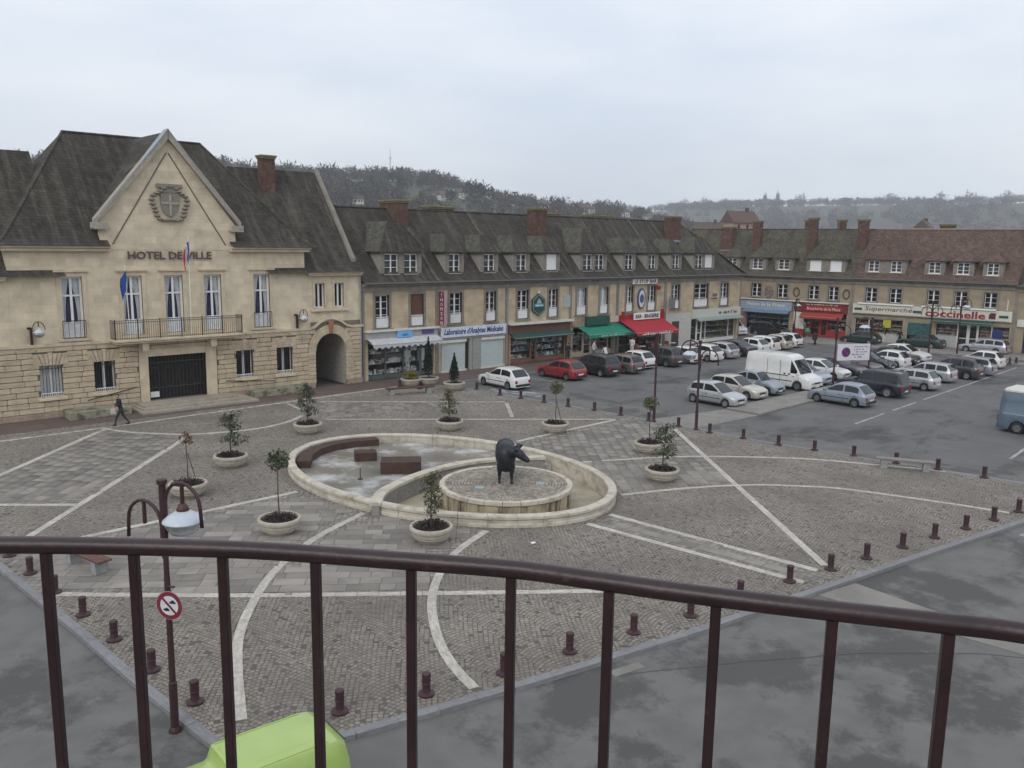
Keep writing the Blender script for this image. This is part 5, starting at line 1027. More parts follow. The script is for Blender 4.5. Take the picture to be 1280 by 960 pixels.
# ---- organic figures from tapered limbs, fused into one skin
def fused(name, parts, m, parent, vox=.03, sm=6):
    # parts: list of (p0, r0, p1, r1) tapered limbs or ('e', centre, radii, rot)
    b = bmesh.new()
    for q in parts:
        if q[0] == 'e':
            M = Matrix.Translation(q[1]) @ (Matrix.Rotation(q[3], 4, 'Z') if len(q) > 3 else Matrix()) @ (Matrix.Rotation(q[4], 4, 'Y') if len(q) > 4 else Matrix()) @ Matrix.Diagonal((*q[2], 1)); bmesh.ops.create_uvsphere(b, u_segments=16, v_segments=10, radius=1, matrix=M)
        else:
            p0, r0, p1, r1 = Vector(q[0]), q[1], Vector(q[2]), q[3]; d = p1-p0; M = Matrix.Translation((p0+p1)/2) @ d.to_track_quat('Z', 'Y').to_matrix().to_4x4()
            bmesh.ops.create_cone(b, cap_ends=True, segments=12, radius1=r0, radius2=r1, depth=d.length, matrix=M)
            for p, r in ((p0, r0), (p1, r1)): bmesh.ops.create_uvsphere(b, u_segments=12, v_segments=8, radius=r, matrix=Matrix.Translation(p))
    me = bpy.data.meshes.new(name); b.to_mesh(me); b.free(); o = bpy.data.objects.new('tmp', me); COL.objects.link(o)
    r = o.modifiers.new('r', 'REMESH'); r.mode = 'VOXEL'; r.voxel_size = vox; s = o.modifiers.new('s', 'SMOOTH'); s.iterations = sm; s.factor = .5
    bpy.context.view_layer.update(); dg = bpy.context.evaluated_depsgraph_get(); nm = bpy.data.meshes.new_from_object(o.evaluated_get(dg)); bpy.data.objects.remove(o)
    nm.name = name; nm.materials.clear(); nm.materials.append(m); nm.shade_smooth(); return ob(name, nm, parent)
# ---- bronze cow: seen from the front, head turned to its left
cow = thing('cow_statue', 'dark bronze cow statue with turned head on the round plinth', 'statue', (21.62, 23.74, PZ), R(49))   # local +x is the tail end, the chest faces the camera
P = [('e', (.55, 0, 1.06), (.86, .42, .52)), ('e', (.08, 0, 1.12), (.46, .41, .54)), ('e', (1.0, 0, 1.18), (.42, .40, .42)), ('e', (.0, .0, .84), (.3, .25, .38)), ('e', (.55, 0, .85), (.6, .38, .36)),
     ((-.05, -.1, 1.34), .30, (-.26, -.34, 1.36), .23), ((-.28, -.36, 1.37), .21, (-.36, -.56, 1.26), .18), ((-.36, -.54, 1.25), .165, (-.42, -.80, 1.08), .115), ('e', (-.43, -.83, 1.06), (.12, .10, .10)),
     ((.0, -.23, .72), .15, (-.02, -.24, .42), .08), ((-.02, -.24, .42), .075, (-.04, -.24, .07), .058), ((.0, .22, .72), .15, (.04, .24, .42), .08), ((.04, .24, .42), .075, (.06, .24, .07), .058),
     ((1.05, -.22, .85), .2, (1.2, -.24, .48), .09), ((1.2, -.24, .48), .08, (1.12, -.24, .07), .06), ((1.02, .22, .85), .2, (1.26, .24, .48), .09), ((1.26, .24, .48), .08, (1.18, .24, .07), .06),
     ('e', (-.06, -.24, .05), (.1, .08, .055)), ('e', (.04, .24, .05), (.1, .08, .055)), ('e', (1.1, -.24, .05), (.1, .08, .055)), ('e', (1.16, .24, .05), (.1, .08, .055)),
     ((1.38, 0, 1.45), .05, (1.5, 0, .65), .03), ('e', (1.5, 0, .55), (.06, .06, .16)), ('e', (.8, 0, .55), (.22, .18, .14))]
fused('body', P, BRONZE, cow, .035, 7)
for pt_ in ([(-.14, -.46, 1.44), (-.02, -.56, 1.55), (.04, -.66, 1.55)], [(-.44, -.38, 1.44), (-.58, -.36, 1.52), (-.66, -.4, 1.5)]): MB().tube(pt_, [.05, .085, .015], 8).build('ear', BRONZE, cow, smooth=True)
for pt_ in ([(-.22, -.4, 1.5), (-.17, -.44, 1.64), (-.13, -.52, 1.68)], [(-.38, -.36, 1.5), (-.43, -.38, 1.63), (-.46, -.46, 1.68)]): MB().tube(pt_, [.04, .03, .01], 7).build('horn', BRONZE, cow, smooth=True)
# ---- planters with shrubs
bowlp = [(r*.82, z*.95) for r, z in [(.42, 0), (.56, .0), (.62, .06), (.74, .16), (.74, .21), (.80, .24), (.84, .32), (.84, .36), (.88, .39), (.91, .47), (.91, .52), (.88, .56), (.78, .56), (.76, .48)]]
BOWL = MB().lathe(bowlp, 36, cap=False).mesh('bowl', CONC, smooth=True); BOWL.set_sharp_from_angle(angle=R(35))
SOILM = MB().lathe([(.02, .48), (.35, .49), (.635, .46)], 24, cap=False).mesh('soil', SOIL)
def leaves(n, cen, rad, size, seed, shape=None):
    r = np.random.default_rng(seed); d = r.normal(size=(n, 3)); d /= np.linalg.norm(d, axis=1)[:, None]; c = d*(r.random(n)**.4)[:, None]*np.array(rad)+np.array(cen)
    if shape is not None: c = shape(c, r)
    a = r.normal(size=(n, 3)); a /= np.linalg.norm(a, axis=1)[:, None]; b = np.cross(a, r.normal(size=(n, 3))); b /= np.linalg.norm(b, axis=1)[:, None]
    s = (size*r.uniform(.6, 1.3, n))[:, None]
    return np.stack([c-a*s, c+b*s*.45, c+a*s, c-b*s*.45], 1).reshape(-1, 3)
def leafmesh(name, arrs, m): V = np.concatenate(arrs); return npmesh(name, V, np.arange(len(V)).reshape(-1, 4), m)
COVERM = [leafmesh('ground_cover', [leaves(420, (0, 0, .56), (.6, .6, .1), .05, s), leaves(60, (.25, .1, .6), (.25, .2, .1), .06, s+50)], COVER) for s in (1, 2)]
def branchy(seed, h, lean, spread, n, m, leafsize=.07, layers=5, base=.15):
    r = np.random.default_rng(seed); st = MB(); arr = []
    top = Vector((lean*h, .03*h, h)); P = [Vector((0, 0, .4)), Vector((lean*h*.35, 0, .4+h*.35)), Vector((lean*h*.7, .05, .4+h*.7)), top+Vector((0, 0, .4))]
    st.tube(P, [.035, .028, .018, .006], 6)
    for k in range(layers*3):
        f = base+(1-base)*(k+.5)/(layers*3); i = min(2, int(f*3)); p = P[i]+(P[i+1]-P[i])*(f*3-i); a = r.uniform(0, 6.28); ln = spread*(1.15-f*.75)*r.uniform(.5, 1.15)
        e = p+Vector((math.cos(a)*ln, math.sin(a)*ln, ln*.55)); st.tube([p, (p+e)/2+Vector((0, 0, .04)), e], [.014, .009, .003], 5); arr.append(leaves(n, e, (.2*spread/.45, .2*spread/.45, .17), leafsize, seed*100+k)); arr.append(leaves(n//3, (p+e)/2, (.1, .1, .1), leafsize, seed*100+k+40))
    arr.append(leaves(n, P[3], (.09, .09, .2), leafsize, seed*100+99))
    return st.mesh('stem', BARK), leafmesh('foliage', arr, m)
SHRUB = [branchy(3, 2.0, .02, .5, 44, LEAF, .058, 6), branchy(5, 1.65, .06, .46, 44, LEAF2, .055, 6), branchy(8, 1.75, -.04, .44, 40, LEAF2, .055, 6), branchy(12, 1.85, .04, .58, 40, LEAF, .056, 6)]
def standard(seed, h, r, m, n=420, bare=False):
    st = MB().tube([(0, 0, .4), (.02, 0, .4+h*.5), (0, .01, .4+h)], [.026, .02, .014], 6); q = np.random.default_rng(seed)
    for k in range(9): a = k*2.4; st.tube([(0, 0, .4+h-.1), (math.cos(a)*r*.8, math.sin(a)*r*.8, .4+h+q.uniform(-.15, .3))], [.01, .003], 4)
    return st.mesh('stem', BARK), leafmesh('crown', [leaves(n, (0, 0, .4+h+.08), (r, r, r*.9), .075, seed)], m)
STD = [standard(4, 1.9, .40, LEAF2, 330), standard(6, 1.75, .3, LEAFR, 90), standard(9, 2.05, .42, LEAF, 330)]
CONI = (MB().tube([(0, 0, .3), (0, 0, 1.2)], [.05, .02], 6).mesh('stem', BARK), leafmesh('foliage', [leaves(1500, (0, 0, 1.65), (.42, .42, 1.25), .075, 77, lambda c, r: np.stack([c[:, 0]*np.clip((2.95-c[:, 2])/1.9, .1, 1), c[:, 1]*np.clip((2.95-c[:, 2])/1.9, .1, 1), c[:, 2]], 1))], LEAFD))
PLN = [((385, 545), SHRUB[0], 'leafy olive shrub in the planter in front of the archway', 'round cast stone planter nearest the town hall archway', 1.0),
 ((562, 541), SHRUB[1], 'yellowish leafy shrub in the planter behind the oval basin', 'round cast stone planter behind the far rim of the basin', 1.0),
 ((289, 588), SHRUB[3], 'broad two tiered evergreen shrub in planter before the town hall steps', 'round cast stone planter between the town hall steps and basin', 1.0),
 ((236, 626), STD[1], 'thin young tree with sparse reddish head', 'round cast stone planter holding the thin reddish tree', 1.0),
 ((350, 674), STD[2], 'slim standard tree with round evergreen head by the basin end', 'round cast stone planter by the left end of the basin', 1.0),
 ((539, 685), SHRUB[2], 'tall leafy shrub in front of the oval basin', 'round cast stone planter close against the near rim of basin', 1.0),
 ((694, 544), STD[0], 'slender standard tree with loose head on the road side', 'round cast stone planter standing on the white line beside road', 1.0),
 ((811, 570), STD[0], 'standard tree with dense round head in front of the lamp post', 'round cast stone planter partly behind another planter by the lamps', 1.0),
 ((827, 606), SHRUB[3], 'low spreading shrub in planter right of the basin', 'round cast stone planter right of the basin, in front of another planter', 1.0)]
for i, (pp, pl, labp, labb, s) in enumerate(PLN):
    x, y = gp(*pp); d = math.hypot(x, y); x += x/d*.75; y += y/d*.75
    t = thing('planter', labb, 'planter', (x, y, .002), i*1.3); ob('bowl', BOWL, t); ob('soil', SOILM, t); tag(ob('ground_cover', COVERM[i % 2], t), kind='stuff')
    q = thing('shrub' if pl in SHRUB else 'young_tree', labp, 'shrub' if pl in SHRUB else 'tree', (x, y, .06), i*2.1+.4); ob('stem' if pl in SHRUB else 'trunk', pl[0], q); ob('foliage' if pl in SHRUB else 'crown', pl[1], q)
    if pl in STD and pp[0] in (694, 236): tk = thing('tree_stake', 'wooden stake supporting the tree in planter %s' % ('on the white line' if pp[0] == 694 else 'with the thin reddish tree'), 'stake', (x, y, 0)); MB().tube([(.3, -.2, .45), (.05, .02, 1.7)], .018, 6).build('post', BARK, tk)
for (x, y, lab, lb2, sc_) in ((35.9, 47.7, 'dark columnar conifer against the roller shutters', 'planter with the columnar conifer', 1.15), (36.0, 44.9, 'small pointed conifer behind the yellowish shrub', 'planter with the small pointed conifer', .85)):
    t = thing('planter', 'round cast stone '+lb2+' at the edge of the square', 'planter', (x, y, .002)); ob('bowl', BOWL, t); ob('soil', SOILM, t)
    q = thing('conifer', lab, 'conifer', (x, y, .1)); ob('stem', CONI[0], q); o = ob('foliage', CONI[1], q); o.scale = (1, 1, sc_)
x, y = 34.6, 48.0; t = thing('planter', 'round cast stone planter with low yellow plant near the scalloped awning', 'planter', (x, y, .002)); ob('bowl', BOWL, t); ob('soil', SOILM, t)
q = thing('shrub', 'low yellow green plant in the planter near the scalloped awning', 'shrub', (x, y, .0)); ob('foliage', leafmesh('foliage', [leaves(500, (0, 0, .75), (.6, .6, .35), .07, 401)], mat('yellow_leaf', (.17, .14, .03), .6, island=.4)), q); MB().tube([(0, 0, .4), (0, 0, .8)], .03, 6).build('stem', BARK, q)
# ---- bollards
BOLB = MB().lathe([(.19, 0), (.19, .04), (.16, .06), (.1, .08), (.092, .1), (.092, .24), (.1, .25), (.1, .28), (.092, .29), (.092, .42), (.102, .43), (.102, .5), (.09, .52), (.02, .53)], 16).mesh('post', BURG, smooth=True); BOLB.set_sharp_from_angle(angle=R(30))
BOLR = MB().lathe([(.104, .325), (.104, .345)], 16).mesh('ring', BURG)
BOL = [(x, y) for x, y in [gp(px, py) for px, py in [(12,695),(38,717),(69,741),(104,769),(143,800),(190,838),(244,878),(425,890),(533,868),(630,842),(712,815),(792,791),(863,770)]]]
BOL += [(20.6, 12.5)]+[gp(px, py) for px, py in [(987,727),(1038,712),(1083,698),(1128,684),(1168,672),(1207,661),(1242,650),(1273,640)]]
BFAR = [gp(px, py) for px, py in [(596,487),(625,494),(651,498),(680,503),(710,508),(743,513),(776,519),(811,526),(848,533),(887,541),(929,548),(973,556),(1018,563),(1067,570),(1120,579),(1172,587),(1230,597)]]
BLABEL = 'short burgundy iron bollard in the row along the %s'
def bollard(x, y, lab, grp):
    t = thing('bollard', lab, 'bollard', (x, y, .0), 0, grp); ob('post', BOLB, t); ob('ring', BOLR, t)
for x, y in BOL: 
    g_ = 'side road kerb by the signed lamp' if x < 7.5 else 'long front kerb of the square'
    bollard(x, y, BLABEL % g_, 'bollards on the '+g_)
for x, y in BFAR: bollard(x, y, BLABEL % 'parking side of the square', 'bollards on the parking side')
for px, py in ((500, 484), (525, 486)): bollard(*gp(px, py), 'short burgundy iron bollard in front of the clothes shop', 'bollards before the clothes shop')
# ---- street lamps: pole, two hoops, one carrying a lantern
def lamp(x, y, H, rz, label, lit=(1,), hoops=(1, -1), z0=0.0, s=1.0):
    t = thing('street_lamp', label, 'street lamp', (x, y, z0), rz)
    MB().tube([(0, 0, 0), (0, 0, 1.1), (0, 0, 1.12), (0, 0, H*.62), (0, 0, H*.63), (0, 0, H-.55)], [.085, .085, .065, .06, .055, .055], 12).lathe([(.13, 0), (.13, .05), (.09, .12)], 12).build('pole', BURG, t, sharp=40)
    MB().lathe([(.07, H-1.35), (.07, H-.12), (.1, H-.1), (.1, H-.02), (.03, H)], 12).build('pole_head', BURG, t, sharp=40)
    for sg in hoops:
        up_ = .0 if sg in lit else -.5; r = .46*s; c = sg*(.07+r)
        path = [(sg*.05, 0, H-1.15+up_), (sg*.07, 0, H-.75+up_)]+[(c-sg*r*math.cos(a), 0, H-.48+up_+r*math.sin(a)) for a in [math.pi*k/10 for k in range(11)]]+[(c+sg*r*1.06, 0, H-.85+up_)]
        MB().tube(path, .036, 8).build('hoop', BURG, t, smooth=True); MB().tube([(c, 0, H-.48+up_+r), (c, 0, H-.5+up_)], .04, 8).build('stem', BURG, t)
        if sg in lit:
            zc = H-.6; lz = .78
            MB().lathe([(r_*.78, z_*.82) for r_, z_ in [(.03, .22), (.09, .2), (.16, .06), (.15, .02)]], 14, (c, 0, zc)).build('lantern_cap', mat('lantern_red', (.07, .025, .025), .5), t, smooth=True)
            MB().lathe([(r_*.78, z_*.82) for r_, z_ in [(.14, .04), (.36, -.08), (.5, -.2), (.51, -.23), (.48, -.24)]], 24, (c, 0, zc)).build('lantern_shade', LANT, t, smooth=True)
            MB().lathe([(r_*.78, z_*.82) for r_, z_ in [(.48, -.235), (.42, -.38), (.3, -.52), (.2, -.56), (.01, -.57)]], 24, (c, 0, zc), cap=False).build('lantern_bowl', LGLASS, t, smooth=True)
            MB().lathe([(.06, -.12), (.09, -.2), (.06, -.36), (.01, -.38)], 10, (c, 0, zc)).build('lamp_bulb', WHITE, t, smooth=True)
    return t
L1 = lamp(5.9, 16.55, 5.42, R(292), 'burgundy street lamp with round no vehicles sign on the pole', z0=ROADZ)
sg_ = thing('road_sign', 'round red rimmed no motor vehicles sign on the lamp post', 'sign', (5.9, 16.55, 2.72), YAW-math.pi/2-R(14))
def disc(r, y0, y1, n=28): return MB().ext([(r*math.cos(2*math.pi*k/n), r*math.sin(2*math.pi*k/n)) for k in range(n)], y0, y1)
sg_.location = (5.9-.02, 16.55-.13, 2.72)
disc(.30, -.012, .0).build('sign_back', GREYP, sg_); disc(.29, -.016, -.0125).build('sign_rim', mat('sign_red', (.2, .02, .035), .45), sg_); disc(.205, -.02, -.0165).build('sign_face', mat('sign_white', (.62, .64, .66), .4), sg_)
MB().ext([(-.165, .13), (-.13, .165), (.165, -.13), (.13, -.165)], -.027, -.024).build('sign_bar', MT['sign_red'], sg_)
MB().ext([(.01, .05), (.01, .09), (.04, .09), (.06, .12), (.11, .12), (.13, .09), (.15, .08), (.15, .05)], -.0235, -.0205).ext([(-.14, -.1), (-.12, -.07), (-.08, -.065), (-.06, -.04), (-.03, -.06), (.01, -.09), (-.02, -.12), (-.1, -.12)], -.0235, -.0205).build('sign_symbol', BLACKP, sg_)
MB().tube([(-.1, .05, .38), (.1, .05, .38)], .02, 6).tube([(0, .02, -.1), (0, .1, -.1)], .03, 6).build('clamp', BURG, sg_)
lamp(38.45, 26.7, 4.95, R(133), 'burgundy street lamp with one lantern beside the silver hatchback'); lamp(38.3, 29.5, 5.1, R(45), 'burgundy street lamp post behind the round headed tree', hoops=(1, -1), lit=())
def onmed(px, y=28.7):
    d = ray(px, 480); t = y/d[1]; return d[0]*t
xa, xb = onmed(1041, 29.3), onmed(1084, 27.9)
lamp(xa, 29.3, 5.0, R(100), 'burgundy street lamp post left of the white parking panel', lit=(), z0=.02); lamp(xb, 27.9, 5.0, R(140), 'burgundy street lamp with lantern right of the white parking panel', lit=(1,), z0=.02)
for px, py, lab in ((1160, 447, 'burgundy street lamp before the supermarket sign, left of the pair'), (1196, 442, 'burgundy street lamp before the supermarket sign, right of the pair')): lamp(*gp(px, py), 5.4, R(-40), lab, lit=(1,) if px > 1180 else (), hoops=(1, -1), z0=ROADZ)
lamp(*gp(992, 425), 4.6, R(10), 'burgundy street lamp with pale lantern in front of the red shop', z0=ROADZ)
pn = thing('parking_panel', 'white rectangular no parking panel fixed between two lamp posts', 'sign', ((xa+xb)/2, 28.6, 1.85), math.atan2(-1.4, xb-xa)); hw = math.hypot(xb-xa, 1.4)/2-.1
MB().box(-hw, hw, -.14, -.1, .0, 1.22).build('sign_board', mat('panel_white', (.66, .64, .68), .5, var=.06), pn, bevel=.01)
q = MB().ext(oval(-hw+.7, .62, .36, .36), -.155, -.141).build('sign_rim', mat('panel_red', (.22, .03, .06), .5), pn); MB().ext(oval(-hw+.7, .62, .28, .28), -.165, -.156).build('sign_disc', mat('panel_blue', (.03, .03, .2), .5), pn); MB().ext([(-hw+.47, .79), (-hw+.53, .85), (-hw+.93, .45), (-hw+.87, .39)], -.172, -.166).build('sign_bar', REDP, pn)
for k, (a, e) in enumerate(((.0, 1.7), (.0, 1.2), (.2, 1.4), (-.2, 1.5), (.1, 1.0))): scrawl(mat('panel_ink', (.16, .17, .25), .6), pn, -hw+1.35+a*.8, -hw+1.5+(a+e)*.62, -.141, 1.02-k*.19, .1)
# ---- benches
def bench(p, q, label, seatm, z=0.0):
    x0, y0 = p; x1, y1 = q; L_ = math.hypot(x1-x0, y1-y0); t = thing('bench', label, 'bench', ((x0+x1)/2, (y0+y1)/2, z), math.atan2(y1-y0, x1-x0))
    for k in range(2): MB().box(-L_/2, L_/2, -.23+.235*k, -.005+.235*k, .40, .47).build('seat_plank', seatm, t, bevel=.012)
    for s in (-1, 1): MB().ext([(s*(L_/2-.35)-.14, 0), (s*(L_/2-.35)+.14, 0), (s*(L_/2-.35)+.11, .4), (s*(L_/2-.35)-.11, .4)], -.19, .19).build('leg', mat('grey_concrete', (.27, .275, .27), .9, var=.15, scale=6), t, bevel=.015)
bench((7.0, 28.0), (7.45, 25.9), 'low bench with reddish wooden seat on concrete feet', mat('red_wood', (.12, .05, .038), .6, var=.25))
bench(gp(1094, 583), gp(1168, 590), 'long pale stone bench beside the parking side bollards', PALEP); bench((31.1, 45.9), (34.2, 44.9), 'low dark bench slab before the clothes shop', WOODD)
# ---- people
CL = dict(dark=mat('dark_cloth', (.018, .02, .035), .9, var=.2), jean=mat('dark_jeans', (.03, .032, .05), .9), black=mat('black_shoe', (.012, .012, .012), .6), hair=mat('brown_hair', (.03, .018, .012), .8), pale=mat('pale_cloth', (.55, .53, .52), .9), grey=mat('grey_cloth', (.12, .12, .13), .9), red=mat('wine_cloth', (.14, .03, .04), .9), bag=mat('pale_bag', (.5, .42, .38), .7))
def person(x, y, z, rz, label, stride=.0, lean=.0, top='dark', legs='jean', arms=((.25, .1), (-.25, .1)), bag=False, h=1.72):
    t = thing('person', label, 'person', (x, y, z), rz); k = h/1.72; V_ = lambda *p: (p[0]*k, p[1]*k, p[2]*k)   # local +x is forward
    hip, ch_, nk = V_(0, 0, .92), V_(lean*.55, 0, 1.32), V_(lean*.8, 0, 1.47); P = [('e', V_(0, 0, .95), (.12*k, .17*k, .14*k)), ('e', V_(lean*.3, 0, 1.15), (.115*k, .165*k, .2*k)), ('e', ch_, (.125*k, .2*k, .17*k)), (nk, .058*k, V_(lean*.95, 0, 1.55), .052*k),
        ('e', V_(lean+.015, 0, 1.62), (.098*k, .078*k, .115*k)), ('e', V_(lean+.105, 0, 1.61), (.022*k, .018*k, .025*k)), ('e', V_(lean, .08, 1.61), (.022*k, .012*k, .03*k)), ('e', V_(lean, -.08, 1.61), (.022*k, .012*k, .03*k))]
    for s, st_ in ((1, stride), (-1, -stride)):
        y_ = .095*s; kn = (st_*.55+.04, y_, .5); an = (st_ if st_ > 0 else st_*1.15, y_, .09 if st_ >= 0 else .12)
        P += [(V_(0, y_, .9), .093*k, V_(*kn), .063*k), (V_(*kn), .06*k, V_(*an), .043*k), (V_(an[0]-.04, y_, .045), .042*k, V_(an[0]+.15, y_, .035), .035*k)]
    for s, (ax_, up_) in ((1, arms[0]), (-1, arms[1])):
        sh = (lean*.6, .21*s, 1.4); el = (lean*.45+ax_*.35, .25*s, 1.13); wr_ = (lean*.4+ax_, .23*s, .9+up_)
        P += [(V_(*sh), .06*k, V_(*el), .047*k), (V_(*el), .045*k, V_(*wr_), .032*k), ('e', V_(wr_[0]+.03, wr_[1], wr_[2]-.04), (.05*k, .028*k, .05*k))]
        for f in range(4): P.append((V_(wr_[0]+.03+.012*f, wr_[1], wr_[2]-.07), .011*k, V_(wr_[0]+.045+.016*f, wr_[1]-.012*s, wr_[2]-.14+.012*abs(f-1)), .009*k))
        P.append((V_(wr_[0]+.05, wr_[1]-.02*s, wr_[2]-.03), .012*k, V_(wr_[0]+.1, wr_[1]-.03*s, wr_[2]-.08), .009*k))
    o = fused('body', P, CL[top], t, .014, 2); me = o.data
    for m in (CL[legs], SKIN, CL['black'], CL['hair']): me.materials.append(m)
    n = len(me.polygons); c = np.zeros(n*3); me.polygons.foreach_get('center', c); c = c.reshape(-1, 3)/k; idx = np.zeros(n, np.int32)
    idx[c[:, 2] < .9] = 1; idx[c[:, 2] < .09] = 3; idx[c[:, 2] > 1.49] = 2; hx_ = c[:, 0]-lean; idx[(c[:, 2] > 1.66) | ((c[:, 2] > 1.54) & (hx_ < -.02))] = 4
    armm = (np.abs(c[:, 1]) > .185) & (c[:, 2] < 1.2); idx[armm] = 0
    for s, (ax_, up_) in ((1, arms[0]), (-1, arms[1])): idx[armm & (np.sign(c[:, 1]) == s) & (np.hypot(c[:, 0]-lean*.4-ax_-.04, c[:, 2]-.9-up_+.06) < .1)] = 2
    me.polygons.foreach_set('material_index', idx); me.update()
    if bag:
        bg_ = thing('shoulder_bag', 'pale bag carried by the walking person', 'bag', (x, y, z), rz); ax_, up_ = arms[0]; MB().box(lean*.4+ax_-.08, lean*.4+ax_+.18, .16, .3, .9+up_-.42, .9+up_-.12).tube([(lean*.4+ax_, .23, .9+up_-.13), (lean*.4+ax_+.05, .23, .9+up_-.04), (lean*.4+ax_+.1, .23, .9+up_-.13)], .012, 5).build('bag_body', CL['bag'], bg_, bevel=.03)
    return t
wx, wy = gp(152, 531.5); person(wx, wy, .0, R(180-6), 'person in dark jacket striding past the town hall steps', .34, .12, arms=((.32, .2), (.22, .22)), bag=True)
person(52.2, 49.6, 0, R(100), 'person in dark clothes standing at the brown fronted shop', .03, 0, 'dark', 'dark')
person(55.2, 49.4, 0, R(-60), 'person in pale top walking past the green awning', .18, .03, 'pale', 'grey'); person(60.2, 49.2, 0, R(20), 'person in white near the bar terrace', .05, 0, 'pale', 'pale')
x, y = gp(1005, 421); person(x, y, -.02, R(150), 'person in pale jacket outside the red butcher shop', .12, 0, 'grey', 'dark'); person(x-.6, y+1.0, -.02, R(130), 'person in black outside the red butcher shop', .1, 0, 'dark', 'dark')
x, y = gp(1124, 431); person(x, y, -.1, R(60), 'person in dark navy crossing in front of the supermarket', .2, .02, 'dark', 'jean')
# ---- bar terrace
def chair(x, y, rz, m, lab):
    t = thing('terrace_chair', lab, 'chair', (x, y, 0), rz, 'chairs on the bar terrace'); MB().box(-.22, .22, -.22, .22, .43, .47).build('seat', m, t); MB().box(-.22, .22, .2, .23, .55, .85).build('backrest', m, t)
    for a in (-.2, .2):
        for c in (-.2, .215): MB().box(a-.015, a+.015, c-.015, c+.015, 0, .43 if c < 0 else .85).build('leg', GREYP, t)
for i, x in enumerate((61.6, 62.4, 64.0, 64.9, 66.3, 67.0)): chair(x, 49.9+.35*(i % 2), i*1.4, (mat('red_plastic', (.35, .03, .03), .5), mat('cane_yellow', (.4, .3, .14), .7))[i % 2], 'small %s terrace chair under the red awning' % ('red', 'straw coloured')[i % 2])
for x in (62.0, 64.45, 66.65):
    t = thing('terrace_table', 'small round terrace table under the red awning', 'table', (x, 49.5, 0), 0, 'tables on the bar terrace'); MB().lathe([(.36, .70), (.36, .73)], 18).build('table_top', OFFW, t); MB().lathe([(.22, 0), (.2, .03), (.03, .05), (.03, .7)], 12).build('table_leg', IRON, t)
t = thing('sandwich_board', 'white folding board standing outside the green awning shop', 'sign', (56.9, 49.6, 0), .3)
for s in (-1, 1): MB().add([(-.3, s*.28, 0), (.3, s*.28, 0), (.3, s*.03, .95), (-.3, s*.03, .95), (-.3, s*.25, 0), (.3, s*.25, 0), (.3, s*.0, .95), (-.3, s*.0, .95)], [(0, 1, 2, 3), (7, 6, 5, 4), (0, 4, 5, 1), (3, 2, 6, 7), (0, 3, 7, 4), (1, 5, 6, 2)]).build('board', WHITE, t)
x, y = gp(1018, 430); t = thing('litter_bin', 'burgundy litter bin on a post by the far crossing', 'litter bin', (x, y, -.06)); MB().lathe([(.24, .5), (.27, 1.0), (.3, 1.03), (.3, 1.12), (.05, 1.2)], 12).build('bin_body', BURG, t); MB().box(-.05, .05, -.05, .05, 0, .5).box(.15, .2, -.05, .05, 0, .5).build('post', IRON, t)
x, y = gp(1008, 432); t = thing('green_post', 'green round topped sign on a pole by the far crossing', 'sign', (x, y, -.06), YAW-math.pi/2); MB().tube([(0, 0, 0), (0, 0, 1.6)], .03, 6).build('pole', GREYP, t); MB().lathe([(.02, 1.2), (.3, 1.3), (.32, 1.6), (.15, 1.85), (.02, 1.9)], 12).build('head', mat('sign_green', (.06, .14, .08), .6), t, smooth=True)
for px in (1253, 1262, 1270): x, y = gp(px, 454); bollard(x, y, 'short burgundy iron bollard by the far end of the parking', 'bollards at the far end of the parking')
# ---- litter on the setts
x, y = gp(666, 679); tag(MB().prism([(x-.1, y-.06), (x+.09, y-.07), (x+.1, y+.05), (x-.03, y+.08)], .0, .03).build('paper_scrap', WHITE, bevel=.008), 'small white scrap of paper lying on the setts before the basin', 'litter')
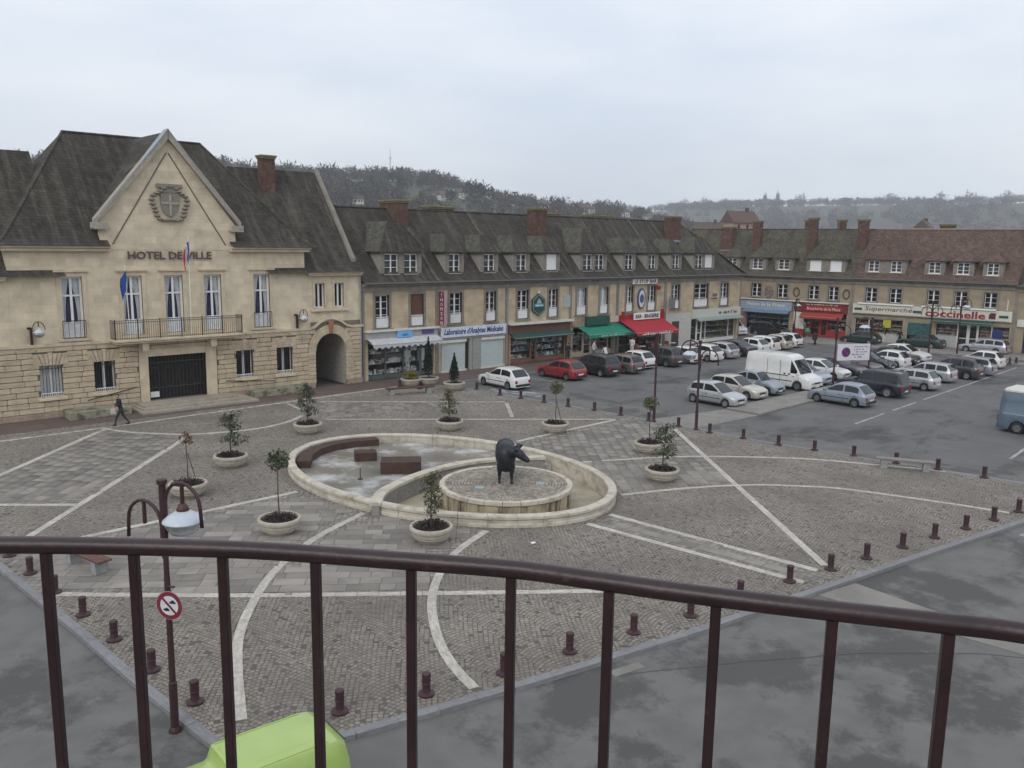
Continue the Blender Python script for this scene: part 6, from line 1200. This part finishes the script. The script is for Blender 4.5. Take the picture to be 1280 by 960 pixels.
# ================================================================== VEHICLES
# local: +x is the nose, y the car's left, z up, origin on the ground under the middle
KINDS = dict(
 # L, W, H, wheel r, axles (rear, front as fraction), belt/hood line, roof line, side windows, windscreen range, rear window range
 mini=(3.75, 1.62, 1.42, .28, (.17, .82), [(0, .50), (.02, .60), (.25, .63), (.66, .615), (.74, .60), (.9, .52), (.97, .45), (1, .40)], [(0, .50), (.02, .60), (.06, .72), (.14, .95), (.22, .985), (.42, 1), (.52, .975), (.74, .60)], [(.12, .36), (.39, .66)], (.535, .735), (.035, .135)),
 hatch=(4.0, 1.68, 1.43, .29, (.18, .82), [(0, .48), (.015, .58), (.25, .63), (.62, .61), (.72, .60), (.9, .53), (.97, .46), (1, .40)], [(0, .48), (.015, .58), (.06, .70), (.15, .94), (.24, .985), (.42, 1), (.50, .975), (.72, .60)], [(.13, .36), (.385, .645)], (.51, .71), (.03, .145)),
 mpv=(4.3, 1.76, 1.62, .31, (.18, .83), [(0, .48), (.015, .57), (.3, .60), (.68, .585), (.80, .57), (.93, .50), (.98, .42), (1, .36)], [(0, .48), (.015, .57), (.05, .75), (.11, .95), (.2, .99), (.42, 1), (.54, .97), (.80, .57)], [(.08, .27), (.295, .48), (.505, .71)], (.56, .79), (.025, .105)),
 wagon=(4.45, 1.72, 1.44, .30, (.2, .81), [(0, .48), (.012, .60), (.3, .63), (.62, .61), (.69, .60), (.9, .53), (.97, .46), (1, .40)], [(0, .48), (.012, .60), (.035, .75), (.09, .95), (.18, .985), (.42, 1), (.5, .975), (.69, .60)], [(.07, .24), (.265, .43), (.455, .63)], (.51, .685), (.02, .085)),
 sedan=(4.5, 1.74, 1.40, .30, (.2, .81), [(0, .46), (.012, .60), (.05, .66), (.18, .68), (.3, .645), (.62, .62), (.69, .61), (.9, .53), (.97, .46), (1, .40)], [(0, .46), (.012, .60), (.05, .66), (.18, .68), (.30, .95), (.38, .99), (.45, 1), (.52, .975), (.69, .61)], [(.25, .43), (.455, .62)], (.53, .685), (.185, .295)),
 suv=(4.6, 1.84, 1.76, .37, (.2, .81), [(0, .42), (.012, .54), (.3, .58), (.66, .575), (.71, .575), (.9, .53), (.975, .48), (1, .40)], [(0, .42), (.012, .54), (.03, .70), (.06, .95), (.14, .985), (.42, 1), (.56, .975), (.71, .575)], [(.06, .23), (.255, .43), (.455, .655)], (.565, .705), (.014, .055)),
 old=(3.75, 1.5, 1.52, .29, (.19, .83), [(0, .40), (.02, .50), (.1, .60), (.3, .62), (.62, .60), (.70, .60), (.85, .56), (.95, .47), (1, .38)], [(0, .40), (.02, .50), (.1, .62), (.22, .88), (.34, .98), (.46, 1), (.56, .96), (.70, .60)], [(.2, .38), (.41, .64)], (.57, .695), (.11, .22)),
 smallvan=(4.0, 1.68, 1.82, .30, (.18, .83), [(0, .42), (.01, .52), (.3, .55), (.70, .545), (.77, .54), (.93, .47), (.98, .40), (1, .34)], [(0, .42), (.01, .52), (.018, .80), (.035, .97), (.1, .99), (.42, 1), (.57, .975), (.77, .54)], [(.56, .70)], (.60, .765), (.012, .03)),
 boxvan=(4.0, 1.62, 1.82, .29, (.17, .82), [(0, .42), (.01, .50), (.3, .53), (.66, .53), (.755, .53), (.92, .47), (.98, .40), (1, .34)], [(0, .42), (.01, .50), (.02, .80), (.035, .95), (.07, .985), (.12, 1), (.48, 1), (.50, .985), (.515, .87), (.53, .845), (.6, .84), (.65, .82), (.755, .53)], [(.56, .69)], (.665, .75), (.013, .03)),
 bigvan=(5.4, 2.0, 2.46, .34, (.2, .81), [(0, .34), (.008, .45), (.3, .47), (.74, .47), (.84, .455), (.95, .38), (.985, .32), (1, .28)], [(0, .34), (.008, .45), (.014, .75), (.03, .965), (.08, .985), (.4, 1), (.62, .985), (.70, .93), (.84, .455)], [(.70, .80)], (.725, .835), (.01, .024)))
CACHE = {}
def carmesh(kind):
    if kind in CACHE: return CACHE[kind]
    L_, W_, H_, wr, (ar, af), bl_, rl_, sw, ws, rw = KINDS[kind]; ra = wr*1.17
    ts = sorted(set(list(np.linspace(0, 1, 45))+[k/100 for k in (1, 2, 98, 99)]+[p[0] for p in bl_]+[p[0] for p in rl_]+[c+d/L_ for c in (ar, af) for d in (-ra, -ra*.98, -ra*.85, -ra*.5, 0, ra*.5, ra*.85, ra*.98, ra)]))
    ts = [t for i, t in enumerate(ts) if i == 0 or t-ts[i-1] > 1e-4]
    def it(tab, t): return float(np.interp(t, [p[0] for p in tab], [p[1] for p in tab]))
    Hb = it(bl_, .4)*H_
    def stn(t):
        zb = it(bl_, t)*H_; zr = max(zb, it(rl_+[(1, 0)], t)*H_ if t <= rl_[-1][0] else zb)
        e = max(0, (abs(2*t-1)-.72)/.28); w = W_/2*(1-.17*e**2.6); g = min(1, max(0, (zr-zb)/(H_-Hb)))
        wt = w*(.94-(.17 if kind not in ('bigvan', 'smallvan', 'suv') else .09)*g)
        x = (t-.5)*L_; zl = .2 if kind != 'suv' else .3
        for c in (ar, af):
            d = abs(x-(c-.5)*L_)
            if d < ra: zl = max(zl, wr+math.sqrt(ra*ra-d*d)*.98)
        return x, w, wt, zl, zb, zr
    V = []; rows = []
    for t in ts:
        x, w, wt, zl, zb, zr = stn(t); zm = zl+(zb-zl)*.5; crown = .018+.02*min(1, (zr-zb)/.3); dz = zr-zb
        half = [(0, max(.2, zl-.0)), (w-.24, max(.2, zl)), (w-.03, zl), (w-.005, zl+.03), (w, max(zl+.05, min(zm, .5))), (w*.995, zl+(zb-zl)*.75), (w*.965, zb-.015), (w*.94, zb+.01+dz*.02), ((w*.94+wt)/2+.006, zb+.012+dz*.5), (wt, zb+.014+dz*.93), (wt*.93, zr+crown*.45), (wt*.6, zr+crown*.85), (0, zr+crown)]
        row = half+[(-a, b) for a, b in half[-2:0:-1]]; rows.append(len(V)); V += [(x, a, b) for a, b in row]
    n = 2*13-2; F = []
    for i in range(len(ts)-1):
        for j in range(n): F.append((i*n+j, i*n+(j+1) % n, (i+1)*n+(j+1) % n, (i+1)*n+j))
    F.append(tuple(range(n))); F.append(tuple((len(ts)-1)*n+j for j in range(n-1, -1, -1)))
    b = MB(); b.add(V, F); M_ = {}
    me = b.mesh('body', TRIM, True); me.set_sharp_from_angle(angle=R(42)); M_['body'] = me
    # glass follows the same surface, a few mm proud
    for i, (a, e) in enumerate(sw):
        for s in (1, -1):
            g = MB(); k = 8; P = []
            for q in range(k+1):
                t = a+(e-a)*q/k; x, w, wt, zl, zb, zr = stn(t); dz = zr-zb; lo, hi = .10, .86
                zlo = zb+.014+.05; zhi = zb+dz*hi
                if zhi < zlo+.02: zhi = zlo+.02
                def yat(z): f = (z-zb)/max(.05, dz); return (w*.94+(wt-w*.94)*f)+.012
                P.append(((x, s*yat(zlo), zlo), (x, s*yat(zhi), zhi)))
            for p, q in zip(P, P[1:]): g.quad(p[0], q[0], q[1], p[1])
            M_[('side_window', i, s)] = g.mesh('side_window', CGLASS, fix=False)
    for nm, (a, e) in (('windscreen', ws), ('rear_window', rw)):
        g = MB(); k = 6; P = []
        for q in range(k+1):
            t = a+(e-a)*q/k; x, w, wt, zl, zb, zr = stn(t); crown = .018+.02*min(1, (zr-zb)/.3); off = .012; ox = off*(1 if nm == 'windscreen' else -1)
            P.append([(x+ox, wt*f, zr+crown*(1-.55*abs(f/.9)**2)+off) for f in (-.86, -.6, -.3, 0, .3, .6, .86)])
        for p, q in zip(P, P[1:]):
            for j in range(6): g.quad(p[j], p[j+1], q[j+1], q[j])
        M_[nm] = g.mesh(nm, CGLASS, fix=False)
    def endw(t, z): x, w, *_ = stn(t); return w
    xf, wf, _, zlf, zbf, _ = stn(1.0); xr, wrr, _, zlr, zbr, _ = stn(0.0)
    x96, w96, _, _, zb96, _ = stn(.955)
    for s in (1, -1):
        M_[('headlight', s)] = MB().add([(xf+.012, s*wf*.55, zbf-.04), (xf+.012, s*wf*.97, zbf-.05), (x96, s*(w96+.006), zb96-.10), (x96-.02, s*(w96-.06), zb96+.018), (xf-.03, s*wf*.55, zbf+.05), (xf+.014, s*wf*.55, zbf-.13), (xf+.012, s*wf*.98, zbf-.14)], [(4, 0, 1, 2, 3), (0, 5, 6, 1), (1, 6, 2)]).mesh('headlight', HEADL, fix=False)
        x2, w2, wt2, zl2, zb2, zr2 = stn(.02); tall = kind in ('mpv', 'wagon', 'suv', 'smallvan', 'bigvan')
        M_[('tail_light', s)] = MB().box(xr-.015, xr+.06, min(s*wrr*.74, s*(wrr+.012)), max(s*wrr*.74, s*(wrr+.012)), zbr-.20, zbr+(.12 if tall else -.0)).mesh('tail_light', TAILL, bevel=.01)
        x5, w5, *_z = stn(ws[1]-.02); zb5 = _z[2]
        M_[('mirror', s)] = MB().box(x5-.06, x5+.05, min(s*(w5-.02), s*(w5+.16)), max(s*(w5-.02), s*(w5+.16)), zb5+.03, zb5+.15).mesh('mirror', TRIM, bevel=.025)
    M_['front_bumper'] = MB().box(xf-.03, xf+.03, -wf*.97, wf*.97, .24, .36).mesh('front_bumper', TRIM, bevel=.015); M_['rear_bumper'] = MB().box(xr-.035, xr+.03, -wrr*.98, wrr*.98, .26, .42).mesh('rear_bumper', TRIM, bevel=.015)
    M_['grille'] = MB().box(xf-.02, xf+.012, -wf*.5, wf*.5, zbf-.14, zbf-.04).mesh('grille', TRIM); M_['plate_f'] = MB().box(xf+.03, xf+.036, -.26, .26, .3, .41).mesh('plate', PLATE); M_['plate_r'] = MB().box(xr-.042, xr-.036, -.26, .26, .44, .55).mesh('plate', PLATE)
    M_['sill_trim'] = MB().box((ar-.5)*L_+ra, (af-.5)*L_-ra, -W_/2-.006, W_/2+.006, .23 if kind != 'suv' else .33, .27 if kind != 'suv' else .4).mesh('sill_trim', TRIM)
    M_['rub_strip'] = MB().box((ar-.5)*L_+ra*1.05, (af-.5)*L_-ra*1.05, -W_/2-.009, W_/2+.009, .5 if H_ < 1.7 else .62, .545 if H_ < 1.7 else .68).mesh('rub_strip', TRIM)
    for t_ in [sw[0][0]-.01 if len(sw) > 1 else sw[0][0]-.04]+[(sw[i][1]+sw[i+1][0])/2 for i in range(len(sw)-1)]+[sw[-1][1]+.025]:
        x, w, wt, zl, zb, zr = stn(t_); zz = max(zl+.06, .3)
        if min(abs(x-(c-.5)*L_) for c in (ar, af)) < ra: zz = zl+.05
        for s in (1, -1): M_[('door_seam', t_, s)] = MB().box(x-.006, x+.006, min(s*(w-.02), s*(w+.0015)), max(s*(w-.02), s*(w+.0015)), zz, zb-.09).mesh('door_seam', TRIM)
    for a_, e_ in sw:
        x, w, wt, zl, zb, zr = stn(a_+.05)
        for s in (1, -1): M_[('door_handle', a_, s)] = MB().box(x-.08, x+.08, min(s*(w-.03), s*(w+.018)), max(s*(w-.03), s*(w+.018)), zb-.15, zb-.12).mesh('door_handle', TRIM)
    ty = MB().lathe([(wr*.62, -.09), (wr*.95, -.09), (wr, -.06), (wr, .06), (wr*.95, .09), (wr*.62, .09)], 22, cap=False); ty.v = [(x, z, y) for x, y, z in ty.v]
    M_['tyre'] = ty.mesh('tyre', TYRE, True); rm = MB().lathe([(.01, .075), (wr*.2, .08), (wr*.22, .06), (wr*.55, .05), (wr*.6, .085), (wr*.64, .09), (wr*.64, -.08), (.01, -.08)], 22, cap=False)
    for k in range(5): a = 2*math.pi*k/5; rm.add([(r*math.cos(a+d), r*math.sin(a+d), z) for r, d, z in ((wr*.15, -.3, .082), (wr*.58, -.12, .082), (wr*.58, .12, .082), (wr*.15, .3, .082))], [(0, 1, 2, 3)])
    rm.v = [(x, z, y) for x, y, z in rm.v]; M_['rim'] = rm.mesh('rim', RIM, fix=False); M_['rim2'] = M_['rim'].copy(); M_['rim2'].materials.clear(); M_['rim2'].materials.append(HUBC)
    CACHE[kind] = M_; return M_
PAINT = {}
def paint(name, col, metal=.2):
    if name not in PAINT: PAINT[name] = mat('car_paint_'+name, col, .32, metal=metal, var=.05, scale=2, coat=.6)
    return PAINT[name]
for n_, c_, m_ in (('white', (.68, .68, .66), 0), ('silver', (.42, .43, .44), .45), ('beige', (.46, .44, .38), .3), ('red', (.26, .025, .028), .1), ('charcoal', (.03, .03, .032), .3), ('darkgrey', (.055, .058, .062), .4), ('greygreen', (.06, .07, .07), .4), ('warmgrey', (.14, .13, .12), .3), ('paleblue', (.235, .275, .32), .25), ('iceblue', (.31, .36, .42), .3), ('navy', (.016, .02, .036), .3), ('darkgreen', (.025, .05, .045), .3), ('black', (.018, .018, .02), .2), ('aubergine', (.06, .045, .065), .3), ('steel', (.3, .32, .35), .4), ('lime', (.335, .46, .115), 0), ('vanblue', (.10, .145, .195), .1)): paint(n_, c_, m_)
def car(kind, x, y, heading, pt, label, alloy=True, group='parked cars', name='parked_car', cat='car', blank=False, z=ROADZ+.004):
    M_ = carmesh(kind); L_, W_, H_, wr, (ar, af), *_ = KINDS[kind]
    t = thing(name, label, cat, (x, y, z), R(heading), group)
    for k, me in M_.items():
        if k in ('tyre', 'rim', 'rim2', 'rub_strip'): continue
        nm = me.name.split('.')[0]
        o = ob(nm, me, t)
        if k == 'body' or nm == 'mirror' or (nm in ('front_bumper', 'rear_bumper') and alloy): o.material_slots[0].link = 'OBJECT'; o.material_slots[0].material = PAINT[pt]
    if pt not in ('white', 'beige') or not alloy: ob('rub_strip', M_['rub_strip'], t)
    for c in (ar, af):
        for s in (1, -1):
            w = ob('wheel', M_['tyre'], t, ((c-.5)*L_, s*(W_/2-.10), wr)); r = _ob('rim', M_['rim' if alloy else 'rim2'], w)
            if s < 0: r.rotation_euler = (0, 0, math.pi)
    return t
def rowcar(kind, xw, yend, heading, pt, label, **kw):
    # xw: the side towards the camera (west); yend: the southern end
    L_, W_ = KINDS[kind][:2]; return car(kind, xw+W_/2, yend+L_/2, heading, pt, label, **kw)
# along the shops, noses to the pavement
SH = [('hatch', 39.15, 42.25, 'white', 'white hatchback parked alone beside the roller shutters', False), ('hatch', 45.3, 42.5, 'red', 'red hatchback parked behind the slender standard tree', False), ('mpv', 48.7, 42.1, 'charcoal', 'charcoal people carrier parked next to the red hatchback', True),
 ('wagon', 51.4, 41.9, 'warmgrey', 'grey estate car parked between charcoal people carrier and white car', False), ('mini', 54.3, 43.0, 'white', 'small white car parked between two grey cars before the bar', False), ('mpv', 57.2, 42.3, 'greygreen', 'grey green people carrier parked in front of the bar', False),
 ('mini', 60.2, 42.5, 'white', 'small white hatchback right of the grey green people carrier', False), ('hatch', 62.9, 42.2, 'white', 'white hatchback parked behind the street lamp with lantern', True), ('hatch', 65.6, 42.3, 'silver', 'silver hatchback parked between white and dark grey cars', True), ('sedan', 68.4, 42.2, 'darkgrey', 'dark grey saloon parked in front of the white shopfront', True),
 ('hatch', 71.3, 42.6, 'white', 'white hatchback right after the dark grey saloon', True), ('wagon', 73.6, 42.8, 'white', 'white estate car in the line before the corner house', True), ('hatch', 76.2, 42.9, 'beige', 'cream hatchback parked near the end of the shop line', True), ('mini', 78.7, 43.2, 'white', 'last white car of the line in front of the shops', False)]
for k, xw, ye, p, lab, al in SH: rowcar(k, xw, ye, 90, p, lab, alloy=al, group='cars parked along the shops')
# first row of the parking, noses to the median
RA = [('mini', 45.6, 28.95, 'silver', 'silver hatchback at the end of the parking row by the crossing', True), ('hatch', 49.0, 29.5, 'beige', 'pale beige hatchback parked next to the silver one', True), ('old', 51.7, 29.7, 'paleblue', 'rounded old pale blue car beside the white delivery van', False),
 ('hatch', 58.6, 29.8, 'iceblue', 'pale blue car half hidden behind the white delivery van', True), ('hatch', 61.9, 30.0, 'white', 'white hatchback parked behind the no parking panel post', False), ('sedan', 64.6, 29.9, 'aubergine', 'dark purple saloon parked behind the no parking panel', True), ('sedan', 67.3, 29.9, 'warmgrey', 'brownish grey saloon behind the no parking panel', True),
 ('hatch', 70.0, 30.0, 'navy', 'dark blue hatchback in the middle of the parking row', True), ('sedan', 75.5, 30.2, 'black', 'black saloon parked near the supermarket end', True), ('hatch', 78.3, 30.4, 'white', 'white car at the supermarket end of the parking row', True)]
for k, xw, ye, p, lab, al in RA: rowcar(k, xw, ye, -90, p, lab, alloy=al, group='cars parked nose to the median')
rowcar('hatch', 72.7, 29.9, 90, 'white', 'white hatchback showing its rear window behind the panel', group='cars parked nose to the median')
# second row
RB = [('hatch', 52.3, 23.7, 'paleblue', 'pale blue hatchback at the near end of the second row', False), ('suv', 57.6, 23.75, 'navy', 'dark navy off road car beside the pale blue hatchback', True), ('mini', 62.7, 23.6, 'silver', 'small silver green hatchback with rounded rear', True), ('wagon', 67.4, 24.2, 'silver', 'silver estate car with dark tailgate behind the small hatchback', True),
 ('mpv', 70.9, 23.5, 'darkgrey', 'dark grey people carrier in the second parking row', True), ('wagon', 74.0, 23.5, 'steel', 'steel blue estate car beside the dark grey people carrier', True), ('mini', 79.4, 24.6, 'white', 'white hatchback at the far end of the second row', True)]
for k, xw, ye, p, lab, al in RB: rowcar(k, xw, ye, 90, p, lab, alloy=al, group='cars parked in the second row')
# along the far houses
car('wagon', 91.3, 29.9, 90, 'silver', 'silver estate car parked along the supermarket front', group='cars along the far houses'); car('sedan', 90.8, 35.8, 90, 'darkgreen', 'dark green saloon parked in front of the supermarket doors', group='cars along the far houses'); car('hatch', 89.0, 41.4, 90, 'darkgreen', 'dark green hatchback parked between the supermarket and red shop', group='cars along the far houses')
car('mpv', 87.6, 51.4, -87, 'black', 'black people carrier parked in front of the blue shop', group='cars along the far houses'); car('smallvan', 85.6, 55.2, 250, 'white', 'small white van standing at the street corner', group='cars along the far houses', name='small_van', cat='van')
v = car('sedan', 94.0, 22.6, 90, 'red', 'red car parked beyond the supermarket', group='cars along the far houses')
# delivery van
v = rowcar('bigvan', 55.2, 29.0, -90, 'white', 'white high roofed delivery van parked in the first row', alloy=False, name='delivery_van', cat='van', group=None)
MB().box(-2.5, .95, -1.012, -1.0, 1.0, 1.05).box(.3, .32, -1.008, -.99, .5, 2.1).box(-.75, -.73, -1.008, -.99, .5, 2.1).build('door_seam', TRIM, v); MB().box(.95, 1.1, -1.03, -.99, 1.12, 1.2).box(.6, .75, -1.03, -.99, 1.12, 1.2).build('door_handle', TRIM, v)
# lime van just below the balcony
v = car('boxvan', 5.08, 12.2, 176.4, 'lime', 'bright lime green van parked below the balcony', name='lime_van', cat='van', group=None); pass
for k in range(7): y = -.54+.18*k; MB().box(-1.55, -.05, y-.012, y+.012, 1.83, 1.856).build('roof_rib', PAINT['lime'], v, bevel=.004)
MB().box(-1.86, -1.84, -.6, .6, 1.79, 1.8).build('door_seam', TRIM, v)
# old blue and white camper at the right edge
v = rowcar('bigvan', 52.0, 10.4, 90, 'vanblue', 'old blue van with white roof at the road side', alloy=False, name='old_van', cat='van', group=None)
v.location.y = 16.0-5.4/2; v.rotation_euler.z = R(-90)
MB().box(-2.5, 1.3, -.93, .93, 2.2, 2.52).build('white_roof', mat('camper_white', (.6, .6, .55), .5), v, bevel=.12); [MB().tube([(1.1, y, 2.5), (1.0, y, 2.85), (.6, y, 3.05), (.1, y, 3.0), (-.3, y, 2.5)], .04, 6).build('roof_rack', BLACKP, v) for y in (-.5, .5)]
MB().box(-2.4, 2.3, -1.012, 1.012, 1.05, 1.13).build('side_stripe', PAINT['iceblue'], v)

# ================================================================== BALCONY IN FRONT OF THE CAMERA
RZ_ = EYE-.62; RP = [gp(px, py, RZ_) for px, py in ((0, 672), (160, 674), (320, 679), (480, 690), (640, 702), (740, 715), (840, 729), (960, 744), (1060, 755), (1160, 766), (1280, 780))]
RP = [(RP[0][0]-.38, RP[0][1]+.25), (RP[0][0]-.18, RP[0][1]+.13)]+RP+[(RP[-1][0]+.07, RP[-1][1]-.2), (RP[-1][0]+.12, RP[-1][1]-.4)]
RL = smoothline(RP, 6); t = thing('balcony', 'curved burgundy balcony railing with round handrail and square balusters', 'balcony', (0, 0, 0))
MB().tube([(p.x, p.y, RZ_-.016) for p in RL], .0185, 14).build('handrail', RAILM, t, smooth=True)
MB().tube([(p.x, p.y, RZ_-.93) for p in RL], .016, 8).build('bottom_rail', RAILM, t, smooth=True)
acc = [0]
for a, c in zip(RL, RL[1:]): acc.append(acc[-1]+(c-a).length)
BA = [(.305, 1.995), (.42, 1.885), (.56, 1.765), (.69, 1.63), (.82, 1.48), (.945, 1.32), (1.07, 1.16), (1.175, .995), (1.28, .825), (1.38, .65), (1.475, .485), (1.56, .32), (.15, 2.12)]
for x, y in BA:
    i = min(range(len(RL)-1), key=lambda k: (RL[k].x-x)**2+(RL[k].y-y)**2); d = (RL[i+1]-RL[i]).normalized(); n_ = Vector((-d.y, d.x, 0)); h = .0095
    q = [((p-n_*s+d*r)) for p in [Vector((RL[i].x, RL[i].y, 0)) + d*((Vector((x, y, 0))-RL[i]).dot(d))] for s, r in ((h, -h), (h, h), (-h, h), (-h, -h))]
    MB().prism([(v_.x, v_.y) for v_ in q], EYE-1.6, RZ_-.03).build('baluster', RAILM, t, bevel=.002)
MB().prism([(p.x*1.06, p.y*1.06) for p in RL]+[(1.4, -.6), (-1.2, -1.2), (-1.0, 2.2)], EYE-1.8, EYE-1.6).build('balcony_floor', PALEP, t)
# ================================================================== HAZE
hz_ = MB().box(-2990, 2990, -2990, 2990, ROADZ-1.1, 330); hm_ = bpy.data.materials.new('haze_air'); hm_.use_nodes = True; q = hm_.node_tree; q.nodes.clear()
pv = N(q, 'ShaderNodeVolumePrincipled'); pv.inputs['Color'].default_value = (.90, .95, 1.0, 1); pv.inputs['Density'].default_value = .00027; pv.inputs['Anisotropy'].default_value = .2
oo = N(q, 'ShaderNodeOutputMaterial'); q.links.new(pv.outputs[0], oo.inputs['Volume']); tag(hz_.build('haze', hm_), kind='stuff')
